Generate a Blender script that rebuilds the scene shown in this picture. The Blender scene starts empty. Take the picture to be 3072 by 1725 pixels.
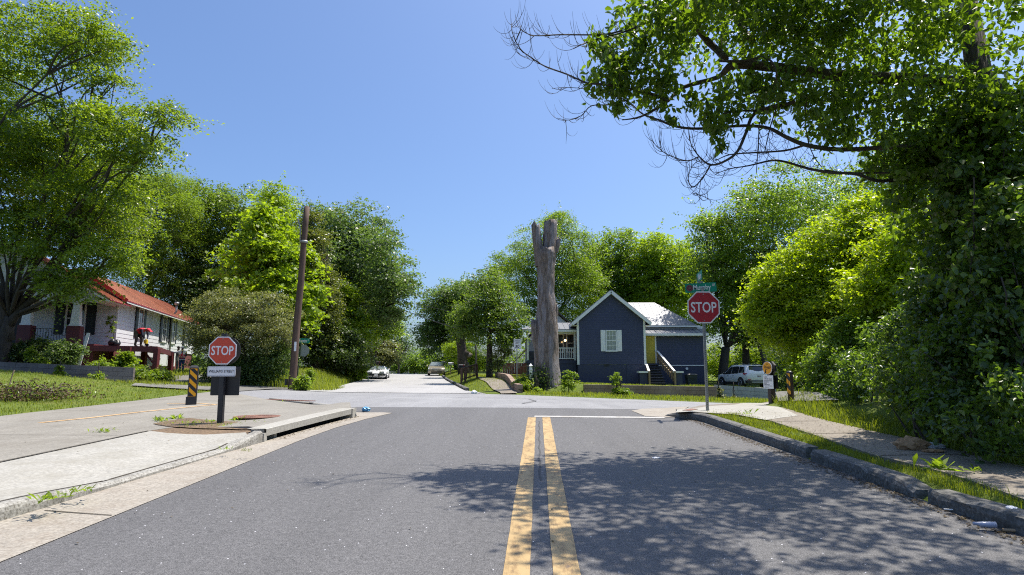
import bpy, bmesh, math, random
import numpy as np
from mathutils import Vector, Matrix, Euler
from mathutils.geometry import delaunay_2d_cdt
R = math.radians
scene = bpy.context.scene
COL = scene.collection
random.seed(7)
rng = np.random.default_rng(11)

# ------------------------------------------------------------------ camera, sky, sun, exposure
EYE = 1.32
F, CX, CY, HZ = 1789.0, 1536.0, 862.5, 1113.0
TH = math.atan((HZ - CY) / F)
cam_d = bpy.data.cameras.new('camera'); cam = bpy.data.objects.new('camera', cam_d); COL.objects.link(cam)
cam_d.sensor_width = 36.0; cam_d.lens = 36.0 * F / 3072.0
cam_d.clip_start = 0.05; cam_d.clip_end = 2000
cam.location = (0, 0, EYE); cam.rotation_euler = (R(90) + TH, 0, 0)
scene.camera = cam
SUN_EL, SUN_AZ = R(67), R(60)          # azimuth from +Y towards +X
sunv = Vector((math.sin(SUN_AZ) * math.cos(SUN_EL), math.cos(SUN_AZ) * math.cos(SUN_EL), math.sin(SUN_EL)))
world = bpy.data.worlds.new('World'); scene.world = world; world.use_nodes = True
wn = world.node_tree.nodes; wl = world.node_tree.links
sky = wn.new('ShaderNodeTexSky'); sky.sky_type = 'NISHITA'; sky.sun_disc = False
sky.sun_elevation = SUN_EL; sky.sun_rotation = SUN_AZ
sky.altitude = 0; sky.air_density = 1.0; sky.dust_density = 2.6; sky.ozone_density = 10
bg = wn['Background']; bg.inputs['Strength'].default_value = 0.13
wl.new(sky.outputs['Color'], bg.inputs['Color'])
sun_d = bpy.data.lights.new('sun', 'SUN'); sun = bpy.data.objects.new('sun', sun_d); COL.objects.link(sun)
sun_d.energy = 4.7; sun_d.angle = R(0.53); sun_d.color = (1.0, 0.93, 0.82)
sun.location = (20, 10, 30); sun.rotation_euler = sunv.to_track_quat('Z', 'Y').to_euler()
vs = scene.view_settings
vs.view_transform = 'Standard'; vs.look = 'None'; vs.gamma = 1; vs.use_curve_mapping = False
vs.exposure = 0.6
cy_ = scene.cycles
cy_.max_bounces = 8; cy_.diffuse_bounces = 4; cy_.glossy_bounces = 3; cy_.transmission_bounces = 6; cy_.transparent_max_bounces = 8
cy_.caustics_reflective = False; cy_.caustics_refractive = False
cy_.use_denoising = False; cy_.filter_width = 1.1

# ------------------------------------------------------------------ helpers
def ray(u, v):
    xr, yr = (u - CX) / F, (CY - v) / F
    c, s = math.cos(TH), math.sin(TH)
    return Vector((xr, c - yr * s, s + yr * c))
def P(u, v, Y):
    d = ray(u, v); return Vector((0, 0, EYE)) + d * (Y / d.y)
def sstep(a, b, x):
    t = np.clip((np.asarray(x, float) - a) / (b - a), 0, 1); return t * t * (3 - 2 * t)
def street_c(y): return -5.6 - .158 * (y - 29)
BY = [-40, 0, 14, 20, 28, 40, 53, 63, 75, 85, 130, 400]
BZ = [-1.1, 0, .386, .36, .27, .38, .53, .82, .98, .85, -1.5, -2.5]
def G(x, y):
    """height of the street level"""
    x = np.asarray(x, float); y = np.asarray(y, float)
    z = (np.interp(y - 1.5, BY, BZ) + np.interp(y, BY, BZ) + np.interp(y + 1.5, BY, BZ)) / 3
    w = sstep(13, 22, y) * (1 - .6 * sstep(55, 85, y))
    d = x - street_c(y)
    k = sstep(27, 32, y)
    xl = x * (1 - k) + (d - 3) * k
    tl = np.where(xl > -8, np.maximum(-xl, 0) * .01, .08 + .05 * (-8 - np.maximum(xl, -34)))
    tr = -.034 * np.clip(x, 0, 26)
    return z + w * (tl + tr)
def near_edge(x):  return 19.6 - .235 * x            # Murphy, near kerb
def far_edge(x):   return 27.0 - .17 * x
def GG(x, y):
    """height of the soil / lawns"""
    x = np.asarray(x, float); y = np.asarray(y, float)
    z = G(x, y)
    ne = near_edge(x)
    inn = 1 - sstep(-.9, -.3, y - ne)
    z = z + .13 * inn * sstep(4.35, 4.5, -x) + .15 * inn * sstep(3.8, 3.95, x)
    z = z + inn * .35 * sstep(5.6, 7.5, x)            # bank under the hedge
    z = z + inn * .25 * sstep(11, 20, -x) * sstep(6, 14, y)
    d = x - street_c(y)
    fe = far_edge(x)
    left = sstep(3.9, 6.2, -d) * sstep(30.0, 34.5, y) * (1 - sstep(90, 120, y))
    z = z + left * (.62 * (1 - sstep(8, 13, -d)) + .25 * sstep(8, 13, -d))
    z = z + .06 * sstep(.2, .6, y - fe) * sstep(3.8, 4.6, np.abs(d))
    right = sstep(3.9, 5.6, d) * sstep(30.2, 36, y) * (1 - sstep(1.2, 3.5, x))
    z = z + .38 * right
    ya = sstep(1.2, 3.0, x) * sstep(30.15, 30.5, y) * (1 - sstep(10.4, 12.5, x))
    z = z + ya * (.42 - .3 * sstep(31, 46, y))
    yb = sstep(10.4, 12.5, x) * sstep(30.6, 31.2, y) * (1 - sstep(15.0, 16.5, x) * (1 - sstep(33, 37, y)))
    z = z + yb * .28
    und = np.sin(x * 1.7 + .5 * y) * np.sin(y * 1.3 - .4 * x) * .02 * np.where(np.abs(x) > 4.2, 1, 0)
    return z + und
def g(x, y): return float(G(x, y))
def gg(x, y): return float(GG(x, y))
def hit(u, v, off=0.0, fn=None):
    fn = fn or g
    d = ray(u, v); t = 1.0; o = Vector((0, 0, EYE)); prev = t
    while t < 200:
        p = o + d * t
        if p.z <= fn(p.x, p.y) + off: break
        prev = t; t *= 1.02
    a, b = prev, t
    for _ in range(30):
        m = (a + b) / 2; p = o + d * m
        if p.z <= fn(p.x, p.y) + off: b = m
        else: a = m
    return o + d * b
def hd(u, v, off=0.0, fn=None):     # the 2576-pixel-wide view
    return hit(u * 1.19255, v * 1.19255, off, fn)

def link(name, me, parent=None, mats=()):
    o = bpy.data.objects.new(name, me); COL.objects.link(o)
    for m in mats: me.materials.append(m)
    if parent is not None: o.parent = parent
    return o
def thing(name, label, cat, loc=(0, 0, 0), rz=0, group=None):
    o = bpy.data.objects.new(name, None); COL.objects.link(o); o.empty_display_size = .2
    o.location = loc; o.rotation_euler = (0, 0, rz)
    o['label'] = label; o['category'] = cat
    if group: o['group'] = group
    return o
def tag(o, label, cat, group=None):
    o['label'] = label; o['category'] = cat
    if group: o['group'] = group
    return o
def struct(o): o['kind'] = 'structure'; return o
def dup(root, loc, rz=None, label=None):
    r = root.copy(); COL.objects.link(r); r.location = loc
    if rz is not None: r.rotation_euler = (0, 0, rz)
    if label: r['label'] = label
    for ch in list(root.children):
        c = ch.copy(); COL.objects.link(c); c.parent = r
        for q in list(ch.children):
            d = q.copy(); COL.objects.link(d); d.parent = c
    return r

class MB:
    def __init__(s): s.v = []; s.f = []; s.m = []; s.sm = []
    def add(s, vs_, fs_, mi=0, smooth=False):
        b = len(s.v); s.v += [tuple(p) for p in vs_]
        for f in fs_: s.f.append(tuple(b + i for i in f)); s.m.append(mi); s.sm.append(smooth)
        return s
    def box(s, c, d, rot=None, mi=0):
        hx, hy, hz = d[0] / 2, d[1] / 2, d[2] / 2
        ps = [Vector((x, y, z)) for x in (-hx, hx) for y in (-hy, hy) for z in (-hz, hz)]
        if rot is not None:
            M = rot if isinstance(rot, Matrix) else Euler(rot).to_matrix()
            ps = [M @ p for p in ps]
        c = Vector(c); ps = [p + c for p in ps]
        return s.add(ps, [(0, 1, 3, 2), (4, 6, 7, 5), (0, 4, 5, 1), (2, 3, 7, 6), (0, 2, 6, 4), (1, 5, 7, 3)], mi)
    def bx(s, x0, x1, y0, y1, z0, z1, mi=0):
        return s.box(((x0 + x1) / 2, (y0 + y1) / 2, (z0 + z1) / 2), (abs(x1 - x0), abs(y1 - y0), abs(z1 - z0)), None, mi)
    def bar(s, a, b, w, h, mi=0):
        """rectangular bar from a to b"""
        a, b = Vector(a), Vector(b); d = b - a
        M = d.to_track_quat('X', 'Z').to_matrix()
        return s.box((a + b) / 2, (d.length, w, h), M, mi)
    def tube(s, pts, rad, n=8, mi=0, caps=True, smooth=True, noise=0.0):
        pts = [Vector(p) for p in pts]
        if not hasattr(rad, '__len__'): rad = [rad] * len(pts)
        vs_, fs_ = [], []
        prev = None
        for i, p in enumerate(pts):
            t = (pts[min(i + 1, len(pts) - 1)] - pts[max(i - 1, 0)])
            if t.length < 1e-9: t = Vector((0, 0, 1))
            t.normalize()
            ref = prev if prev is not None else (Vector((1, 0, 0)) if abs(t.x) < .9 else Vector((0, 1, 0)))
            a = (ref - t * ref.dot(t))
            if a.length < 1e-6: a = t.orthogonal()
            a.normalize(); b = t.cross(a); prev = a
            for k in range(n):
                an = 2 * math.pi * k / n
                r = rad[i] * (1 + (noise * (random.random() - .5) if noise else 0))
                vs_.append(p + a * math.cos(an) * r + b * math.sin(an) * r)
        for i in range(len(pts) - 1):
            for k in range(n):
                k2 = (k + 1) % n
                fs_.append((i * n + k, i * n + k2, (i + 1) * n + k2, (i + 1) * n + k))
        s.add(vs_, fs_, mi, smooth)
        if caps:
            b0 = len(s.v) - len(vs_)
            s.f.append(tuple(b0 + k for k in reversed(range(n)))); s.m.append(mi); s.sm.append(False)
            e = b0 + (len(pts) - 1) * n
            s.f.append(tuple(e + k for k in range(n))); s.m.append(mi); s.sm.append(False)
        return s
    def prism(s, poly, y0, y1, mi=0, axis='y'):
        """poly of (a, b) in the x-z plane (axis y), y-z (axis x) or x-y (axis z), extruded y0..y1"""
        n = len(poly)
        def pt(a, b, c):
            return {'y': (a, c, b), 'x': (c, a, b), 'z': (a, b, c)}[axis]
        vs_ = [pt(a, b, y0) for a, b in poly] + [pt(a, b, y1) for a, b in poly]
        fs_ = [tuple(range(n)), tuple(range(2 * n - 1, n - 1, -1))]
        for i in range(n):
            j = (i + 1) % n; fs_.append((i, i + n, j + n, j))
        return s.add(vs_, fs_, mi)
    def disc(s, c, r, h, n=24, mi=0, axis='z'):
        c = Vector(c); A = {'z': (Vector((1, 0, 0)), Vector((0, 1, 0)), Vector((0, 0, 1))),
             'y': (Vector((1, 0, 0)), Vector((0, 0, 1)), Vector((0, -1, 0))), 'x': (Vector((0, 1, 0)), Vector((0, 0, 1)), Vector((1, 0, 0)))}[axis]
        return s.tube([c, c + A[2] * h], r, n, mi)
    def ball(s, c, r, n=10, mi=0, sc=(1, 1, 1)):
        vs_, fs_ = [], []
        c = Vector(c); m = max(4, n // 2)
        for i in range(m + 1):
            ph = math.pi * i / m
            for k in range(n):
                a = 2 * math.pi * k / n
                vs_.append(c + Vector((math.sin(ph) * math.cos(a) * r * sc[0], math.sin(ph) * math.sin(a) * r * sc[1], math.cos(ph) * r * sc[2])))
        for i in range(m):
            for k in range(n):
                k2 = (k + 1) % n
                fs_.append((i * n + k, (i + 1) * n + k, (i + 1) * n + k2, i * n + k2))
        return s.add(vs_, fs_, mi, True)
    def build(s, name, mats, parent=None, bevel=0.0, fix=True):
        me = bpy.data.meshes.new(name)
        me.from_pydata(s.v, [], s.f); me.update()
        if fix or bevel:
            bm = bmesh.new(); bm.from_mesh(me)
            for i, f in enumerate(bm.faces): f.material_index = s.m[i]; f.smooth = s.sm[i]
            bmesh.ops.recalc_face_normals(bm, faces=bm.faces)
            if bevel:
                es = [e for e in bm.edges if len(e.link_faces) == 2 and e.calc_face_angle(0) > .6]
                bmesh.ops.bevel(bm, geom=es, offset=bevel, segments=2, affect='EDGES', clamp_overlap=True)
            bm.to_mesh(me); bm.free()
        else:
            for i, p in enumerate(me.polygons): p.material_index = s.m[i]; p.use_smooth = s.sm[i]
        if not isinstance(mats, (list, tuple)): mats = [mats]
        return link(name, me, parent, mats)

def np_mesh(name, V, Fq, mat, parent=None, var=None, smooth=False):
    """mesh from numpy arrays; Fq (n,k) faces of k corners"""
    me = bpy.data.meshes.new(name)
    n, k = Fq.shape
    me.vertices.add(len(V)); me.vertices.foreach_set('co', np.ascontiguousarray(V, np.float32).ravel())
    me.loops.add(n * k); me.loops.foreach_set('vertex_index', np.ascontiguousarray(Fq, np.int32).ravel())
    me.polygons.add(n); me.polygons.foreach_set('loop_start', np.arange(0, n * k, k, dtype=np.int32))
    if smooth: me.polygons.foreach_set('use_smooth', np.ones(n, bool))
    if var is not None:
        a = me.attributes.new('var', 'FLOAT', 'POINT'); a.data.foreach_set('value', np.ascontiguousarray(var, np.float32))
    me.update(); me.validate()
    return link(name, me, parent, [mat] if mat else [])

def text_mesh(txt, h, sx=1.0, bold=0.0, thick=0.002, align='CENTER'):
    cu = bpy.data.curves.new('lettering', 'FONT'); cu.body = txt; cu.size = h / .7; cu.align_x = align; cu.align_y = 'CENTER'
    cu.offset = bold * h; cu.extrude = thick; cu.resolution_u = 3
    o = bpy.data.objects.new('lettering', cu); COL.objects.link(o)
    bpy.context.view_layer.update()
    dg = bpy.context.evaluated_depsgraph_get()
    me = bpy.data.meshes.new_from_object(o.evaluated_get(dg))
    bpy.data.objects.remove(o); bpy.data.curves.remove(cu)
    for v in me.vertices: v.co.x *= sx
    me.name = 'lettering'; me.materials.clear()
    return me
def lettering(parent, txt, h, loc, mat, sx=1.0, bold=0.0, rot=(R(90), 0, 0), align='CENTER', thick=.002):
    """letters standing in the x-z plane, read from -y"""
    me = text_mesh(txt, h, sx, bold, thick, align)
    o = link('lettering', me, parent, [mat]); o.location = loc; o.rotation_euler = rot
    return o

# ------------------------------------------------------------------ materials
MATS = {}
def mat(name, col, rough=.6, metal=0.0, spec=.5, var=0.0, scale=4.0, bump=0.0, bscale=None, col2=None, emit=0.0, detail=6, stretch=None, contrast=None):
    if name in MATS: return MATS[name]
    m = bpy.data.materials.new(name); m.use_nodes = True
    nt = m.node_tree; N = nt.nodes; L = nt.links; b = N['Principled BSDF']
    b.inputs['Base Color'].default_value = (*col, 1); b.inputs['Roughness'].default_value = rough
    b.inputs['Metallic'].default_value = metal; b.inputs['Specular IOR Level'].default_value = spec
    if var or col2 or bump:
        tc = N.new('ShaderNodeTexCoord'); mp = N.new('ShaderNodeMapping')
        L.new(tc.outputs['Object'], mp.inputs['Vector'])
        if stretch: mp.inputs['Scale'].default_value = stretch
    if var or col2:
        nz = N.new('ShaderNodeTexNoise'); nz.inputs['Scale'].default_value = scale; nz.inputs['Detail'].default_value = detail
        nz.inputs['Roughness'].default_value = .65
        L.new(mp.outputs['Vector'], nz.inputs['Vector'])
        rp = N.new('ShaderNodeValToRGB')
        c = contrast or (.3, .7)
        rp.color_ramp.elements[0].position = c[0]; rp.color_ramp.elements[1].position = c[1]
        if col2 is None:
            lo = [x * (1 - var) for x in col]; hi = [min(1, x * (1 + var)) for x in col]
        else: lo, hi = col, col2
        rp.color_ramp.elements[0].color = (*lo, 1); rp.color_ramp.elements[1].color = (*hi, 1)
        L.new(nz.outputs['Fac'], rp.inputs['Fac']); L.new(rp.outputs['Color'], b.inputs['Base Color'])
    if bump:
        n2 = N.new('ShaderNodeTexNoise'); n2.inputs['Scale'].default_value = bscale or scale * 4; n2.inputs['Detail'].default_value = 6
        L.new(mp.outputs['Vector'], n2.inputs['Vector'])
        bp = N.new('ShaderNodeBump'); bp.inputs['Strength'].default_value = bump; bp.inputs['Distance'].default_value = .02
        L.new(n2.outputs['Fac'], bp.inputs['Height']); L.new(bp.outputs['Normal'], b.inputs['Normal'])
    if emit:
        b.inputs['Emission Color'].default_value = (*col, 1); b.inputs['Emission Strength'].default_value = emit
    MATS[name] = m; return m
def nodes_of(m): return m.node_tree.nodes, m.node_tree.links, m.node_tree.nodes['Principled BSDF']
def ramp(N, pts):
    r = N.new('ShaderNodeValToRGB'); e = r.color_ramp.elements
    while len(e) < len(pts): e.new(.5)
    for i, (p, c) in enumerate(pts): e[i].position = p; e[i].color = (*c, 1)
    return r
def leaf_mat(name, c_lo, c_hi, trans=.45, rough=.42, spec=.5, ttint=(1.25, 1.25, .45)):
    if name in MATS: return MATS[name]
    m = bpy.data.materials.new(name); m.use_nodes = True
    N, L, b = nodes_of(m)
    at = N.new('ShaderNodeAttribute'); at.attribute_name = 'var'
    rp = ramp(N, [(0, c_lo), (1, c_hi)])
    L.new(at.outputs['Fac'], rp.inputs['Fac'])
    L.new(rp.outputs['Color'], b.inputs['Base Color'])
    b.inputs['Roughness'].default_value = rough; b.inputs['Specular IOR Level'].default_value = spec
    tr = N.new('ShaderNodeBsdfTranslucent')
    mx = N.new('ShaderNodeMix'); mx.data_type = 'RGBA'; mx.blend_type = 'MULTIPLY'; mx.inputs['Factor'].default_value = 1
    L.new(rp.outputs['Color'], mx.inputs['A']); mx.inputs['B'].default_value = (*[t * 1.6 for t in ttint], 1)
    L.new(mx.outputs['Result'], tr.inputs['Color'])
    ms = N.new('ShaderNodeMixShader'); ms.inputs['Fac'].default_value = trans
    L.new(b.outputs['BSDF'], ms.inputs[1]); L.new(tr.outputs['BSDF'], ms.inputs[2])
    L.new(ms.outputs['Shader'], N['Material Output'].inputs['Surface'])
    MATS[name] = m; return m
# ------------------------------------------------------------------ ground materials
def speckled(name, lo, hi, dark, big=.25, sparkle=None, fine=170, rough=.75, bump=.5, blotch=None):
    m = bpy.data.materials.new(name); m.use_nodes = True; N, L, b = nodes_of(m)
    tc = N.new('ShaderNodeTexCoord')
    n1 = N.new('ShaderNodeTexNoise'); n1.inputs['Scale'].default_value = fine; n1.inputs['Detail'].default_value = 3
    n2 = N.new('ShaderNodeTexNoise'); n2.inputs['Scale'].default_value = .55; n2.inputs['Detail'].default_value = 8; n2.inputs['Roughness'].default_value = .7
    n3 = N.new('ShaderNodeTexNoise'); n3.inputs['Scale'].default_value = 26; n3.inputs['Detail'].default_value = 4
    mp = N.new('ShaderNodeMapping'); mp.inputs['Scale'].default_value = (1.7, .16, 1)
    L.new(tc.outputs['Object'], mp.inputs['Vector']); L.new(mp.outputs['Vector'], n2.inputs['Vector'])
    for n in (n1, n3): L.new(tc.outputs['Object'], n.inputs['Vector'])
    r1 = ramp(N, [(.32, dark), (.48, lo), (.68, hi)])
    L.new(n1.outputs['Fac'], r1.inputs['Fac'])
    r2 = ramp(N, [(.3, (1 - big,) * 3), (.7, (1 + big,) * 3)]); L.new(n2.outputs['Fac'], r2.inputs['Fac'])
    r3 = ramp(N, [(.3, (.82,) * 3), (.7, (1.2,) * 3)]); L.new(n3.outputs['Fac'], r3.inputs['Fac'])
    m1 = N.new('ShaderNodeMix'); m1.data_type = 'RGBA'; m1.blend_type = 'MULTIPLY'; m1.inputs['Factor'].default_value = 1; m1.clamp_result = False
    m2 = N.new('ShaderNodeMix'); m2.data_type = 'RGBA'; m2.blend_type = 'MULTIPLY'; m2.inputs['Factor'].default_value = 1
    L.new(r1.outputs['Color'], m1.inputs['A']); L.new(r2.outputs['Color'], m1.inputs['B'])
    L.new(m1.outputs['Result'], m2.inputs['A']); L.new(r3.outputs['Color'], m2.inputs['B'])
    out = m2.outputs['Result']
    if sparkle:
        vo = N.new('ShaderNodeTexVoronoi'); vo.inputs['Scale'].default_value = 26; L.new(tc.outputs['Object'], vo.inputs['Vector'])
        lt = N.new('ShaderNodeMath'); lt.operation = 'LESS_THAN'; lt.inputs[1].default_value = .13; L.new(vo.outputs['Distance'], lt.inputs[0])
        sp = N.new('ShaderNodeSeparateColor'); L.new(vo.outputs['Color'], sp.inputs['Color'])
        gt = N.new('ShaderNodeMath'); gt.operation = 'GREATER_THAN'; gt.inputs[1].default_value = .93; L.new(sp.outputs['Red'], gt.inputs[0])
        mu = N.new('ShaderNodeMath'); mu.operation = 'MULTIPLY'; L.new(lt.outputs[0], mu.inputs[0]); L.new(gt.outputs[0], mu.inputs[1])
        m3 = N.new('ShaderNodeMix'); m3.data_type = 'RGBA'; L.new(mu.outputs[0], m3.inputs['Factor'])
        L.new(out, m3.inputs['A']); m3.inputs['B'].default_value = (sparkle, sparkle, sparkle * 1.05, 1); out = m3.outputs['Result']
    if blotch:
        n4 = N.new('ShaderNodeTexNoise'); n4.inputs['Scale'].default_value = blotch[0]; n4.inputs['Detail'].default_value = 7; n4.inputs['Roughness'].default_value = .75
        L.new(tc.outputs['Object'], n4.inputs['Vector'])
        r4 = ramp(N, [(blotch[1], (0, 0, 0)), (blotch[2], (1, 1, 1))]); L.new(n4.outputs['Fac'], r4.inputs['Fac'])
        m4 = N.new('ShaderNodeMix'); m4.data_type = 'RGBA'; L.new(r4.outputs['Color'], m4.inputs['Factor'])
        L.new(out, m4.inputs['A']); m4.inputs['B'].default_value = (*blotch[3], 1); out = m4.outputs['Result']
    L.new(out, b.inputs['Base Color'])
    b.inputs['Roughness'].default_value = rough
    if bump:
        bp = N.new('ShaderNodeBump'); bp.inputs['Strength'].default_value = bump; bp.inputs['Distance'].default_value = .006
        L.new(n1.outputs['Fac'], bp.inputs['Height']); L.new(bp.outputs['Normal'], b.inputs['Normal'])
    return m
M_road = speckled('fresh_asphalt', (.094, .092, .093), (.165, .162, .162), (.046, .045, .045), .14, sparkle=.8, fine=120, bump=.6)
M_cross = speckled('worn_asphalt', (.21, .21, .215), (.32, .32, .325), (.12, .12, .125), .16, sparkle=.7, fine=70, bump=.3, blotch=(.45, .5, .72, (.3, .3, .3)))
M_side = speckled('bleached_asphalt', (.33, .325, .32), (.39, .385, .38), (.265, .26, .255), .1, fine=40, bump=.2, blotch=(.7, .6, .75, (.27, .265, .26)))
M_conc = speckled('pale_concrete', (.33, .318, .282), (.365, .353, .316), (.28, .268, .235), .09, fine=60, bump=.2, blotch=(1.3, .47, .78, (.245, .228, .185)))
M_trail = speckled('trail_concrete', (.232, .216, .184), (.275, .258, .222), (.19, .176, .148), .14, fine=60, bump=.2, blotch=(.8, .48, .8, (.16, .143, .115)))
M_gut = speckled('gutter_concrete', (.29, .262, .22), (.345, .315, .265), (.22, .19, .15), .1, fine=60, bump=.2, blotch=(2.2, .5, .8, (.215, .17, .125)))
M_kerb = speckled('kerb_concrete', (.28, .27, .24), (.34, .33, .3), (.13, .12, .1), .2, fine=45, bump=.6, blotch=(3.0, .5, .75, (.11, .1, .08)))
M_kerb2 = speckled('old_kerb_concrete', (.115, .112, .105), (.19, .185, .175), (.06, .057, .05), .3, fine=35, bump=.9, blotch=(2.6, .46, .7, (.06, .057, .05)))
M_walk = speckled('sidewalk_concrete', (.205, .178, .142), (.26, .226, .182), (.14, .12, .09), .18, fine=40, bump=.3, blotch=(.9, .48, .75, (.14, .108, .075)))
M_drive = speckled('driveway_asphalt', (.15, .145, .13), (.21, .2, .18), (.1, .095, .085), .2, fine=40, bump=.3)
M_soil = speckled('soil', (.15, .1, .055), (.22, .15, .09), (.08, .05, .03), .25, fine=30, bump=.8)
M_void = mat('drain_dark', (.015, .013, .012), .9)

def ground_material():
    m = bpy.data.materials.new('lawn_soil'); m.use_nodes = True; N, L, b = nodes_of(m)
    tc = N.new('ShaderNodeTexCoord')
    n1 = N.new('ShaderNodeTexNoise'); n1.inputs['Scale'].default_value = .7; n1.inputs['Detail'].default_value = 9; n1.inputs['Roughness'].default_value = .75
    n2 = N.new('ShaderNodeTexNoise'); n2.inputs['Scale'].default_value = 22; n2.inputs['Detail'].default_value = 5
    for n in (n1, n2): L.new(tc.outputs['Object'], n.inputs['Vector'])
    r1 = ramp(N, [(.3, (.08, .115, .022)), (.5, (.115, .155, .03)), (.64, (.15, .165, .045)), (.78, (.19, .14, .07))]); L.new(n1.outputs['Fac'], r1.inputs['Fac'])
    r2 = ramp(N, [(.3, (.6,) * 3), (.7, (1.35,) * 3)]); L.new(n2.outputs['Fac'], r2.inputs['Fac'])
    mx = N.new('ShaderNodeMix'); mx.data_type = 'RGBA'; mx.blend_type = 'MULTIPLY'; mx.inputs['Factor'].default_value = 1
    L.new(r1.outputs['Color'], mx.inputs['A']); L.new(r2.outputs['Color'], mx.inputs['B'])
    L.new(mx.outputs['Result'], b.inputs['Base Color']); b.inputs['Roughness'].default_value = .95; b.inputs['Specular IOR Level'].default_value = .1
    bp = N.new('ShaderNodeBump'); bp.inputs['Strength'].default_value = .7; bp.inputs['Distance'].default_value = .05
    L.new(n2.outputs['Fac'], bp.inputs['Height']); L.new(bp.outputs['Normal'], b.inputs['Normal'])
    return m
M_ground = ground_material()

# ------------------------------------------------------------------ ground sheet
def spaced(a, b, f):
    out = [a]
    while out[-1] < b: out.append(out[-1] + f(out[-1]))
    return np.array(out)
gx = spaced(-170, 170, lambda x: .22 if -6 < x < 7 else (.45 if -28 < x < 20 else 3.5))
gy = spaced(-12, 330, lambda y: .3 if y < 36 else (.7 if y < 80 else 5))
X, Y_ = np.meshgrid(gx, gy)
Zg = GG(X, Y_) - .03
# keep the soil below the paved streets
on_street = (np.abs(X - street_c(Y_)) < 3.9) & (Y_ > 25)
on_mur = ((Y_ > near_edge(X) - .45) & (Y_ < far_edge(X) + .1)) | ((X > -4) & (X < 12) & (Y_ > 13.9 + np.maximum(X - 3.4, 0) * .25) & (Y_ < far_edge(X) + .1))
on_road = (X > -9.7) & (X < 3.85) & (Y_ < near_edge(X) + .5)
Zg = np.where(on_street | on_mur | on_road, G(X, Y_) - .09, Zg)
ny, nx = X.shape
idx = np.arange(ny * nx).reshape(ny, nx)
Fq = np.stack([idx[:-1, :-1].ravel(), idx[:-1, 1:].ravel(), idx[1:, 1:].ravel(), idx[1:, :-1].ravel()], 1)
struct(np_mesh('ground', np.stack([X.ravel(), Y_.ravel(), Zg.ravel()], 1), Fq, M_ground, smooth=True))

def inside(pts, poly):
    x, y = pts[:, 0], pts[:, 1]; r = np.zeros(len(pts), bool); n = len(poly)
    for i in range(n):
        x0, y0 = poly[i]; x1, y1 = poly[(i + 1) % n]
        c = ((y0 > y) != (y1 > y)) & (x < (x1 - x0) * (y - y0) / (y1 - y0 + 1e-12) + x0)
        r ^= c
    return r
def densify(poly, step):
    out = []
    for i in range(len(poly)):
        a, b = np.array(poly[i], float), np.array(poly[(i + 1) % len(poly)], float)
        n = max(1, int(np.linalg.norm(b - a) / step))
        for k in range(n): out.append(tuple(a + (b - a) * k / n))
    return out
def drape(name, poly, off, m, step=.5, skirt=0.0, fn=None, jag=0.0, parent=None):
    """sheet laid on the ground inside poly (x, y); off a number or a function of x, y"""
    fn = fn or G
    poly = [(p[0], p[1]) for p in poly]
    b = densify(poly, step)
    if jag: b = [(x + random.uniform(-jag, jag), y + random.uniform(-jag, jag)) for x, y in b]
    A = np.array(b); x0, y0 = A.min(0); x1, y1 = A.max(0)
    q = np.stack([c.ravel() for c in np.meshgrid(np.arange(x0 + step / 2, x1, step), np.arange(y0 + step / 2, y1, step))], 1)
    q = q[inside(q, b)] if len(q) else q
    if len(q):
        keep = np.ones(len(q), bool)
        for s_ in range(0, len(q), 500):
            dd = np.sqrt(((q[s_:s_ + 500, None, :] - A[None]) ** 2).sum(2)).min(1); keep[s_:s_ + 500] = dd > step * .35
        q = q[keep]
    allp = [Vector(p) for p in b] + [Vector(p) for p in q]
    nb = len(b)
    vo, eo, fo, *_ = delaunay_2d_cdt(allp, [(i, (i + 1) % nb) for i in range(nb)], [], 1, 1e-5)
    V = np.array([(p.x, p.y) for p in vo])
    off_ = off(V[:, 0], V[:, 1]) if callable(off) else off
    Z = fn(V[:, 0], V[:, 1]) + off_
    mb = MB(); vs_ = [(x, y, z) for (x, y), z in zip(V, Z)]
    fs_ = []
    for f in fo:
        ar = 0
        for i in range(len(f)): a, c = V[f[i]], V[f[(i + 1) % len(f)]]; ar += a[0] * c[1] - c[0] * a[1]
        fs_.append(tuple(f) if ar > 0 else tuple(reversed(f)))
    mb.add(vs_, fs_, 0, True)
    if skirt:
        from collections import Counter
        cnt = Counter(); dirs = {}
        for f in fs_:
            for i in range(len(f)):
                a, c = f[i], f[(i + 1) % len(f)]; k = (min(a, c), max(a, c)); cnt[k] += 1; dirs[k] = (a, c)
        for k, n in cnt.items():
            if n == 1:
                a, c = dirs[k]; pa, pc = vs_[a], vs_[c]
                mb.add([pa, (pa[0], pa[1], pa[2] - skirt), (pc[0], pc[1], pc[2] - skirt), pc], [(0, 1, 2, 3)])
    o = mb.build(name, m, parent, fix=False)
    return o
def xy(lst, off=0.0, disp=True, fn=None):
    return [((hd if disp else hit)(u, v, off, fn)).xy for u, v in lst]

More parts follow.
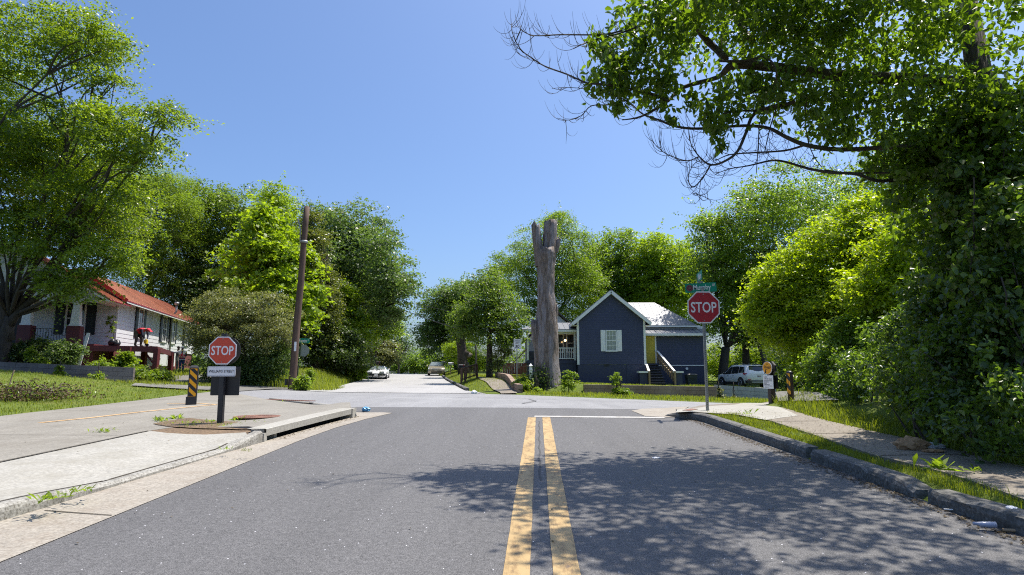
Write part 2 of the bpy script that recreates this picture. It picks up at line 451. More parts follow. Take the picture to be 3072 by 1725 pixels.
# ------------------------------------------------------------------ roads
AE = -3.28   # asphalt edge beside the gutter
road_poly = [(AE, -6), (AE, 9.4), (-3.2, 11.0), (-3.0, 12.6), (-2.74, 13.9), (-3.6, 14.25), (-4.9, 14.6), (-5.4, 15.2), (-4, 15.9), (0, 15.8), (3.4, 15.5), (4.6, 14.9),
             (3.9, 14.3), (3.75, 12.6), (3.75, -6)]
struct(drape('road', road_poly, 0.0, M_road, .5, jag=.012))
xs = np.linspace(-60, 45, 60)
mur_edge = [hd(u, v, .02).xy for u, v in ((880, 1027), (810, 1020.6), (745, 1013), (680, 1005), (640, 998), (606, 991.5))]
TE = sorted([(-10.6, 22.1), (-3.3, 13.4)] + [(p.x, p.y) for p in mur_edge])
def tedge(x): return np.interp(x, [p[0] for p in TE], [p[1] for p in TE])
TRR = [(p.x, p.y) for p in [hd(u, v, .02) for u, v in ((1700, 1030), (1760, 1023), (1850, 1017), (1935, 1011.5), (2062, 1007.5))]]
def mur_near(x):
    if -3.4 <= x < 3.6: return 14.9
    if 3.6 <= x < 12: return min(float(near_edge(x)) - .4, float(np.interp(x, [p[0] for p in TRR], [p[1] for p in TRR])) - .25)
    return min(float(near_edge(x)) - .4, float(tedge(x)) - .12) if -10.4 < x < -3.4 else float(near_edge(x)) - .4
xs = np.unique(np.concatenate([xs, np.linspace(-10.6, -3.2, 22), np.linspace(-3.3, 12, 40)]))
mur = [(x, mur_near(x)) for x in xs] + [(x, float(far_edge(x)) + .1) for x in xs[::-1]]
struct(drape('cross_street', mur, -.008, M_cross, 1.0))
# apron where the fresh asphalt meets the corner
sy = np.linspace(27.6, 130, 60)
def flare(y): return 1.3 * (1 - sstep(27.6, 33, y))
side = [(float(street_c(y)) - 3.65 - float(flare(y)), y) for y in sy] + [(float(street_c(y)) + 3.55 + float(flare(y)) * .5, y) for y in sy[::-1]]
struct(drape('side_street', side, .006, M_side, 1.0))

# ------------------------------------------------------------------ paved pads beside the trail
KE = [(-4.35, -6), (-4.10, 4.3), (-4.02, 5.4), (-3.95, 6.6), (-3.86, 8.0), (-3.77, 9.0), (-3.66, 10.2), (-3.5, 11.6), (-3.34, 12.75)]   # kerb face
def kerb_x(y): return np.interp(y, [p[1] for p in KE], [p[0] for p in KE])
def kerb_h(y): return np.interp(y, [-6, 4.4, 5.4, 6.2, 8.2, 9.15, 9.3, 13], [.15, .15, .11, .05, .05, .165, .19, .19])
JX = -5.66   # joint between slab and trail
slab_off = lambda x, y: .13 + (kerb_h(y) - .13) * (1 - sstep(.15, 1.2, kerb_x(y) - x))
slab = [(float(kerb_x(y)) - .13, y) for y in np.arange(-6, 9.01, .5)] + [(-3.98, 9.12), (-4.55, 9.05), (-5.25, 9.3), (-5.66, 9.55)] + [(JX, y) for y in np.arange(9, -6.1, -.5)]
struct(drape('sidewalk_slab', slab, slab_off, M_conc, .3))
trail = [(JX - .012, y) for y in np.arange(-6, 9.6, .5)] + [(-5.67, 9.62), (-5.5, 10.15), (-4.9, 9.98), (-4.2, 9.72), (-3.98, 9.5), (-3.96, 9.25)] + \
        [(float(kerb_x(y)) - .04, y) for y in np.arange(9.3, 12.8, .35)] + [(-3.5, 13.2)] + [tuple(p) for p in mur_edge] + [(-9.95, 21.4), (-9.85, 16), (-9.9, 12), (-9.95, 8), (-10, -6)]
struct(drape('trail', trail, lambda x, y: .133 + (kerb_h(y) - .133) * (1 - sstep(.1, 1.5, kerb_x(y) - x)) * (x > -5) - .115 * sstep(-1.3, -.1, y - tedge(x)) * (1 - sstep(-5.2, -4.2, x)), M_trail, .35, skirt=.06))
soil_poly = [(-3.99, 9.13), (-4.55, 9.06), (-5.25, 9.31), (-5.66, 9.56), (-5.67, 9.61), (-5.5, 10.14), (-4.9, 9.97), (-4.2, 9.71), (-3.99, 9.49)]
struct(drape('planting_soil', soil_poly, .126, M_soil, .15, skirt=.05))
soil_poly = [tuple(p) for p in xy([(458, 1271), (500, 1263), (565, 1254), (646, 1262), (740, 1267), (842, 1273), (800, 1289), (700, 1288), (600, 1285), (500, 1279)], .14, disp=False)]
struct(drape('planting_soil', soil_poly, .143, M_soil, .12, jag=.012))
# kerb : full at both ends, dropped across the driveway
def kerb_strip(name, ys, xf, hf, w, m, inner=1, jag=0.0, rough=0.0):
    mb = MB(); rows = []
    for y in ys:
        x = float(xf(y)); h = float(hf(y)); z = g(x, y); s_ = -inner
        j = lambda a=1: random.uniform(-rough, rough) * a
        rows.append([(x, y, z - .12), (x + j(), y, z + h * .55 + j()), (x + s_ * .012 + j(), y, z + h - .02 + j()), (x + s_ * .04 + j(), y, z + h + j(.7)), (x + s_ * w * .6, y, z + h + .003 + j(.7)), (x + s_ * w, y, z + h + .002), (x + s_ * w, y, z - .12)])
    n = len(rows[0])
    vs_ = [p for r in rows for p in r]; fs_ = []
    for i in range(len(rows) - 1):
        for k in range(n - 1): fs_.append((i * n + k, i * n + k + 1, (i + 1) * n + k + 1, (i + 1) * n + k))
    fs_.append(tuple(range(n))); fs_.append(tuple((len(rows) - 1) * n + k for k in reversed(range(n))))
    mb.add(vs_, fs_, 0, False)
    return mb.build(name, m)
struct(kerb_strip('kerb', np.arange(-6, 9.24, .2), kerb_x, kerb_h, .13, M_kerb, 1, rough=.004))
# storm drain : slab lid over a dark opening
dr = MB()
ys = np.arange(9.3, 12.86, .25)
for a, b in zip(ys[:-1], ys[1:]):
    xa, xb = float(kerb_x(a)), float(kerb_x(b)); za, zb = g(xa, a), g(xb, b)
    dr.add([(xa, a, za + .082), (xb, b, zb + .082), (xb, b, zb + .185), (xa, a, za + .185), (xa - .02, a, za + .192), (xb - .02, b, zb + .192), (xa - .3, a, za + .192), (xb - .3, b, zb + .192), (xa - .3, a, za + .1), (xb - .3, b, zb + .1)],
           [(0, 1, 2, 3), (3, 2, 5, 4), (4, 5, 7, 6), (0, 8, 9, 1)])
    dr.add([(xa - .24, a, za - .1), (xb - .24, b, zb - .1), (xb - .24, b, zb + .1), (xa - .24, a, za + .1)], [(0, 1, 2, 3)], 1)
x0 = float(kerb_x(9.3)); dr.bx(x0 - .24, x0, 9.22, 9.34, g(x0, 9.3) - .1, g(x0, 9.3) + .13)
x0 = float(kerb_x(12.8)); dr.bx(x0 - .26, x0 + .01, 12.7, 13.0, g(x0, 12.8) - .1, g(x0, 12.8) + .19)
x0 = float(kerb_x(10.0)); dr.bx(x0 - .22, x0 - .1, 9.72, 9.82, g(x0, 9.8) - .1, g(x0, 9.8) + .11)
o = dr.build('storm_drain', [M_conc, M_void], fix=False)
tag(o, 'concrete kerb inlet with a long dark opening beside the pale gutter', 'storm drain')
gut = [(float(kerb_x(y)) - .02, y) for y in np.arange(-6, 12.8, .4)] + [(-3.4, 13.2), (-3.75, 13.55), (-4.4, 13.95), (-3.6, 14.0), (-2.95, 14.0), (-2.72, 13.86), (-2.98, 12.5), (-3.18, 11.0), (AE + .02, 9.4), (AE + .02, -6)]
struct(drape('gutter', gut, lambda x, y: .006 - .0 * x, M_gut, .3))
# second, low kerb lip along the corner return
lip = MB()
pts = [Vector((*p, g(*p) + .03)) for p in [(-3.34, 12.9), (-3.8, 13.75)] + [tuple(p) for p in mur_edge[:4]]]
lip.tube(pts, .05, 6); struct(lip.build('kerb_return', M_conc))

# right hand side
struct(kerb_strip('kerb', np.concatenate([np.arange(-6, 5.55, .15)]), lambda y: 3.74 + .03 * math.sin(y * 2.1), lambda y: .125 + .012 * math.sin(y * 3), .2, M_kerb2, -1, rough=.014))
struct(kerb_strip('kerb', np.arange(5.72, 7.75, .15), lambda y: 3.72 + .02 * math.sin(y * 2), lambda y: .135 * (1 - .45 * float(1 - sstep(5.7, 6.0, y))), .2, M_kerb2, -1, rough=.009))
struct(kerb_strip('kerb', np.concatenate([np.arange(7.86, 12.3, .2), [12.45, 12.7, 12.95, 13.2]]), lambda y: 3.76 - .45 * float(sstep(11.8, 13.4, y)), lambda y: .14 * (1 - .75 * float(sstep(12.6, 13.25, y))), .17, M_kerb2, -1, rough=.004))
walk_in = xy([(1705, 1036), (1735, 1034.5), (1850, 1041), (1927, 1055), (2060, 1098), (2199, 1145), (2370, 1187), (2479, 1222), (2640, 1280)], .15)
walk_out = xy([(2760, 1225), (2668, 1194), (2500, 1157), (2329, 1113), (2200, 1086), (2088, 1060), (2008, 1037), (1950, 1020)], .15)
trail_r = xy([(1950, 1015), (2000, 1011.5), (2062, 1007.5), (2030, 1005), (1935, 1011.5), (1850, 1017), (1760, 1023), (1700, 1029)], .13)
walk = [tuple(p) for p in walk_in] + [(4.25, 2), (4.2, -6), (5.5, -6), (5.4, 2)] + [tuple(p) for p in walk_out] + [tuple(p) for p in trail_r]
WALK = walk
struct(drape('sidewalk', walk, lambda x, y: .155 - .1 * sstep(13.2, 13.9, y) * (1 - sstep(3.6, 4.4, x)), M_walk, .3, skirt=.05))
pad = xy([(1700, 1037), (1735, 1035.5), (1850, 1042), (1927, 1056), (2008, 1045), (1952, 1021), (1950, 1015.5), (2000, 1012), (1935, 1012), (1850, 1017.5), (1760, 1023.5), (1704, 1030)], .16)
struct(drape('sidewalk', pad, lambda x, y: .159 - .1 * sstep(13.2, 13.9, y) * (1 - sstep(3.6, 4.4, x)), M_conc, .3))
apron = xy([(1894 / 1.19255, 1233 / 1.19255), (1928 / 1.19255, 1227 / 1.19255), (1990 / 1.19255, 1225 / 1.19255), (2070 / 1.19255, 1220 / 1.19255), (2040 / 1.19255, 1240 / 1.19255), (2025 / 1.19255, 1253 / 1.19255), (1935 / 1.19255, 1249 / 1.19255)], .0)
struct(drape('gutter', apron, .007, M_gut, .3))
tac = xy([(1715, 1033.6), (1738, 1029.4), (1758, 1030.6), (1735, 1034.8)], .15)
M_rust = speckled('rust_iron', (.2, .1, .07), (.27, .14, .1), (.13, .06, .045), .15, fine=50, bump=.5)
o = drape('tactile_paving', tac, .166, M_rust, .1); tag(o, 'brick red tactile plate let into the pale corner ramp', 'tactile plate')

# far kerb of the side street, small stretch with broken stone
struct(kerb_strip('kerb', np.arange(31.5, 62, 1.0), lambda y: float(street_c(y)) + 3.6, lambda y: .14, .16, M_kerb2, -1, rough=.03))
# driveway of the white house, footpath by the side street, trail going on
drv = xy([(330, 967), (400, 951), (462, 942), (520, 939), (560, 938), (700, 966), (735, 977), (640, 979), (520, 978), (420, 973)], .05, fn=gg)
struct(drape('driveway', drv, .02, M_drive, .6, fn=GG))
ftp = [(1350 + a / 6.286, 980 + b / 6.286) for a, b in ((570, 985), (760, 1120), (960, 1250), (1270, 1240), (1130, 1110), (900, 985), (830, 955), (520, 935))]
fp = [hit(u, v, .05, gg).xy for u, v in ftp]
struct(drape('footpath', fp, .03, M_walk, .5, fn=GG))
tr2 = xy([(1958, 1006), (2040, 1005), (2110, 1003), (2060, 985), (1965, 982), (1950, 984)], .05, fn=gg)
struct(drape('trail', tr2, .03, M_drive, .5, fn=GG))

# ------------------------------------------------------------------ painted lines, joints
def paint(name, c1, c2, wear=.5, scale=14):
    m = bpy.data.materials.new(name); m.use_nodes = True; N, L, b = nodes_of(m)
    tc = N.new('ShaderNodeTexCoord'); mp = N.new('ShaderNodeMapping'); mp.inputs['Scale'].default_value = (1, .3, 1)
    n1 = N.new('ShaderNodeTexNoise'); n1.inputs['Scale'].default_value = scale; n1.inputs['Detail'].default_value = 9; n1.inputs['Roughness'].default_value = .75
    n2 = N.new('ShaderNodeTexNoise'); n2.inputs['Scale'].default_value = 3; n2.inputs['Detail'].default_value = 5
    L.new(tc.outputs['Object'], mp.inputs['Vector'])
    for n in (n1, n2): L.new(mp.outputs['Vector'], n.inputs['Vector'])
    r1 = ramp(N, [(wear - .08, (.16, .12, .09)), (wear, c2), (wear + .12, c1)]); L.new(n1.outputs['Fac'], r1.inputs['Fac'])
    r2 = ramp(N, [(.35, (.8, .76, .7)), (.65, (1, 1, 1))]); L.new(n2.outputs['Fac'], r2.inputs['Fac'])
    mx = N.new('ShaderNodeMix'); mx.data_type = 'RGBA'; mx.blend_type = 'MULTIPLY'; mx.inputs['Factor'].default_value = 1
    L.new(r1.outputs['Color'], mx.inputs['A']); L.new(r2.outputs['Color'], mx.inputs['B']); L.new(mx.outputs['Result'], b.inputs['Base Color'])
    b.inputs['Roughness'].default_value = .6
    return m
M_yel = paint('worn_yellow_paint', (.47, .335, .155), (.31, .205, .09), .40)
M_wht = paint('white_paint', (.45, .445, .43), (.3, .3, .29), .34)
M_tan = paint('trail_line_paint', (.6, .42, .23), (.4, .3, .19), .34)
def line(name, pts, w, off, m, step=.35):
    pts = [Vector(p) for p in pts]; L_, R_ = [], []
    for i, p in enumerate(pts):
        t = (pts[min(i + 1, len(pts) - 1)] - pts[max(i - 1, 0)]).normalized(); n = Vector((-t.y, t.x))
        L_.append(p + n * w / 2); R_.append(p - n * w / 2)
    return struct(drape(name, [tuple(p) for p in L_] + [tuple(p) for p in reversed(R_)], off, m, step, jag=.003))
def yl(y): return .012 + .0435 * y
ysl = np.arange(-4, 12.9, .6)
line('road_marking', [(yl(y) - .152, y) for y in ysl], .165, .005, M_yel, .25)
line('road_marking', [(yl(y) + .152, y) for y in ysl], .165, .005, M_yel, .25)
line('road_marking', [(.48, 13.05), (3.2, 12.75)], .3, .006, M_wht)
tl = [hd(u, v, .14).xy for u, v in ((100, 1063), (230, 1050), (400, 1031), (520, 1019.5), (545, 1018))]
line('trail_marking', tl, .125, .139, M_tan, .2)
dm = [hd(u, v, .14).xy for u, v in ((420, 1015.5), (430, 1022.5), (500, 1020), (545, 1017.5), (530, 1014.5), (480, 1016.5))]
# diamond round the bollard : two thin lines
line('trail_marking', [dm[0], hd(455, 1014.5, .14).xy, hd(500, 1014, .14).xy, dm[3]], .1, .140, M_tan, .2)
M_joint = mat('joint_dirt', (.06, .05, .035), .95)
line('slab_joint', [(JX, y) for y in np.arange(1, 9.6, .5)], .035, .142, M_joint, .25)
for a, b in (((-9.8, 9.1), (-5.7, 9.0)), ((-9.8, 13.0), (-4.2, 12.2)), ((-9.85, 16.4), (-6.6, 16.1)), ((-9.8, 5.6), (-5.7, 5.5))):
    line('slab_joint', [a, b], .012, .139, M_joint, .4)
line('slab_joint', [(-5.35, 10.4), (-4.7, 10.9), (-4.2, 11.9), (-4.5, 12.1)], .01, .142, M_joint, .4)
line('slab_joint', [(float(kerb_x(y)) - .135, y) for y in np.arange(1, 9, .5)], .03, lambda x, y: kerb_h(y) + .006, M_joint, .25)
line('slab_joint', [(-3.95, 5.25), (-3.28, 5.1)], .014, .011, M_joint, .3)
for yy in (7.1, 9.0, 10.6): line('slab_joint', [(4.25, yy), (5.4, yy + .1)], .02, .161, M_joint, .3)
line('road_crack', [(yl(y) + .01 * math.sin(y * 7), y) for y in np.arange(6.5, 12.2, .2)], .02, .004, mat('seam_dirt', (.07, .07, .07), .9), .3)
M_tar = mat('crack_tar', (.05, .05, .05), .8)
for pts in ([(-7.4, 28.8), (-6.2, 28.4), (-5.0, 28.5)], [(-4.0, 27.9), (-2.5, 28.3), (-1.5, 28.0)], [(-6.6, 35), (-4.6, 35.3)], [(.3, 18), (.8, 20), (.6, 21.6)], [(-2, 22.5), (2, 22.3), (5, 22.6)]):
    line('road_crack', pts, .05, .012, M_tar, .5)
# ------------------------------------------------------------------ houses
M_wsid = mat('white_siding', (.68, .695, .73), .55, var=.06, scale=1.2)
M_wtrim = mat('white_trim', (.78, .78, .77), .45, var=.04, scale=3)
M_redroof = mat('red_metal_roof', (.44, .20, .125), .5, metal=.0, var=.2, scale=.8, spec=.6)
M_redtrim = mat('dark_red_trim', (.28, .02, .035), .45)
M_maroon = mat('maroon_paint', (.115, .022, .026), .55, var=.15, scale=3)
M_black = mat('black_paint', (.012, .013, .016), .45)
M_iron = mat('black_iron', (.025, .025, .027), .45, metal=.3)
M_glass = mat('window_glass', (.025, .03, .035), .06, spec=.8)
M_blue = mat('navy_siding', (.042, .048, .095), .5, var=.1, scale=1.5)
M_bluef = mat('navy_block', (.036, .042, .083), .6, var=.1, scale=2, bump=.3, bscale=5)
M_metroof = mat('galvanised_roof', (.2, .205, .215), .5, metal=.3, var=.1, scale=1.5)
M_ydoor = mat('yellow_door', (.56, .43, .035), .45)
M_lumber = mat('treated_lumber', (.3, .21, .12), .7, var=.25, scale=6, stretch=(1, 1, .2))
M_blind = mat('window_blind', (.3, .33, .32), .12, spec=.8, var=.25, scale=1.5)
M_grey = mat('grey_siding', (.3, .31, .32), .6, var=.08, scale=2)

def clap(mb, a, b, z0, z1, h, ext=None, lap=.013, mi=0):
    """lapped boards between a and b (x, y); outside on the right of a->b"""
    a, b = Vector(a), Vector(b); d = b - a; n = Vector((d.y, -d.x)).normalized()
    z = z0
    while z < z1 - 1e-4:
        zt = min(z + h, z1)
        e0 = ext(z) if ext else (0, 1); e1 = ext(zt) if ext else (0, 1)
        p = [a + d * e0[0], a + d * e0[1], a + d * e1[1], a + d * e1[0]]
        o = n * lap
        mb.add([(p[0].x, p[0].y, z), (p[1].x, p[1].y, z), (p[0].x + o.x, p[0].y + o.y, z), (p[1].x + o.x, p[1].y + o.y, z), (p[2].x, p[2].y, zt), (p[3].x, p[3].y, zt)],
               [(0, 1, 3, 2), (2, 3, 4, 5)], mi)
        z = zt
def window(parent, loc, rz, w, h, shut=None, smat=None, grid=(2, 2), glass=None, frame=None, t=.09):
    fm = frame or M_wtrim
    f = MB()
    for sx in (-1, 1): f.bx(sx * (w / 2 + t / 2) - t / 2, sx * (w / 2 + t / 2) + t / 2, -.05, .02, -t, h + t)
    f.bx(-w / 2, w / 2, -.05, .02, h, h + t); f.bx(-w / 2 - t - .03, w / 2 + t + .03, -.075, .02, -t - .03, -.002)
    f.bx(-w / 2, w / 2, -.035, .015, h / 2 - .025, h / 2 + .025)
    for i in range(1, grid[0]):
        x = -w / 2 + w * i / grid[0]; f.bx(x - .012, x + .012, -.022, .012, .002, h / 2 - .027); f.bx(x - .012, x + .012, -.022, .012, h / 2 + .027, h - .002)
    for hh in range(2):
        for j in range(1, grid[1]):
            z = hh * h / 2 + h / 2 * j / grid[1]; f.bx(-w / 2, w / 2, -.018, .010, z - .012, z + .012)
    o = f.build('window', fm, parent, fix=False); o.location = loc; o.rotation_euler = (0, 0, rz)
    p = MB(); p.bx(-w / 2, w / 2, -.008, .008, 0, h); p.build('pane', glass or M_glass, o, fix=False)
    if shut:
        for sx in (-1, 1):
            s_ = MB(); cx = sx * (w / 2 + t + .02 + shut / 2)
            s_.bx(cx - shut / 2, cx + shut / 2, -.04, -.012, -t, h + t)
            for k in range(2):
                zz = -t + .08 + k * (h + 2 * t) / 2
                s_.bx(cx - shut / 2 + .07, cx + shut / 2 - .07, -.052, -.041, zz, zz + (h + 2 * t) / 2 - .16)
            s_.build('shutter', smat or M_black, o, fix=False)
    return o
def slab_roof(mb, p, th, mi=0, mi2=None):
    """4 corner roof plane (counter-clockwise from above), thickness downwards"""
    p = [Vector(q) for q in p]; q = [v - Vector((0, 0, th)) for v in p]; n = len(p)
    mb.add(p, [tuple(range(n))], mi); mb.add(q, [tuple(reversed(range(n)))], mi if mi2 is None else mi2)
    for i in range(n):
        j = (i + 1) % n; mb.add([p[i], q[i], q[j], p[j]], [(0, 1, 2, 3)], mi if mi2 is None else mi2)
def ribs(mb, a0, a1, b0, b1, n, r=.02, mi=0):
    """standing seams from eave line a0-a1 up to ridge line b0-b1"""
    a0, a1, b0, b1 = map(Vector, (a0, a1, b0, b1))
    for i in range(n + 1):
        t = i / n; p, q = a0.lerp(a1, t), b0.lerp(b1, t)
        if (p - q).length < .05: continue
        mb.bar(p + Vector((0, 0, r * .5)), q + Vector((0, 0, r * .5)), r * 1.4, r * 1.4, mi)

# ---- white house on the hill
C_ = (-21.9, 33.0); RZW = math.atan(.29)
ZW = 1.12
wh = thing('white_house', 'white clapboard bungalow with red metal roof, maroon porch piers and black shutters', 'house', (*C_, ZW), RZW)
W, L, ZF, ZE = 9.2, 18.5, 1.6, 4.42
fo = MB(); fo.bx(-W + .05, -.05, .05, L - .05, -1.6, ZF - .01)
M_brickm = mat('maroon_brick', (.16, .045, .042), .75, var=.2, scale=4, bump=.4, bscale=9)
fo.build('foundation', M_brickm, wh, fix=False)
wl_ = MB()
sl = .68
clap(wl_, (-W, 0), (0, 0), ZF, ZE, .235); clap(wl_, (0, 0), (0, L), ZF, ZE, .235)
clap(wl_, (0, L), (-W, L), ZF, ZE, .235); clap(wl_, (-W, L), (-W, 0), ZF, ZE, .235)
RX = 1.75; sll = sl * RX / (W - RX); clap(wl_, (-W, 0), (0, 0), ZE, ZE + sl * RX, .235, lambda z: (min(1 - RX / W, (z - ZE) / sll / W), max(1 - RX / W, 1 - (z - ZE) / sl / W)))
wl_.build('wall', M_wsid, wh, fix=False)
ct = MB(); ct.bx(-.06, .03, -.03, .06, ZF - .05, ZE); ct.build('corner_trim', M_wtrim, wh); ct = MB(); ct.bx(-.06, .03, L - .06, L + .03, ZF - .05, ZE); ct.build('corner_trim', M_wtrim, wh, fix=False)
rf = MB(); ov = .6; zr = ZE + sl * RX; ze = ZE - sl * ov + .06; HB = 1.9
A, B = (ov, -ov, ze), (ov, L + ov, ze); RA, RB = (-RX, -ov, zr + .1), (-RX, L - HB, zr + .1)
slab_roof(rf, [A, B, RB, RA], .07, 0, 1)
A2, B2 = (-W - ov, -ov, ze), (-W - ov, L + ov, ze)
slab_roof(rf, [RA, RB, B2, A2], .07, 0, 1); slab_roof(rf, [B, B2, RB], .07, 0, 1)
ribs(rf, A, (ov, L - HB, ze), RA, RB, 34, .025)
ribs(rf, (ov, L - HB, ze), B, RB, RB, 12, .025)
rf.bar(Vector(A) + Vector((0, -.02, -.05)), Vector(RA) + Vector((0, -.02, -.05)), .05, .2, 1); rf.bar(Vector(A2) + Vector((0, -.02, -.05)), Vector(RA) + Vector((0, -.02, -.05)), .05, .2, 1)
rf.build('roof', [M_redroof, M_redtrim], wh, fix=False)
ev = MB(); ev.bx(-.02, ov - .06, -ov + .1, L + ov - .1, ze - .04, ze - .02)
ev.bx(ov - .05, ov - .02, -ov + .05, L + ov - .05, ze - .16, ze - .075); ev.build('eave', M_wtrim, wh, fix=False)
br = MB()
for z_ in (0,): br.bar((.03, -.04, ZE - .75), (.42, -.45, ZE - .2), .05, .06); br.bar((.0, -.05, ZE - .8), (0, -.05, ZE - .1), .05, .06)
br.build('bracket', M_wtrim, wh, fix=False)
# porch
PX0, PX1, PY = -8.4, -.35, -2.5
pf = MB(); pf.bx(PX0, PX1 + .2, PY, -.01, ZF - .22, ZF - .03); pf.bx(PX0, PX1 + .15, PY + .15, -.05, -1.2, ZF - .23); pf.build('porch_floor', M_maroon, wh, fix=False)
bm_ = MB(); bm_.bx(PX0, PX1 + .25, PY, PY + .22, 3.72, 4.12); bm_.bx(PX1 + .05, PX1 + .25, PY + .22, -.02, 3.72, 4.12); bm_.bx(PX0, PX0 + .2, PY + .22, -.02, 3.72, 4.12)
ps, pxr = .58, -3.95
gw = lambda z: (min(.5, (z - 4.12) / ps / (PX1 + .25 - PX0)), max(.5, 1 - (z - 4.12) / ps / (PX1 + .25 - PX0)))
clap(bm_, (PX0, PY), (PX1 + .25, PY), 4.12, 4.12 + ps * (PX1 + .25 - PX0) / 2, .235, gw)
bm_.build('porch_gable', M_wsid, wh, fix=False)
pr = MB(); hw = (PX1 + .25 - PX0) / 2; pc = (PX1 + .25 + PX0) / 2; rx = hw + .65; zz0 = 4.12 - ps * .65 + .1; zz1 = 4.12 + ps * hw + .1
slab_roof(pr, [(pc + rx, PY - .55, zz0), (pc + rx, .3, zz0), (pc, .9, zz1), (pc, PY - .55, zz1)], .06, 0, 1)
slab_roof(pr, [(pc - rx, PY - .55, zz0), (pc, PY - .55, zz1), (pc, .9, zz1), (pc - rx, .3, zz0)], .06, 0, 1)
ribs(pr, (pc + rx, PY - .55, zz0), (pc + rx, .2, zz0), (pc, PY - .55, zz1), (pc, .2, zz1), 7, .025)
pr.build('porch_roof', [M_redroof, M_redtrim], wh, fix=False)
pe = MB()
for sg in (1, -1): pe.bar((pc + sg * (rx - .04), PY - .52, zz0 - .11), (pc, PY - .52, zz1 - .11), .04, .1)
pe.bx(PX1 + .2, pc + rx - .05, PY - .5, .2, zz0 - .08, zz0 - .065)
pe.build('eave', M_wtrim, wh, fix=False)
lv = MB(); lv.bx(pc - .45, pc + .45, PY - .05, PY - .01, 4.9, 5.6)
for k in range(8): lv.bx(pc - .38, pc + .38, PY - .075, PY - .052, 4.95 + k * .08, 4.99 + k * .08)
lv.build('gable_vent', M_wtrim, wh, fix=False)
for cx in (-1.1, -3.2, -6.9):
    col = MB(); x = cx
    col.add([(x - .2, PY, 2.55), (x + .2, PY, 2.55), (x + .2, PY + .4, 2.55), (x - .2, PY + .4, 2.55), (x - .14, PY + .06, 3.66), (x + .14, PY + .06, 3.66), (x + .14, PY + .34, 3.66), (x - .14, PY + .34, 3.66)],
            [(0, 1, 5, 4), (1, 2, 6, 5), (2, 3, 7, 6), (3, 0, 4, 7)])
    col.bx(x - .2, x + .2, PY + .0, PY + .4, 3.661, 3.719); col.bx(x - .23, x + .23, PY - .03, PY + .43, 2.47, 2.549)
    c = col.build('column', M_wtrim, wh, fix=False)
    pi = MB(); pi.bx(x - .29, x + .29, PY - .09, PY + .47, -1.2, 2.468); pi.build('brick_pier', M_maroon, c, bevel=.012)
rl = MB()
for a, b in ((-2.9, -1.4), (-6.6, -3.5)):
    rl.bx(a, b, PY + .16, PY + .2, 2.3, 2.33); rl.bx(a, b, PY + .16, PY + .2, 1.7, 1.73)
    x = a + .06
    while x < b: rl.bx(x - .008, x + .008, PY + .172, PY + .188, 1.6, 2.3); x += .12
rl.build('railing', M_iron, wh, fix=False)
dr_ = MB(); dr_.bx(-5.15, -4.25, -.05, .02, 1.58, 3.6)
d_ = dr_.build('door', M_black, wh, fix=False)
df = MB(); df.bx(-5.27, -5.152, -.07, .02, 1.58, 3.75); df.bx(-4.248, -4.13, -.07, .02, 1.58, 3.75); df.bx(-5.15, -4.25, -.07, .02, 3.602, 3.75); df.build('door_frame', M_wtrim, d_, fix=False)
window(wh, (-1.97, -.02, 2.25), 0, .8, 1.6, .45, M_black)
# windows along the side, from their place in the picture
def on_side(u):       # local y on the side wall seen at column u
    r = (u - CX) / F; s_, c_ = math.sin(RZW), math.cos(RZW)
    return (C_[0] - r * C_[1]) / (s_ + r * c_)
for uc in (418, 491, 518, 559): window(wh, (.02, on_side(uc), 2.3), R(90), .85 if uc != 518 else .8, 1.65, .5, M_black)
pp = MB(); yv = on_side(508); pp.tube([(.12, yv, 1.0), (.12, yv, 4.15), (.35, yv + .05, 4.5), (.35, yv + .05, 5.0)], .07, 8); pp.tube([(.35, yv + .05, 5.0), (.35, yv + .05, 5.2)], .15, 8)
pp.build('vent_pipe', mat('grey_pipe', (.25, .26, .28), .5, metal=.4), wh, fix=False)
sk = MB(); sk.bx(-.02, .02, 3.5, 13, .55, ZF - .02); sk.build('skirting_panel', M_wsid, wh, fix=False)
hv = MB(); hv.bx(-.045, -.02, 5.4, 6.1, .0, .42); hv.build('crawl_space_vent', M_black, wh, fix=False)

# ---- maroon ramp deck beside it
M3 = Matrix.Translation((C_[0], C_[1], 0)) @ Matrix.Rotation(RZW, 4, 'Z')
def wl2(x, y): p = M3 @ Vector((x, y, 0)); return p.x, p.y
Acorn = P(472, 1039, 31.6); Bcorn = P(516, 1054, 36.6)
dk = thing('ramp_deck', 'maroon painted timber ramp deck on posts along the white house', 'deck', (Acorn.x, Acorn.y, gg(Acorn.x, Acorn.y)))
zt = Acorn.z - dk.location.z; o_ = dk.location
top = [Vector((*wl2(-.9, -2.7), Acorn.z)), Acorn, Bcorn, Vector((*wl2(.15, on_side(500) - 1), Bcorn.z)), Vector((*wl2(.15, .2), Acorn.z)), Vector((*wl2(-.2, -.2), Acorn.z))]
top = [p - o_ for p in top]
pm = MB(); slab_roof(pm, top, .06, 0); pm.build('platform', M_maroon, dk)
fa = MB()
for i, j in ((0, 1), (1, 2)):
    dn = Vector((0, 0, -.17)); fa.bar(top[i] + dn, top[j] + dn, .05, .24)
fa.bar(top[1] + Vector((-.7, .25, -.4)), top[1] + Vector((-.05, .02, -1.0)), .07, .07)
fa.build('fascia', M_maroon, dk, fix=False)
for (p, nm) in ((top[1] * .96, 0), (top[2] * .97 + top[1] * .03, 0), (top[0] * .35 + top[1] * .65, 0), (top[1] * .55 + top[2] * .45 + Vector((-1.3, .3, 0)), 0)):
    gz = gg(p.x + o_.x, p.y + o_.y) - o_.z - .15
    po = MB(); po.bx(p.x - .12, p.x + .12, p.y - .12, p.y + .12, gz, p.z - .065); po.build('post', M_maroon, dk, fix=False)
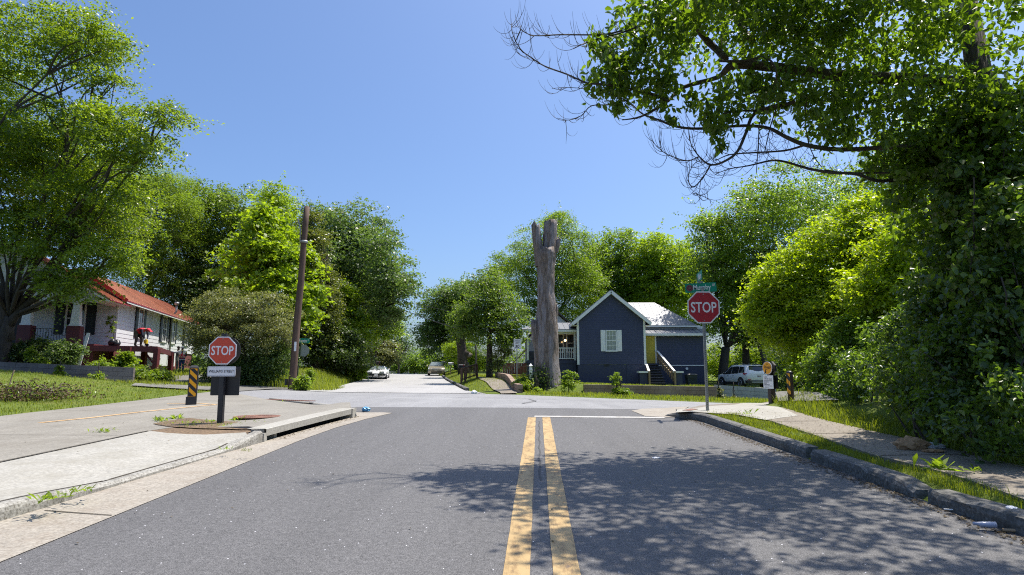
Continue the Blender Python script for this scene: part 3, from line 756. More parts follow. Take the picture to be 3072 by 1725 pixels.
# loose boards and bundle lying about
b0 = Vector((*wl2(-.55, -2.95), ZW - .1))
lb = MB(); lb.bar((0, 0, .6), (.28, .05, 2.2), .05, .14)
tag(lb.build('board', M_wtrim, None), 'long white board leaning upright against the maroon porch pier', 'board').location = b0
bl_ = MB()
for k in range(7):
    a = k * .9; bl_.ball((.12 * math.cos(a) * k * .4, .08 * math.sin(a) * 2, .12 + .05 * (k % 3)), .16, 8)
t_ = tag(bl_.build('bag', mat('dark_plastic', (.02, .022, .026), .35), None), 'dark bundle lying on the deck by the porch pier', 'bag'); q = wl2(.55, -1.7); t_.location = (q[0], q[1], Acorn.z)

# ---- navy house with the steep white-trimmed gable
BH = Vector((7.5, 45.0, .36))
nh = thing('navy_house', 'navy blue clapboard house with white gable trim, yellow door and metal roofs', 'house', BH)
def bl(u, v, Y=45.0): return P(u, v, Y) - BH
x0, x1 = bl(1733, 1000).x, bl(1934, 1000).x
zf, zs, zap = bl(1733, 1093).z, bl(1733, 962).z, bl(1833, 880).z
D = 7.5
n_ = MB(); xm = (x0 + x1) / 2; wd = x1 - x0
clap(n_, (x0, 0), (x1, 0), zf, zs, .125, lap=.011); clap(n_, (x1, 0), (x1, D), zf, zs, .125, lap=.011); clap(n_, (x0, D), (x0, 0), zf, zs, .125, lap=.011)
sg_ = (zap - zs) / (wd / 2)
clap(n_, (x0, 0), (x1, 0), zs, zap, .125, lambda z: (min(.5, (z - zs) / sg_ / wd), max(.5, 1 - (z - zs) / sg_ / wd)), lap=.012)
# wing
WY = 1.6
wx1 = bl(2110, 1000, 46.6).x; wz1 = bl(2000, 1000, 46.6).z
clap(n_, (x1, WY), (wx1, WY), bl(2000, 1096, 46.6).z, wz1, .125, lap=.011); clap(n_, (wx1, WY), (wx1, WY + 7), bl(2000, 1096, 46.6).z, wz1, .125, lap=.011)
n_.build('wall', M_blue, nh, fix=False)
nf = MB(); nf.bx(x0 + .01, x1 - .01, .015, D, -1, zf - .002); nf.bx(x1, wx1 - .02, WY + .015, WY + 7, -1, bl(2000, 1096, 46.6).z - .03)
nf.build('foundation', M_bluef, nh, fix=False)
hb = MB(); q0, q1 = bl(1880, 1095), bl(1918, 1148); hb.bx(q0.x, q1.x, -.02, .01, q1.z, q0.z - .02)
hb.build('crawl_space_hatch', mat('navy_hatch', (.036, .044, .088), .55), nh, fix=False)
cv = MB(); q0, q1 = bl(1812, 1092), bl(1828, 1098); cv.bx(q0.x, q1.x, -.02, .01, q1.z, q0.z); cv.build('crawl_space_vent', M_black, nh, fix=False)
tr = MB(); tr.bx(x0 - .06, x0 + .1, -.035, .0, zf - .02, zs + .02); tr.bx(x0 - .06, x0 - .02, 0, .2, zf - .02, zs); tr.build('corner_trim', M_wtrim, nh, fix=False)
tr = MB(); tr.bx(x1 - .1, x1 + .06, -.035, .0, zf - .02, zs + .02); tr.bx(x1 + .018, x1 + .06, 0, .14, zf - .02, zs); tr.build('corner_trim', M_wtrim, nh, fix=False)
tr = MB(); tr.bx(wx1 - .02, wx1 + .08, WY - .05, WY + .0, -.6, wz1); tr.build('corner_trim', M_wtrim, nh); tr = MB(); tr.bx(x1 + .9, wx1 - .02, WY - .03, WY + .0, bl(2000, 1097.5, 46.6).z, bl(2000, 1095, 46.6).z)
tr.build('sill_trim', M_wtrim, nh, fix=False)
gr_ = MB(); ro = .42; rs = sg_; ez = zs - rs * ro + .22; az = zap + .22
for sg in (-1, 1):
    xe = x0 - ro if sg < 0 else x1 + ro
    pl = [(xe, -.4, ez), (xe, D, ez), (xm, D, az), (xm, -.4, az)]
    if sg < 0: pl = [pl[0], pl[3], pl[2], pl[1]]
    slab_roof(gr_, pl, .05, 0)
    ribs(gr_, (xe, -.38, ez), (xe, D - .1, ez), (xm, -.38, az), (xm, D - .1, az), 12, .025)
gr_.build('roof', M_metroof, nh, fix=False)
rk = MB()
for sg in (-1, 1):
    xe = x0 - ro if sg < 0 else x1 + ro
    rk.bar((xe, -.42, ez - .16), (xm, -.42, az - .16), .035, .22); rk.bar((xe, -.2, ez - .22), (xm, -.2, az - .22), .4, .02)
    rk.bx(xe - .02, xe + .02, -.4, D, ez - .24, ez - .05)
    a_, b_ = sorted((xe, x0 if sg < 0 else x1)); rk.bx(a_, b_, -.38, D, ez - .25, ez - .235)
rk.build('rake_trim', M_wtrim, nh, fix=False)
q0, q1 = bl(1818, 993), bl(1849, 1051)
window(nh, ((q0.x + q1.x) / 2, -.03, q1.z), 0, q1.x - q0.x - .06, q0.z - q1.z, .36, M_wtrim, (3, 2), glass=M_blind, t=.07)
# wing roofs
wr = MB(); zl = bl(2000, 1000, 46.1).z; zb = zl + .45; xw = wx1 + .25
slab_roof(wr, [(x1 + .02, WY - .5, zl), (xw, WY - .5, zl), (xw, WY + 1.0, zb), (x1 + .02, WY + 1.0, zb)], .05)
ribs(wr, (x1 + .05, WY - .48, zl), (xw - .02, WY - .48, zl), (x1 + .05, WY + 1.0, zb), (xw - .02, WY + 1.0, zb), 13, .025)
zu = bl(2000, 976, 47.6).z; zrg = bl(1940, 908, 50.5).z; xr1 = bl(1962, 908, 50.5).x
slab_roof(wr, [(x1 - 1.5, WY + .7, zu), (xw - .5, WY + .7, zu), (xr1, 5.4, zrg), (x1 - 1.5, 5.4, zrg)], .05)
slab_roof(wr, [(xw - .5, WY + .7, zu), (xw - .5, 11, zu), (xr1, 5.4, zrg)], .05)
slab_roof(wr, [(x1 - 1.5, 5.4, zrg), (xr1, 5.4, zrg), (xw - .5, 11, zu), (x1 - 1.5, 11, zu)], .05)
ribs(wr, (x1 + .3, WY + .72, zu), (xr1, WY + .72, zu), (x1 + .3, 5.4, zrg), (xr1, 5.4, zrg), 4, .025)
for k in range(1, 9):
    t = k / 9; wr.bar((xr1 + (xw - .5 - xr1) * t, WY + .72, zu + .02), (xr1 + (xw - .5 - xr1) * t, WY + .72 + (5.4 - WY - .72) * (1 - t), zu + .02 + (zrg - zu) * (1 - t)), .03, .03)
wr.bx(x1 + .02, xw - .55, WY + .78, WY + .9, zl - .1, zu - .06)
wr.build('wing_roof', M_metroof, nh, fix=False)
wf = MB(); wf.bx(x1 + .02, xw + .01, WY - .53, WY - .505, zl - .17, zl - .0); wf.bx(x1 + .1, xw - .3, WY + .6, WY + .68, zu - .16, zu - .05); wf.bx(x1 + .02, xw, WY - .5, WY - .01, zl - .19, zl - .175)
wf.bx(xw - .4, xw + .1, WY + 1.1, WY + 6, zu - 1.0, zu - .06, 0)
wf.build('gutter', M_wtrim, nh, fix=False)
dz0, dz1 = bl(1950, 1090, 46.6).z, bl(1950, 1005, 46.6).z; dx0, dx1 = x1 + .1, bl(1963, 1000, 46.6).x
yd = MB(); yd.bx(dx0, dx1, WY - .06, WY - .02, dz0, dz1)
for k in range(3):
    yd.bx(dx0 + .1, dx1 - .1, WY - .068, WY - .061, dz0 + .15 + k * .62, dz0 + .62 + k * .62)
ydo = yd.build('door', M_ydoor, nh, fix=False)
yf = MB(); yf.bx(dx1 + .003, dx1 + .11, WY - .08, WY, dz0, dz1); yf.bx(dx0 - .06, dx0 - .003, WY - .08, WY, dz0, dz1); yf.bx(dx0 - .06, dx1 + .11, WY - .08, WY, dz1 + .003, dz1 + .1); yf.build('door_frame', M_wtrim, ydo, fix=False)
kn = MB(); kn.ball((dx1 - .07, WY - .1, dz0 + .95), .035, 8); kn.build('handle', M_metroof, ydo)
# back stair running down towards the yard
st = MB(); nstep = 8; sx0, sx1 = dx0 - .05, dx1 + .12
for k in range(nstep):
    z = dz0 - .08 - k * (dz0 / nstep); y = WY - .9 - k * .27
    st.bx(sx0, sx1, y, y + .3, z - .04, z); st.bx(sx0 + .02, sx1 - .02, y + .27, y + .285, z - .2, z - .042)
st.bx(sx0, sx1, WY - .62, WY - .1, dz0 - .08, dz0 - .03)
so = st.build('stair', mat('stair_paint', (.045, .05, .08), .6), nh, fix=False)
yb = WY - .9 - nstep * .27
for xx, ln in ((sx0 - .12, 1.0), (sx1 + .55, 1.0)):
    h_ = MB(); xa = xx if xx < sx0 else sx1 + .02
    p_top, p_bot = Vector((xa, WY - .2, dz0 + .95)), Vector((xx, yb + .1, .95))
    if xx < sx0: p_top = Vector((sx0 - .1, -.5, dz0 * .55 + .6))
    h_.bar(p_top, p_bot, .16, .04, 1)
    n = 10
    for k in range(n + 1):
        p = p_top.lerp(p_bot, k / n); h_.bx(p.x - .02, p.x + .02, p.y - .08, p.y + .08, p.z - .9 + .0, p.z - .02)
    h_.bx(p_bot.x - .06, p_bot.x + .06, p_bot.y - .12, p_bot.y + .0, -.3, p_bot.z - .03); h_.bar(p_top - Vector((0, 0, .5)), p_bot - Vector((0, 0, .5)), .06, .1)
    h_.build('handrail', [M_lumber, M_wtrim], nh, fix=False)
for cx_ in (sx0 - .5, sx1 + .85):
    pb = MB(); pb.bx(cx_ - .28, cx_ + .28, yb + .2, yb + .8, -.4, .82); pb.bx(cx_ - .36, cx_ + .36, yb + .12, yb + .88, .822, .95, 1)
    pb.build('stair_pier', [M_bluef, M_wtrim], nh, fix=False)
lt = MB(); q = bl(2060, 1106, 46.6); lt.disc((q.x, WY - .02, q.z), .1, .06, 14, axis='y'); lt.build('wall_light', M_wtrim, nh)
# porch on the street side
px0 = bl(1580, 1000, 46.5).x; pfz = bl(1700, 1081, 46.2).z; prz = bl(1700, 990, 46.2).z
pf = MB(); pf.bx(px0, x0 - .03, 1.0, 3.6, pfz - .25, pfz); pf.bx(px0 + .05, x0 - .03, 1.05, 3.5, -1, pfz - .252); pf.build('porch_floor', M_bluef, nh, fix=False)
pw = MB(); clap(pw, (px0 + 1.2, 3.5), (x0 - .0, 3.5), pfz, prz, .125, lap=.012); pw.bx(px0 + 1.2, x0 - .02, 3.52, 8, -.5, prz); pw.build('porch_wall', mat('grey_blue_siding', (.13, .13, .16), .6), nh, fix=False)
prr = MB(); slab_roof(prr, [(px0 - .5, .55, prz + .02), (x0 - .03, .55, prz + .02), (x0 - .03, 3.5, prz + .75), (px0 + .9, 3.5, prz + .75)], .05)
slab_roof(prr, [(px0 - .5, .55, prz + .02), (px0 + .9, 3.5, prz + .75), (px0 - .5, 7, prz + .02)], .05)
ribs(prr, (px0 + .9, .57, prz + .02), (x0 - .05, .57, prz + .02), (px0 + .9, 3.5, prz + .75), (x0 - .05, 3.5, prz + .75), 7, .025)
prr.build('porch_roof', M_metroof, nh, fix=False)
pbm = MB(); pbm.bx(px0 - .48, x0 - .03, .56, .6, prz - .17, prz - .04); pbm.bx(px0, x0 - .03, 1.02, 1.16, prz - .3, prz - .05); pbm.bx(px0, px0 + .14, 1.17, 3.4, prz - .3, prz - .05); pbm.bx(px0 - .48, px0 - .44, .6, 6.8, prz - .17, prz - .04)
pbm.build('porch_beam', M_wtrim, nh, fix=False)
for xx in (px0 + .07, (px0 + x0) / 2 - .6, x0 - .12):
    po = MB(); po.bx(xx - .065, xx + .065, 1.03, 1.15, pfz, prz - .3)
    po.bar((xx + .06, 1.09, prz - .8), (xx + .42, 1.09, prz - .33), .06, .05)
    po.build('porch_post', M_wtrim, nh, fix=False)
rr = MB(); ra, rb = (px0 + x0) / 2 - .53, x0 - .19
rr.bx(ra, rb, 1.05, 1.13, pfz + .9, pfz + .97); rr.bx(ra, rb, 1.06, 1.12, pfz + .1, pfz + .16)
x = ra + .1
while x < rb: rr.bx(x - .022, x + .022, 1.07, 1.11, pfz + .16, pfz + .9); x += .14
rr.build('porch_railing', M_wtrim, nh, fix=False)
for uc in (1678, 1712): window(nh, (bl(uc, 1000, 48.4).x, 3.46, pfz + .75), 0, .55, 1.35, None, None, (1, 1), t=.1)
ll = MB(); q = bl(1696, 1021, 46.8); ll.ball((q.x, 1.9, q.z), .085, 10)
lm = ll.build('porch_lamp', mat('lamp_glow', (1.0, .62, .25), .4, emit=9), nh)
ps_ = MB()
for k in range(6):
    z = pfz - .17 * (k + 1); xx = px0 - .28 * k
    ps_.bx(xx - .28, xx, 1.4, 2.8, z - .05, z); ps_.bx(xx - .02, xx - .002, 1.42, 2.78, z - .17, z - .052)
ps_.build('porch_stair', M_bluef, nh, fix=False)
hr = MB(); pt, pb_ = Vector((px0 + .1, 1.3, pfz + .95)), Vector((px0 - 1.85, 1.3, .8))
hr.bar(pt, pb_, .1, .09, 1)
for k in range(12):
    p = pt.lerp(pb_, k / 11); hr.bx(p.x - .02, p.x + .02, 1.28, 1.32, p.z - .85, p.z - .04)
hr.bx(pb_.x - .1, pb_.x + .1, 1.2, 1.4, -.3, pb_.z + .12)
hr.build('porch_handrail', [M_wtrim, M_lumber], nh, fix=False)

# ---- neighbouring house half hidden behind
NB = Vector((P(1668, 1060, 58).x, 58, .35))
nb = thing('gabled_house', 'small grey and white gabled house half hidden behind the dead trunk', 'house', NB)
nl = lambda u, v: P(u, v, 58) - NB
e0, e1, ap = nl(1568, 1020), nl(1772, 1020), nl(1670, 934)
q = MB(); q.prism([(e0.x + .35, -.6), (e1.x - .35, -.6), (e1.x - .35, e0.z), (e0.x + .35, e0.z)], 0, 6); q.build('wall', M_grey, nb)
q = MB(); hwid = (e1.x - e0.x) / 2 - .35
clap(q, (e0.x + .35, -.02), (e1.x - .35, -.02), e0.z + .02, ap.z - .3, .2, lambda z: (min(.5, (z - e0.z) / (ap.z - .25 - e0.z) / 2), max(.5, 1 - (z - e0.z) / (ap.z - .25 - e0.z) / 2)))
q.build('gable', M_wsid, nb, fix=False)
q = MB()
slab_roof(q, [(e1.x, -.5, e1.z), (e1.x, 6.5, e1.z), (ap.x, 6.5, ap.z), (ap.x, -.5, ap.z)], .14); slab_roof(q, [(e0.x, -.5, e0.z), (ap.x, -.5, ap.z), (ap.x, 6.5, ap.z), (e0.x, 6.5, e0.z)], .14)
q.build('roof', mat('dark_shingle', (.07, .06, .06), .8), nb, fix=False)
q = MB(); a, b = nl(1568, 1105), nl(1584, 1057); q.bx(a.x + .4, b.x + 1.0, -.05, -.01, a.z - .4, b.z + .1); q.build('door', mat('dark_teal_door', (.03, .04, .045), .5), nb)
q = MB(); q.bx(e0.x - 1.6, e0.x + .9, -2.2, -.4, -.5, 1.7); q.build('porch_wall', M_brickm, nb)

# ------------------------------------------------------------------ garden walls
def block_wall(name, pts, h, th, m, label, cat='wall', course=.2, length=.4, zfn=None, level=True):
    """courses of blocks between points (x, y); the face is drawn block by block with slight offsets"""
    mb = MB(); zfn = zfn or gg
    for a, b in zip(pts[:-1], pts[1:]):
        a, b = Vector(a), Vector(b); d = b - a; n = Vector((-d.y, d.x)).normalized(); Ln = d.length; nb_ = max(1, int(Ln / length))
        rows = int(round(h / course))
        for r_ in range(rows):
            shift = .5 if r_ % 2 else 0
            for k in range(-1, nb_ + 1):
                t0, t1 = max(0, (k + shift) / nb_), min(1, (k + 1 + shift) / nb_)
                if t1 - t0 < .01: continue
                p0, p1 = a + d * t0, a + d * t1; gap = .004
                za, zb = zfn(p0.x, p0.y), zfn(p1.x, p1.y)
                o_ = n * random.uniform(-.006, .006)
                e = d.normalized() * gap
                z0a, z0b = za + r_ * course + gap, zb + r_ * course + gap
                c = [p0 + e + o_, p1 - e + o_, p1 - e + o_ + n * th, p0 + e + o_ + n * th]
                hh = course - gap * 2
                mb.add([(c[0].x, c[0].y, z0a - (.2 if r_ == 0 else 0)), (c[1].x, c[1].y, z0b - (.2 if r_ == 0 else 0)), (c[2].x, c[2].y, z0b - .2), (c[3].x, c[3].y, z0a - .2), (c[0].x, c[0].y, z0a + hh), (c[1].x, c[1].y, z0b + hh), (c[2].x, c[2].y, z0b + hh), (c[3].x, c[3].y, z0a + hh)],
                       [(0, 1, 5, 4), (1, 2, 6, 5), (2, 3, 7, 6), (3, 0, 4, 7), (4, 5, 6, 7)])
    return tag(mb.build(name, m, None, fix=False), label, cat)
M_gblock = mat('grey_block', (.17, .165, .155), .85, col2=(.3, .29, .27), scale=1.3, bump=.5, bscale=14)
M_bblock = mat('brown_block', (.2, .13, .09), .85, col2=(.34, .25, .19), scale=1.1, bump=.5, bscale=14)
M_lblock = mat('pale_grey_block', (.24, .25, .26), .85, col2=(.37, .38, .39), scale=1.4, bump=.4, bscale=14)
M_oldblock = mat('weathered_block', (.1, .085, .075), .85, col2=(.22, .2, .18), scale=1.0, bump=.6, bscale=10)
def base_line(uv, Y): return [(P(u, v, y).x, y) for (u, v), y in zip(uv, Y)]
wa, wb = P(-160, 1120, 25.2), P(398, 1142, 26.6)
WALL_L = [(wa.x, wa.y), (wb.x, wb.y)]
zl0, zl1 = P(-160, 1122, 25.2).z, P(398, 1144, 26.6).z
def zwl(x, y): return zl0 + (zl1 - zl0) * (x - wa.x) / (wb.x - wa.x)
block_wall('retaining_wall', WALL_L, .6, .2, M_oldblock, 'low dark weathered block wall below the white house garden', zfn=zwl)
a, b = P(1752, 1185, 30.0), P(2152, 1192, 30.0)
block_wall('retaining_wall', [(a.x, 30.0), (b.x, 30.0)], .6, .3, M_bblock, 'low brown stained block wall in front of the navy house', zfn=lambda x, y: a.z + (b.z - a.z) * (x - a.x) / (b.x - a.x) - .08)
a2, b2 = P(2156, 1196, 30.3), P(2328, 1208, 30.3)
block_wall('retaining_wall', [(b.x + .02, 30.2), (b2.x, 30.2), (b2.x + .3, 33)], .8, .3, M_lblock, 'pale grey concrete block wall below the parked white car', zfn=lambda x, y: a2.z + (b2.z - a2.z) * (min(x, b2.x) - a2.x) / (b2.x - a2.x) - .12)
f0, f1, f2 = [hit(1350 + x / 6.286, 980 + y / 6.286, .0, gg) for x, y in ((1270, 1240), (1110, 1090), (850, 960))]
block_wall('retaining_wall', [(f2.x, f2.y), (f1.x, f1.y), (f0.x, f0.y)], .4, .25, M_bblock, 'short brown block wall curving beside the sloping footpath', zfn=lambda x, y: gg(x, y) - .03)
# ------------------------------------------------------------------ signs, bollards, poles
M_stopr = mat('stop_red', (.40, .016, .028), .4)
M_stopo = mat('stop_orange_red', (.58, .065, .03), .4)
M_sgnw = mat('sign_white', (.8, .8, .82), .4)
M_sgnk = mat('sign_black', (.012, .012, .014), .45)
M_blkp = mat('black_post', (.022, .022, .026), .4)
M_galv = mat('galvanised_post', (.3, .31, .3), .5, metal=.5, var=.15, scale=9)
M_green = mat('street_sign_green', (.0, .25, .16), .4)
M_yelw = mat('hazard_yellow', (.85, .38, .0), .45)
M_brnp = mat('brown_bollard', (.04, .025, .022), .45)

def flat_text(parent, txt, w, h, loc, m, bold=.0, rz=0.0, thick=.0015):
    me = text_mesh(txt, h, 1, bold, thick); xs_ = [v.co.x for v in me.vertices]; ys_ = [v.co.y for v in me.vertices]
    cx, cy2 = (max(xs_) + min(xs_)) / 2, (max(ys_) + min(ys_)) / 2; kx = w / (max(xs_) - min(xs_)); ky = h / (max(ys_) - min(ys_))
    for v in me.vertices: v.co.x = (v.co.x - cx) * kx; v.co.y = (v.co.y - cy2) * ky
    o = link('lettering', me, parent, [m]); o.location = loc; o.rotation_euler = (R(90), 0, rz); return o
def octagon(r, cz=0, cx=0): # r across-flats half
    q = r / math.cos(R(22.5)); return [(cx + q * math.cos(R(22.5 + 45 * k)), cz + q * math.sin(R(22.5 + 45 * k))) for k in range(8)]
def stop_face(parent, w, z, m, y=0.0, x=0.0):
    b = MB(); b.prism(octagon(w / 2, z, x), y - .004, y); p = b.build('sign_panel', M_sgnw, parent, fix=True)
    f = MB(); f.prism(octagon(w / 2 * .925, z, x), y - .0065, y - .0042); f.build('red_face', m, p)
    for s in (.42, -.42):
        bo = MB(); bo.disc((x, y - .0066, z + s * w * .98), w * .018, .006, 10, axis='y'); bo.build('bolt', M_galv, p)
    flat_text(p, 'STOP', w * .80, w * .335, (x, y - .0085, z), M_sgnw, bold=.02)
    return p
def rrect(w, h, r, cx=0, cz=0, n=4):
    out = []
    for sx, sz, a0 in ((1, 1, 0), (-1, 1, 90), (-1, -1, 180), (1, -1, 270)):
        for k in range(n + 1):
            a = R(a0 + 90 * k / n); out.append((cx + sx * (w / 2 - r) + r * math.cos(a), cz + sz * (h / 2 - r) + r * math.sin(a)))
    return out
def clip_stripes(w, h, sw, slope, inset=0):
    """diagonal bands across a w x h rectangle centred on 0: list of polygons"""
    polys = []
    def clip(poly, ax, lim, keep_less):
        out = []
        for i in range(len(poly)):
            a, b = poly[i], poly[(i + 1) % len(poly)]
            ia = (a[ax] <= lim) if keep_less else (a[ax] >= lim); ib = (b[ax] <= lim) if keep_less else (b[ax] >= lim)
            if ia: out.append(a)
            if ia != ib:
                t = (lim - a[ax]) / (b[ax] - a[ax]); out.append((a[0] + (b[0] - a[0]) * t, a[1] + (b[1] - a[1]) * t))
        return out
    z = -h - abs(slope) * w
    while z < h + abs(slope) * w:
        p = [(-w / 2, z - slope * -w / 2), (w / 2, z - slope * w / 2), (w / 2, z + sw - slope * w / 2), (-w / 2, z + sw - slope * -w / 2)]
        for ax, lim, less in ((1, h / 2, True), (1, -h / 2, False)):
            p = clip(p, ax, lim, less) if p else p
        if len(p) > 2: polys.append(p)
        z += 2 * sw
    return polys

# trail stop sign with street plate
b = hit(656, 1272, .13); YS = b.y
def ls(u, v, root, Y): return P(u, v, Y) - root
t = thing('trail_stop_sign', 'orange-red stop sign on a black square post above a WILLIAMS STREET plate', 'road sign', (b.x, b.y, gg(b.x, b.y) - .02))
r_ = t.location; q = lambda u, v: ls(u, v, r_, YS)
po = MB(); tp = q(670, 1000); po.bar((0, .06, -.1), (tp.x, .06, tp.z), .088, .088); po.build('post', M_blkp, t, bevel=.006)
c = q(668, 1051.5); w_ = (q(709, 1050) - q(626, 1050)).x
stop_face(t, w_, c.z, M_stopo, -.0, c.x)
bd = MB(); bd.disc((c.x + .01, .14, c.z), w_ * .51, .012, 32, axis='y'); bd.build('rear_disc', M_sgnk, t)
a, d = q(623, 1099), q(706, 1129)
pl = MB(); pl.prism(rrect(d.x - a.x, a.z - d.z, .02, (a.x + d.x) / 2, (a.z + d.z) / 2), -.004, 0); plo = pl.build('street_plate', M_sgnw, t)
ed = MB(); zc, xc = (a.z + d.z) / 2, (a.x + d.x) / 2; W_, H_ = d.x - a.x, a.z - d.z
for x0_, x1_, z0_, z1_ in ((-W_ / 2 + .008, W_ / 2 - .008, H_ / 2 - .012, H_ / 2 - .008), (-W_ / 2 + .008, W_ / 2 - .008, -H_ / 2 + .008, -H_ / 2 + .012), (-W_ / 2 + .008, -W_ / 2 + .012, -H_ / 2 + .0125, H_ / 2 - .0125), (W_ / 2 - .012, W_ / 2 - .008, -H_ / 2 + .0125, H_ / 2 - .0125)):
    ed.bx(xc + x0_, xc + x1_, -.0055, -.0042, zc + z0_, zc + z1_)
ed.build('border', M_sgnk, plo)
flat_text(plo, 'WILLIAMS STREET', W_ * .89, H_ * .26, (xc, -.006, zc - .0), M_sgnk, bold=.0)
a, d = q(624, 1131), q(707, 1187)
bp = MB(); bp.prism(rrect(d.x - a.x, a.z - d.z + .18, .015, (a.x + d.x) / 2, (a.z + d.z) / 2 + .09), .115, .127); bp.build('rear_plate', M_sgnk, t)

# street stop sign with the two name blades
b = hd(1781, 1034, 0, gg); YS = b.y
t = thing('street_stop_sign', 'deep red stop sign on a perforated steel post under green Murphy Ave blades', 'road sign', (b.x, b.y, gg(b.x, b.y) - .02))
r_ = t.location; q = lambda u, v: ls(u * 1.19255, v * 1.19255, r_, YS)
c = q(1770, 773); tp = q(1768, 722)
po = MB(); po.bar((0, .03, -.1), (tp.x, .03, tp.z), .05, .05); ho = po
for k in range(44):
    f_ = .06 + k * .045
    x = tp.x * (f_ / tp.z); ho.disc((x, .0048, f_), .007, .0015, 6, 1, axis='y')
po.build('post', [M_galv, M_sgnk], t)
w_ = (q(1810, 773) - q(1729.5, 773)).x
stop_face(t, w_, c.z, M_stopr, -.0, c.x)
a, d = q(1724, 711), q(1804, 735)
bc = ((a.x + d.x) / 2, (a.z + d.z) / 2); W_, H_ = d.x - a.x, (a.z - d.z) * .97
bl0 = MB(); bl0.prism(rrect(W_, H_, .015), -.002, .002); blo = bl0.build('name_blade', M_green, t); blo.location = (bc[0], .03, bc[1]); blo.rotation_euler = (0, R(-3.2), 0)
flat_text(blo, 'Murphy', W_ * .56, H_ * .74, (W_ * .04, -.004, -.012), M_sgnw, bold=.02)
flat_text(blo, 'AVE', W_ * .1, H_ * .3, (W_ * .41, -.004, H_ * .22), M_sgnw, bold=.01)
se = MB(); se.disc((-W_ * .36, -.003, .0), H_ * .36, .002, 28, axis='y'); seo = se.build('seal', mat('seal_maroon', (.13, .02, .03), .5), blo)
sg2 = MB()
M_sealr = mat('seal_ring', (.3, .16, .17), .5)
for rr_, hh_ in ((.28, .31),):
    n = 28
    vs_ = []; fs_ = []
    for k in range(n):
        an = 2 * math.pi * k / n
        for r3 in (rr_, hh_): vs_.append((-W_ * .36 + H_ * r3 * math.cos(an), -.0056, H_ * r3 * math.sin(an)))
    for k in range(n): j = (k + 1) % n; fs_.append((2 * k, 2 * k + 1, 2 * j + 1, 2 * j))
    sg2.add(vs_, fs_)
for k in range(6):
    an = R(60 * k + 30); sg2.box((-W_ * .36 + H_ * .1 * math.cos(an), -.0056, H_ * .1 * math.sin(an)), (H_ * .16, .001, .006), Euler((0, -an, 0)).to_matrix())
sg2.build('seal_emblem', M_sealr, blo, fix=False)
ck = MB(); ck.box((bc[0], .03, bc[1] - H_ / 2 - .012), (.11, .03, .024)); ck.build('bracket', M_galv, t); ck = MB(); ck.box((bc[0] - .005, .03, bc[1] + H_ / 2 + .02), (.1, .035, .035)); ck.build('bracket', M_galv, t, fix=False)
b2_ = MB(); b2_.prism(rrect(.6, .2, .012), -.002, .002); b2o = b2_.build('cross_blade', M_green, t); b2o.location = (bc[0] - .02, .03, bc[1] + H_ / 2 + .14); b2o.rotation_euler = (0, 0, R(-97))
flat_text(b2o, 'Williams', .36, .13, (.03, -.004, -.0), M_sgnw, bold=.02)
se = MB(); se.bx(-.28, -.22, -.004, -.0022, -.07, .03); se.build('seal', MATS['seal_maroon'], b2o)

# round trail sign with the rules panel
b = hit(2310, 1204.5, .0, gg); YS = b.y
t = thing('trail_sign', 'round yellow trail sign with winding road emblem over a white rules panel', 'trail sign', (b.x, b.y, gg(b.x, b.y) - .03), R(-70))
r_ = t.location; kx = 1 / F * YS
hz_ = lambda v: (P(2306, v, YS) - r_).z
po = MB(); po.bx(-.055, .055, .0, .11, -.1, hz_(1094)); po.build('post', M_brnp, t, bevel=.005)
zc = hz_(1104); rr_ = (hz_(1085) - hz_(1123.5)) / 2
ba = MB(); ba.prism(octagon(rr_ * 1.02, zc), .05, .11); ba.build('backing', M_sgnk, t)
di = MB(); di.disc((0, -.02, zc), rr_, .006, 36, axis='y'); dio = di.build('disc', M_sgnw, t)
yl_ = MB(); yl_.disc((0, -.027, zc), rr_ * .93, .003, 36, axis='y'); yl_.build('yellow_face', mat('trail_yellow', (.8, .36, .02), .45), dio)
flat_text(dio, 'THE', rr_ * .3, rr_ * .12, (-.0, -.032, zc + rr_ * .58), M_sgnk, bold=.01)
flat_text(dio, 'Thread', rr_ * 1.35, rr_ * .42, (.0, -.032, zc + rr_ * .15), mat('sign_brown', (.09, .035, .02), .5), bold=.01)
rdm = MB()
cl = [(-.52, -.78, .3), (-.3, -.52, .26), (-.42, -.3, .2), (-.25, -.2, .14), (.1, -.13, .09), (.45, -.06, .06), (.78, .1, .03)]
for (xa, za, wa_), (xb, zb, wb_) in zip(cl[:-1], cl[1:]):
    rdm.add([((xa - wa_ / 2) * rr_, -.0308, zc + za * rr_), ((xa + wa_ / 2) * rr_, -.0308, zc + (za - .06) * rr_), ((xb + wb_ / 2) * rr_, -.0308, zc + (zb - .04) * rr_), ((xb - wb_ / 2) * rr_, -.0308, zc + zb * rr_)], [(0, 1, 2, 3)])
rdm.build('road_emblem', M_sgnk, dio, fix=False)
z0_, z1_ = hz_(1166), hz_(1126)
pn = MB(); pn.bx(-.16, .16, -.022, -.012, z0_, z1_); pno = pn.build('rules_panel', M_sgnw, t)
bk = MB(); bk.bx(-.16, .16, .112, .13, z0_, z1_); bk.build('rear_plate', M_sgnk, t)
hh = z1_ - z0_
flat_text(pno, 'NO', .09, hh * .08, (-.08, -.024, z1_ - hh * .13), M_sgnk, bold=.02)
flat_text(pno, 'VEHICLES', .26, hh * .07, (.0, -.024, z1_ - hh * .27), M_sgnk, bold=.01)
ln = MB()
for k, (wd_, th_) in enumerate(((.3, .012), (.17, .012), (.1, .012), (.2, .012), (.3, .007), (.16, .007))):
    zz = z1_ - hh * (.40 + .1 * k); ln.bx(-.13, -.13 + wd_ * .86, -.0235, -.0222, zz - th_, zz + th_)
ln.build('small_print', mat('sign_grey', (.35, .35, .36), .5), pno, fix=False)

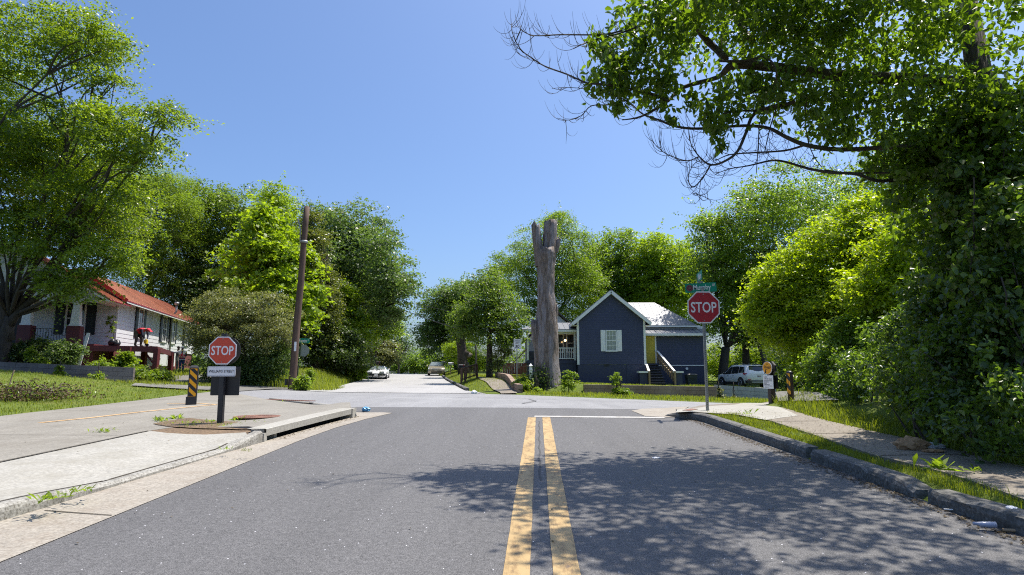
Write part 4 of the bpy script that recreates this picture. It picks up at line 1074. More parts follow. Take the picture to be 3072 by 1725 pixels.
# bollards
def stripes(parent, w, h, z, y, rz, x=0, name='hazard_panel'):
    p = MB(); p.prism(rrect(w, h, .012), -.004, 0); po_ = p.build(name, M_yelw, parent); po_.location = (x, y, z); po_.rotation_euler = (0, 0, rz)
    s = MB()
    for pol in clip_stripes(w, h - .01, .105, 1.0): s.prism(pol, -.0055, -.0042)
    s.build('black_stripe', M_sgnk, po_)
    return po_
b = hit(575, 1214, .13)
t = thing('bollard', 'square black bollard with yellow and black striped panel standing on the trail beside the lawn', 'bollard', (b.x, b.y, g(b.x, b.y) + .12), R(24))
hb_ = (P(577, 1096, b.y) - t.location).z
m_ = MB(); m_.bx(-.1, .1, -.1, .1, -.05, hb_ - .06); m_.add([(-.11, -.11, hb_ - .06), (.11, -.11, hb_ - .06), (.11, .11, hb_ - .06), (-.11, .11, hb_ - .06), (-.06, -.06, hb_), (.06, -.06, hb_), (.06, .06, hb_), (-.06, .06, hb_)], [(0, 1, 5, 4), (1, 2, 6, 5), (2, 3, 7, 6), (3, 0, 4, 7), (4, 5, 6, 7), (3, 2, 1, 0)])
m_.build('shaft', M_blkp, t, bevel=.008)
stripes(t, .155, hb_ * .70, hb_ * .57, -.105, 0)
f = MB(); f.bx(-.13, -.1, -.09, .06, -.02, .2); f.build('foot_bracket', M_blkp, t)
b = hit(2374, 1203.5, .0, gg)
t = thing('bollard', 'round dark brown bollard with yellow stripes beside the shrub at the trail entrance', 'bollard', (b.x, b.y, gg(b.x, b.y) - .02), R(-58))
hb_ = (P(2370, 1115, b.y) - t.location).z; rb_ = .5 * 17.5 / F * b.y
m_ = MB(); m_.tube([(0, 0, -.05), (0, 0, hb_ - .05), (0, 0, hb_ - .02), (0, 0, hb_)], [rb_, rb_, rb_ * .85, rb_ * .4], 20); m_.build('shaft', M_brnp, t)
cpm = MB(); cpm.tube([(0, 0, hb_ - .04), (0, 0, hb_ - .015), (0, 0, hb_ + .02)], [rb_ * 1.08, rb_ * 1.08, rb_ * .5], 20); cpm.build('cap', M_blkp, t)
stripes(t, rb_ * 1.25, hb_ * .68, hb_ * .6, -rb_ * .93, 0)

# utility poles
M_pole = mat('pole_wood', (.1, .06, .042), .8, var=.35, scale=5, stretch=(3, 3, .25), bump=.4, bscale=18)
M_poleg = mat('grey_pole_wood', (.09, .08, .075), .85, var=.3, scale=5, stretch=(3, 3, .25))
def pole(u0, v0, u1, v1, r0, r1, m, label, Y=None, name='utility_pole'):
    b = hit(u0, v0, 0, gg) if Y is None else P(u0, v0, Y)
    t = thing(name, label, 'utility pole', b); tp = P(u1, v1, b.y) - b
    s = MB(); n = 10; s.tube([Vector((0, 0, -.3)).lerp(tp, k / n) + Vector((.015 * math.sin(k * 1.3), 0, 0)) for k in range(n + 1)], [r0 + (r1 - r0) * k / n for k in range(n + 1)], 12, noise=.06); s.build('shaft', m, t)
    return t, tp
t, tp = pole(874, 1168, 921, 620, .185, .135, M_pole, 'brown wooden utility pole leaning right at the corner beside the Austin sign')
bk = MB(); p = tp * .80; bk.tube([p + Vector((-.16, -.1, .0)), p + Vector((-.17, -.1, .6)), p + Vector((-.33, -.08, 1.15)), p + Vector((-.4, -.05, 1.12))], .035, 6); bk.tube([p + Vector((0, 0, -.06)), p + Vector((0, 0, .06))], .2, 12); bk.build('riser_pipe', M_galv, t)
fl = MB(); p = tp * .24; fl.bx(p.x + .03, p.x + .13, -.21, -.2, p.z - .35, p.z + .1); fl.build('notice', M_sgnw, t, fix=False)
bx_ = MB(); bx_.bx(-.3, -.2, -.12, .12, .2, .5); bx_.build('meter_box', M_blkp, t)
t, tp2 = pole(1094, 1112, 1093, 848, .17, .12, M_poleg, 'grey utility pole with insulators behind the yellow guy guard', 56.0)
PT = t.location + tp2
iw = MB(); p = tp2 * .91
for s in (-1, 1): iw = MB(); iw.tube([p + Vector((s * .12, 0, 0)), p + Vector((s * .38, 0, .02))], .03, 6); iw.ball(p + Vector((s * .4, 0, .02)), .08, 8); iw.build('insulator', M_galv, t)
iw = MB()
iw.tube([p * .7 + Vector((.16, 0, 0)), p * .82 + Vector((.16, 0, 0))], .09, 8); iw.build('transformer', M_galv, t)
cd = MB(); cd.tube([(-.2, -.1, 0), (-.18, -.1, tp2.z * .55)], .05, 6); cd.build('conduit', M_galv, t)
t, tp3 = pole(1151 + 1, 1118, 1151, 995, .17, .13, M_pole, 'dark utility pole beside the blue bin near the road crest', 76.0); PT3 = t.location + tp3
t, tp4 = pole(1168, 1105, 1168, 1012, .16, .12, M_poleg, 'farthest thin utility pole seen against the feathery tree', 100.0); PT4 = t.location + tp4
t, tp5 = pole(1428, 1122, 1428, 1035, .1, .07, M_poleg, 'thin grey post behind the sloping timber fence', 56.0, 'post')
gy = thing('guy_wire', 'yellow guy wire guard in front of the grey utility pole', 'guy wire', P(1085, 1112, 54))
s = MB(); a_ = P(1085.5, 1070, 54) - gy.location; s.tube([(0, 0, -.1), a_], .06, 8); s.build('yellow_guard', mat('guard_yellow', (.75, .42, .03), .5), gy)
s = MB(); s.tube([a_, P(1089, 1030, 54.6) - gy.location, P(1092, 930, 55.8) - gy.location], .03, 6); s.build('wire', M_galv, gy)
def wire(name, a, b, sag, label, r=.022):
    a, b = Vector(a), Vector(b); s = MB()
    s.tube([a.lerp(b, k / 14) - Vector((0, 0, sag * 4 * (k / 14) * (1 - k / 14))) for k in range(15)], r, 5); return tag(s.build(name, M_sgnk, None), label, 'wire')
wp = PT - Vector((0, 0, 2.6 * .32))
wire('overhead_wire', wp, P(1500, 1015, 48), .5, 'thick overhead wire sloping down to the round street tree', .03)
wire('overhead_wire', wp + Vector((0, 0, -.15)), PT3 + Vector((0, 0, -.3)), .6, 'overhead wire running between the grey pole and the dark pole', .025)
wire('overhead_wire', P(1130, 880, 70), P(1560, 960, 70), .5, 'thin overhead wire crossing above the road gap', .022)
wire('overhead_wire', P(1150, 965, 80), P(1500, 985, 80), .3, 'upper thin wire low over the road crest', .022)
wire('overhead_wire', P(1150, 975, 82), P(1500, 1003, 82), .3, 'lower thin wire low over the road crest', .022)
wire('overhead_wire', wp + Vector((-.4, 0, .03)), P(860, 940, 55), .3, 'wire from the grey pole disappearing into the oak', .025)

# stop sign seen from behind, with Austin blade
b = hit(888, 1159, 0, gg); YS = b.y
t = thing('street_stop_sign', 'grey back of a stop sign under a green Austin St blade', 'road sign', b)
q = lambda u, v: P(u, v, YS) - b
tp = q(904, 1020); po = MB(); po.bar((0, 0, -.1), tp, .06, .06); po.build('post', mat('green_post', (.06, .09, .05), .5, metal=.2), t)
c = q(908, 1051.6); ro = (q(925.5, 1050) - q(890.5, 1050)).x / 2
s = MB(); s.prism(octagon(ro), .0, .006); so_ = s.build('sign_panel', mat('sign_back', (.25, .28, .25), .5, metal=.3), t); so_.location = (c.x, .06, c.z); so_.rotation_euler = (0, 0, R(14))
s = MB(); a, d = q(894, 1015), q(929, 1029.5); W_, H_ = d.x - a.x, a.z - d.z; s.prism(rrect(W_, H_, .02), -.003, .003); so_ = s.build('name_blade', M_green, t); so_.location = ((a.x + d.x) / 2, -.03, (a.z + d.z) / 2); so_.rotation_euler = (0, R(2), 0)
flat_text(so_, 'Austin', W_ * .72, H_ * .66, (-W_ * .1, -.006, 0), M_sgnw, bold=.02); flat_text(so_, 'ST', W_ * .11, H_ * .3, (W_ * .39, -.006, H_ * .14), M_sgnw, bold=.01)

# speed limit sign
b = P(1551, 1138, 36.5); YS = b.y
t = thing('speed_limit_sign', 'white SPEED LIMIT 30 sign on a grey post left of the dead trunk', 'road sign', b); q = lambda u, v: P(u, v, YS) - b
po = MB(); po.bx(-.03, .03, .01, .06, -.3, q(1551, 1018).z); po.build('post', M_galv, t)
a, d = q(1541, 1017), q(1562.5, 1047); W_, H_ = d.x - a.x, a.z - d.z; xc, zc = (a.x + d.x) / 2, (a.z + d.z) / 2
s = MB(); s.prism(rrect(W_, H_, .03, xc, zc), -.006, 0); so_ = s.build('sign_panel', M_sgnw, t)
e = MB()
for x0_, x1_, z0_, z1_ in ((-W_ * .46, W_ * .46, H_ * .46, H_ * .475), (-W_ * .46, W_ * .46, -H_ * .475, -H_ * .46), (-W_ * .475, -W_ * .46, -H_ * .46, H_ * .46), (W_ * .46, W_ * .475, -H_ * .46, H_ * .46)): e.bx(xc + x0_, xc + x1_, -.008, -.0065, zc + z0_, zc + z1_)
e.build('border', M_sgnk, so_)
flat_text(so_, 'SPEED', W_ * .78, H_ * .13, (xc, -.01, zc + H_ * .31), M_sgnk, bold=.01); flat_text(so_, 'LIMIT', W_ * .62, H_ * .13, (xc, -.01, zc + H_ * .10), M_sgnk, bold=.01); flat_text(so_, '30', W_ * .62, H_ * .32, (xc, -.01, zc - H_ * .24), M_sgnk, bold=.025)

# ------------------------------------------------------------------ small street furniture
def mailbox(u, v, vb, Y, m, label, pm=None, wd=.42):
    b = P(u, vb, Y); b.z = gg(b.x, b.y); t = thing('mailbox', label, 'mailbox', b, R(12)); z = (P(u, v, Y) - b).z
    p = MB(); p.bx(-.045, .045, -.045, .045, -.2, z - .1); p.build('post', pm or M_lumber, t)
    s = MB(); n = 8; prof = [(-.09, -.09)] + [(.09 * math.cos(math.pi * (1 - k / n)), .02 + .09 * math.sin(math.pi * k / n)) for k in range(n + 1)] + [(.09, -.09)]
    s.prism([(x * 1.1, z + zz * 1.2) for x, zz in prof], -wd / 2, wd / 2, axis='x'); s.build('box', m, t)
    fl = MB(); fl.bx(wd * .2, wd * .32, -.115, -.105, z - .02, z + .12); fl.build('flag', M_stopr, t); return t
M_mbw = mat('mailbox_silver', (.6, .61, .62), .35, metal=.4)
mailbox(1352, 1091, 1115, 62, M_mbw, 'silver mailbox on a thin post beside the road, nearer of the two', wd=.5)
mailbox(1331, 1087, 1113, 66, mat('mailbox_grey', (.42, .42, .4), .5), 'pale grey mailbox just behind the sedan', wd=.5)
mailbox(1385, 1098.5, 1135, 45, M_black, 'black mailbox by the end of the sloping timber fence', wd=.45)
mailbox(1134, 1088, 1112, 66, M_black, 'black mailbox on a wooden post behind the white coupe', wd=.5)
mailbox(1101, 1096, 1114, 62, M_mbw, 'small silver mailbox beside the grey utility pole', wd=.35)
def bin_(u, v0, v1, Y, wpx, m, label, rz=0.0):
    b = P(u, v1, Y); t = thing('wheelie_bin', label, 'bin', b, rz); h = (P(u, v0, Y) - b).z; w = wpx / F * Y
    s = MB(); a = w / 2
    s.add([(-a * .8, -a * .8, .04), (a * .8, -a * .8, .04), (a * .8, a * .8, .04), (-a * .8, a * .8, .04), (-a, -a, h * .9), (a, -a, h * .9), (a, a, h * .9), (-a, a, h * .9)], [(0, 1, 5, 4), (1, 2, 6, 5), (2, 3, 7, 6), (3, 0, 4, 7), (3, 2, 1, 0), (4, 5, 6, 7)])
    s.bx(-a * .5, a * .5, -a * 1.02, -a * .98, h * .62, h * .66); s.build('tub', m, t, bevel=.02)
    l = MB(); l.add([(-a * 1.05, -a * 1.1, h * .905), (a * 1.05, -a * 1.1, h * .905), (a * 1.05, a * 1.05, h * .905), (-a * 1.05, a * 1.05, h * .905), (-a * .8, -a * .8, h), (a * .8, -a * .8, h), (a * .8, a * .8, h), (-a * .8, a * .8, h)], [(0, 1, 5, 4), (1, 2, 6, 5), (2, 3, 7, 6), (3, 0, 4, 7), (3, 2, 1, 0), (4, 5, 6, 7)]); l.build('lid', m, t, bevel=.015)
    for sx in (-1, 1):
        wl3 = MB(); wl3.disc((sx * a * .75, a * .75, .12), .11, .05, 14, axis='x'); wl3.build('wheel', M_black, t)
    return t
bin_(1151, 1101, 1121.5, 72, 16, mat('bin_blue', (.02, .045, .2), .5), 'blue wheelie bin at the kerb behind the white coupe')
bin_(2074, 1121, 1158, 45.2, 30, mat('bin_grey', (.035, .045, .045), .5), 'dark grey wheelie bin against the navy wall')
bin_(1398, 1088, 1112, 62, 18, mat('bin_brown_grey', (.1, .1, .1), .6), 'dark grey bin beside the fork-limbed trunk')
# timber fence by the footpath
f0_, f1_ = P(1384, 1146, 41.5), P(1431, 1135, 43.5)
t = thing('timber_fence', 'brown timber fence panel rising beside the sloping footpath', 'fence', (f0_.x, f0_.y, 0))
A_, B_ = Vector((0, 0, gg(f0_.x, f0_.y))), Vector((f1_.x - f0_.x, f1_.y - f0_.y, gg(f1_.x, f1_.y)))
zA, zB = P(1384, 1106, 41.5).z, P(1431, 1092, 43.5).z
M_fence = mat('fence_brown', (.13, .07, .042), .75, var=.25, scale=6)
rl = MB(); rl.bar((A_.x, A_.y, zA), (B_.x, B_.y, zB), .1, .09); rl.bar((A_.x, A_.y, zA - .75), (B_.x, B_.y, zB - .75), .05, .07); rl.build('rail', M_fence, t, fix=False)
for p, zt_ in ((A_, zA), (B_, zB), (A_.lerp(B_, .25), zA + (zB - zA) * .25)):
    po = MB(); po.bx(p.x - .07, p.x + .07, p.y - .07, p.y + .07, p.z - .2, zt_ - .04); po.build('post', M_fence, t, fix=False)
for k in range(1, 12):
    if k == 3: continue
    p = A_.lerp(B_, k / 12); z_ = zA + (zB - zA) * k / 12; ba_ = MB(); ba_.bx(p.x - .022, p.x + .022, p.y - .022, p.y + .022, z_ - .85, z_ - .05); ba_.build('baluster', M_fence, t, fix=False)
# low iron railing in front of the porch
t = thing('iron_railing', 'rusty brown iron railing with white gatepost left of the dead trunk', 'railing', (0, 0, 0))
YR = 41.0; a, d = P(1511, 1127, YR), P(1588, 1127, YR); t.location = a; zt_ = (P(1511, 1098.5, YR) - a).z
rl = MB(); ln_ = (d - a).x; rl.bx(-.05, ln_, -.03, .03, zt_ - .03, zt_ + .03); rl.bx(0, ln_, -.02, .02, -.02, .02); rl.build('rail', M_fence, t, fix=False)
for k in range(1, 9): s = MB(); s.bx(ln_ * k / 9 - .014, ln_ * k / 9 + .014, -.014, .014, -.25, zt_ - .03); s.build('baluster', M_fence, t, fix=False)
s = MB(); s.bx(-.05, .05, -.05, .05, -.4, zt_ + .04); s.build('post', M_fence, t, fix=False)
s = MB(); s.bx(ln_ + .0, ln_ + .2, -.1, .1, -.4, zt_ + .02); s.bx(ln_ - .04, ln_ + .24, -.13, .13, zt_ * .55, zt_ * .62); s.add([(ln_ - .04, -.13, zt_ + .02), (ln_ + .24, -.13, zt_ + .02), (ln_ + .24, .13, zt_ + .02), (ln_ - .04, .13, zt_ + .02), (ln_ + .1, 0, zt_ + .2)], [(0, 1, 4), (1, 2, 4), (2, 3, 4), (3, 0, 4)]); s.build('gatepost', M_wtrim, t, fix=False)
# wire fence on the bank
pts = [hit(u, v, 0, gg) for u, v in ((1000, 1122), (1016, 1128), (1036, 1134))]
t = thing('wire_fence', 'low rusty wire fence on short posts along the weedy bank', 'fence', (pts[0].x, pts[0].y, 0))
for i, p in enumerate([pts[0], (pts[0] + pts[1]) / 2, pts[1], (pts[1] + pts[2]) / 2, pts[2]]):
    s = MB(); x, y = p.x - pts[0].x, p.y - pts[0].y; z = gg(p.x, p.y); s.tube([(x, y, z - .1), (x, y, z + 1.0)], .03, 6); s.build('post', M_iron, t)
s = MB()
for h_ in (.35, .65, .95):
    s.tube([(p.x - pts[0].x, p.y - pts[0].y, gg(p.x, p.y) + h_) for p in pts], .012, 5)
s.build('wire', M_iron, t)
hr0 = P(1052, 1098, 50); t = thing('pipe_handrail', 'grey pipe handrail descending the bank behind the coupe', 'handrail', (hr0.x, hr0.y, gg(hr0.x, hr0.y)))
zz = hr0.z - t.location.z + .2
for n_i, (dx, dz) in enumerate(((0, 0), (0, -.4))):
    s = MB(); s.tube([(0, 0, zz + dz), (.75, 0, zz + dz), (1.6, -.5, zz - .9 + dz)], .028, 6); s.build('rail', M_galv, t)
for x, z_ in ((0, zz), (.75, zz), (1.6, zz - .9)): s = MB(); s.tube([(x, -.3 * max(0, x - .8), -1.0), (x, -.59 * max(0, x - .75), z_)], .028, 6); s.build('post', M_galv, t)

# manhole lid on the trail, litter
b = hit(771, 1251, .15); rad = 65 / F * b.y
m_ = MB(); m_.disc((0, 0, 0), rad, .012, 40)
for k in range(10): m_.tube([(rad * (.1 + .085 * k) * math.cos(a_), rad * (.1 + .085 * k) * math.sin(a_), .0125) for a_ in np.linspace(0, 2 * math.pi, 30)], .003, 4)
o = tag(m_.build('manhole_cover', M_rust, None, fix=False), 'round rusty iron lid set in the pale trail corner', 'manhole cover'); o.location = (b.x, b.y, b.z + .004)
b = hit(862, 1211, .02); m_ = MB(); m_.bx(-1.0, 1.0, -.12, .12, 0, .012)
for k in range(24): m_.bx(-.97 + k * .083, -.94 + k * .083, -.11, .11, .0121, .016)
o = tag(m_.build('drain_grate', M_rust, None, fix=False), 'long rusty grate flush in the trail edge at the cross street', 'drain grate'); o.location = (b.x, b.y, g(b.x, b.y) + .11); o.rotation_euler = (0, 0, R(-30))
def crumple(name, c, sz, m, label, cat, seed, fold=.3):
    rs_ = np.random.default_rng(seed); me = bpy.data.meshes.new(name); bm = bmesh.new(); bmesh.ops.create_icosphere(bm, subdivisions=3, radius=1)
    for v in bm.verts:
        n = v.co.copy(); k = 1 + fold * (math.sin(n.x * 5 + seed) * math.cos(n.y * 6 + seed * 2) + .6 * math.sin(n.z * 9 + n.x * 7)) * .6 + rs_.uniform(-.06, .06)
        v.co = Vector((n.x * sz[0] * k, n.y * sz[1] * k, max(-.02, n.z * sz[2] * k + sz[2] * .5)))
    bm.to_mesh(me); bm.free(); o = link(name, me, None, [m]); o.location = c; return tag(o, label, cat)
b = hit(2736, 1346, .16)
crumple('paper_bag', b, (.2, .1, .095), mat('kraft_paper', (.42, .26, .14), .8, var=.15, scale=8), 'crumpled brown paper bag lying on the sidewalk by the hedge', 'litter', 3)
b = hit(2795, 1344, .16); crumple('plastic_bag', b, (.16, .07, .045), mat('white_plastic', (.62, .6, .63), .4), 'flattened white plastic bag beside the brown paper bag', 'litter', 5)
b = hit(2800, 1355, .16); crumple('paper_scrap', b, (.14, .06, .02), MATS['kraft_paper'], 'small torn brown paper scrap below the white bag', 'litter', 8)
b = hit(1098, 1232, .02); crumple('cup', b, (.09, .07, .06), mat('blue_cup', (.12, .35, .55), .4), 'crushed blue and white cup lying by the storm drain', 'litter', 9)
def bottle(u, v, rz, label):
    b = hit(u, v, .02); s = MB(); s.tube([(-.075, 0, .025), (-.07, 0, .025), (.02, 0, .022), (.05, 0, .025), (.075, 0, .025)], [.014, .025, .021, .013, .011], 12); o = tag(s.build('plastic_bottle', mat('bottle_plastic', (.33, .36, .45), .25, spec=.6), None), label, 'bottle'); o.location = b; o.rotation_euler = (0, 0, rz)
bottle(2955, 1583, R(160), 'crushed clear plastic bottle in the gutter by the kerb')
b = hit(3034, 1525, .17); crumple('paper_scrap', b, (.035, .03, .012), M_sgnw, 'tiny white scrap on the grass strip by the kerb', 'litter', 12)
s = MB(); s.tube([(0, 0, .02), (.2, -.07, .025), (.45, -.22, .02)], [.012, .014, .01], 6); o = tag(s.build('stick', M_lumber, None), 'pale stick lying in the gutter beyond the plastic bottle', 'stick'); o.location = hit(3008, 1598, .0)
s = MB(); s.tube([(0, 0, .015), (.08, -.06, .02), (.13, -.1, .015)], .006, 5); o = tag(s.build('stick', M_wtrim, None), 'short white straw lying on the asphalt near the kerb', 'straw'); o.location = hit(2832, 1533, .0)
b = hit(1968, 1375, .0); crumple('paper_scrap', b, (.05, .03, .012), M_sgnw, 'tiny white paper scrap alone on the asphalt', 'litter', 15)
b = hit(1423, 1181, .0); crumple('plastic_bag', b, (.14, .12, .1), M_sgnw, 'small white bag at the end of the broken kerb stones', 'litter', 17)
# ------------------------------------------------------------------ vehicles
M_carw = mat('car_white', (.72, .73, .74), .22, spec=.7)
M_carg = mat('car_gold', (.36, .32, .24), .25, metal=.4)
M_tyre = mat('tyre_rubber', (.015, .015, .016), .8)
M_rim = mat('alloy_rim', (.5, .5, .52), .25, metal=.8)
M_cglass = mat('car_glass', (.012, .014, .016), .05, spec=.9)
M_cglassl = mat('windscreen_glass', (.16, .19, .18), .08, spec=.9)
M_ctrim = mat('car_dark_trim', (.02, .02, .022), .5)
M_chrome = mat('chrome', (.6, .6, .62), .15, metal=1)
M_tail = mat('tail_light_red', (.35, .015, .03), .2)
M_lens = mat('headlight_lens', (.55, .57, .58), .1, spec=.8)
def section(st):
    y, zb, wb, zs, ws, zt, wt = st
    return [(0, zb), (wb * .9, zb), (wb, zb + .08), (ws * 1.0, zb + (zs - zb) * .55), (ws * .985, zs - .02), (ws * .95, zs + .015), (wt, zt - .045 if zt - zs > .2 else zt - .012), (wt * .82, zt - .008), (0, zt)]
def interp_st(sts, y):
    ys_ = [s[0] for s in sts]; return [y] + [float(np.interp(y, ys_, [s[k] for s in sts])) for k in range(1, 7)]
def loft(sts, m, parent, name='body', n=60):
    ys_ = sorted(set(list(np.linspace(sts[0][0], sts[-1][0], n)) + [s[0] for s in sts]))
    mb = MB(); rows = []
    for y in ys_:
        half = section(interp_st(sts, y)); ring = [(x, y, z) for x, z in half] + [(-x, y, z) for x, z in half[-2:0:-1]]; rows.append(ring)
    k = len(rows[0]); vs_ = [p for r in rows for p in r]; fs_ = []
    for i in range(len(rows) - 1):
        for j in range(k): j2 = (j + 1) % k; fs_.append((i * k + j, i * k + j2, (i + 1) * k + j2, (i + 1) * k + j))
    fs_.append(tuple(range(k))); fs_.append(tuple((len(rows) - 1) * k + j for j in reversed(range(k))))
    mb.add(vs_, fs_, 0, True); o = mb.build(name, m, parent)
    return o
def side_glass(sts, ya, yb, parent, lo=.05, hi=.1, slant0=0.0, slant1=0.0, name='side_window', m=None):
    for sx in (-1, 1):
        mb = MB(); n = 6; vs_ = []
        for i in range(n + 1):
            for (f_, sl) in ((0, 0), (1, 1)):
                y = ya + (yb - ya) * i / n
                if f_: y += slant0 * (1 - i / n) + slant1 * i / n
                s = interp_st(sts, y); a = (s[4] * .95, s[3] + .015); b = (s[6], s[5] - .045)
                t = lo if f_ == 0 else 1 - hi
                vs_.append((sx * (a[0] + (b[0] - a[0]) * t + .012), y, a[1] + (b[1] - a[1]) * t))
        mb.add(vs_, [(2 * i, 2 * i + 1, 2 * i + 3, 2 * i + 2) for i in range(n)], 0, True); mb.build(name, m or M_cglass, parent)
def screen(p0, p1, w0, w1, parent, name, m, off, bulge=.05):
    """glass sheet between (y,z) p0 (lower) and p1 (upper); half widths w0,w1; off = outward (y,z)"""
    mb = MB(); n = 8; vs_ = []
    for i in range(n + 1):
        t = i / n * 2 - 1
        for p, w in ((p0, w0), (p1, w1)): vs_.append((t * w, p[0] + off[0] * (1 - .8 * t * t) , p[1] + off[1]))
    mb.add(vs_, [(2 * i, 2 * i + 1, 2 * i + 3, 2 * i + 2) for i in range(n)], 0, True); return mb.build(name, m, parent)
def wheel(parent, x, y, r, w, spokes=5):
    sx = 1 if x > 0 else -1
    mb = MB(); mb.tube([(x - w / 2, y, r), (x - w / 2 + .02, y, r), (x + w / 2 - .02, y, r), (x + w / 2, y, r)], [r * .9, r, r, r * .9], 24); t = mb.build('wheel', M_tyre, parent)
    rm = MB(); xo = x + sx * (w / 2 + .004); n = 20
    rm.tube([(xo - sx * .01, y, r), (xo, y, r)], r * .16, 12)
    for k in range(spokes):
        a = 2 * math.pi * k / spokes + .3
        for da in (-.13, .13): rm.bar((xo, y + r * .1 * math.cos(a), r + r * .1 * math.sin(a)), (xo, y + r * .64 * math.cos(a + da), r + r * .64 * math.sin(a + da)), r * .09, .02)
    rm.tube([(xo, y + r * .64 * math.cos(a), r + r * .64 * math.sin(a)) for a in np.linspace(0, 2 * math.pi, n + 1)], r * .05, 6)
    rm.build('rim', M_rim, t, fix=False)
    hb = MB(); hb.disc((xo - sx * .008 if sx > 0 else xo - sx * .008, y, r), r * .62, .002 * sx, 20, axis='x'); hb.build('hub_well', M_ctrim, t)
    ar = MB(); n = 16; ra, rb = r * 1.02, r * 1.2
    vs_ = []
    for k in range(n + 1):
        a = math.pi * k / n * 1.12 - .19
        for rr_ in (ra, rb): vs_.append((x + sx * (w / 2 - .015), y + rr_ * math.cos(a), r + rr_ * math.sin(a)))
    return t
def arch(parent, x, y, r, m):
    n = 18; mb = MB(); vs_ = []
    sx = 1 if x > 0 else -1
    for k in range(n + 1):
        a = math.pi * k / n * 1.2 - .31
        for rr_, xx in ((r * .0, x), (r * 1.16, x), (r * 1.16, x - sx * .06)): vs_.append((xx, y + rr_ * math.cos(a), r + rr_ * math.sin(a)))
    for k in range(n): b = 3 * k; mb.f += []; mb.add([vs_[b + 1], vs_[b + 4], vs_[b + 5], vs_[b + 2], vs_[b]], [(0, 1, 2, 3), (4, 0, 1)])
    return mb.build('wheel_arch', m, parent, fix=False)

# white SUV seen from behind: rear at -y
b = P(2276, 1163, 43.2); b.z = gg(17.5, 45) + .0
c0 = Vector((b.x - .3, b.y + 2.2, 0)); suvz = P(2225, 1164, 44.5).z
suv = thing('parked_suv', 'white SUV with black lower trim parked beside the navy house', 'car', (c0.x, c0.y, suvz), R(9))
#       y     zb   wb   zs   ws   zt   wt
S = [(-2.30, .50, .72, .80, .78, .98, .66), (-2.24, .40, .82, .96, .88, 1.16, .72), (-2.16, .36, .86, 1.02, .91, 1.30, .70), (-1.95, .32, .88, 1.06, .92, 1.56, .66), (-1.6, .28, .90, 1.06, .925, 1.66, .66), (-.6, .26, .90, 1.02, .925, 1.70, .67), (.2, .26, .90, .99, .925, 1.68, .66), (.75, .26, .90, .97, .92, 1.48, .64), (1.25, .26, .90, .96, .91, 1.13, .70), (1.5, .27, .90, .96, .91, 1.05, .76), (2.0, .3, .86, .90, .87, .98, .74), (2.22, .36, .78, .8, .78, .86, .62), (2.30, .45, .66, .68, .66, .72, .5)]
loft(S, M_carw, suv)
side_glass(S, -.98, -.02, suv, .03, .12, .03, 0); side_glass(S, .02, 1.05, suv, .03, .12, 0, -.5); side_glass(S, -1.82, -1.02, suv, .1, .14, .22, .03)
screen((-2.2, 1.08), (-2.0, 1.57), .70, .60, suv, 'rear_window', M_cglass, (-.05, .03)); screen((1.2, 1.12), (.55, 1.6), .72, .6, suv, 'windscreen', M_cglass, (.05, .05))
lowt = MB(); lowt.bx(-.92, .92, -2.31, -2.0, .36, .58); lowt.bx(-.935, -.885, -1.05, 1.05, .24, .46); lowt.bx(.885, .935, -1.05, 1.05, .24, .46); lowt.build('lower_cladding', M_ctrim, suv, fix=False)
bs = MB(); bs.bx(-.62, .62, -2.335, -2.29, .4, .5); bs.build('bumper_skid', M_galv, suv)
for sx in (-1, 1):
    tl_ = MB(); tl_.add([(sx * .42, -2.27, .95), (sx * .9, -2.15, .92), (sx * .945, -1.75, 1.02), (sx * .93, -1.75, 1.10), (sx * .87, -2.16, 1.08), (sx * .42, -2.24, 1.02)], [(0, 1, 4, 5), (1, 2, 3, 4)]); tl_.build('tail_light', M_tail, suv)
    re = MB(); re.bx(sx * .78 - .12, sx * .78 + .12, -2.325, -2.3, .6, .66); re.build('reflector', M_tail, suv)
    mi = MB(); mi.ball((sx * 1.02, .82, 1.06), .11, 8, sc=(1, .6, .8)); mi.build('mirror', M_ctrim, suv)
    for yy in (-.35, .45): hd_ = MB(); hd_.bar((sx * .935, yy - .09, .93), (sx * .935, yy + .09, .93), .03, .035); hd_.build('handle', M_carw, suv)
    rr_ = MB(); rr_.tube([(sx * .56, -1.6, 1.66), (sx * .56, -1.3, 1.74), (sx * .56, .0, 1.76), (sx * .56, .25, 1.69)], .022, 6); rr_.build('roof_rail', M_galv, suv)
    for yy in (-1.36, 1.36): arch(suv, sx * .935, yy, .38, M_ctrim); wheel(suv, sx * .86, yy, .37, .24)
pl_ = MB(); pl_.bx(-.16, .16, -2.30, -2.28, .80, .93); plt = pl_.build('number_plate', M_sgnw, suv)
for k in range(5):
    e = MB(); e.bx(-.11 + k * .05, -.08 + k * .05, -2.303, -2.301, .84, .89); e.build('plate_character', mat('plate_ink', (.25, .1, .08), .5), plt)
ga = MB(); ga.bx(-.35, .35, -2.30, -2.275, .955, .985); ga.build('garnish', M_chrome, suv); sp = MB(); sp.bx(-.6, .6, -2.12, -1.9, 1.6, 1.635); sp.build('spoiler', M_carw, suv, bevel=.01)

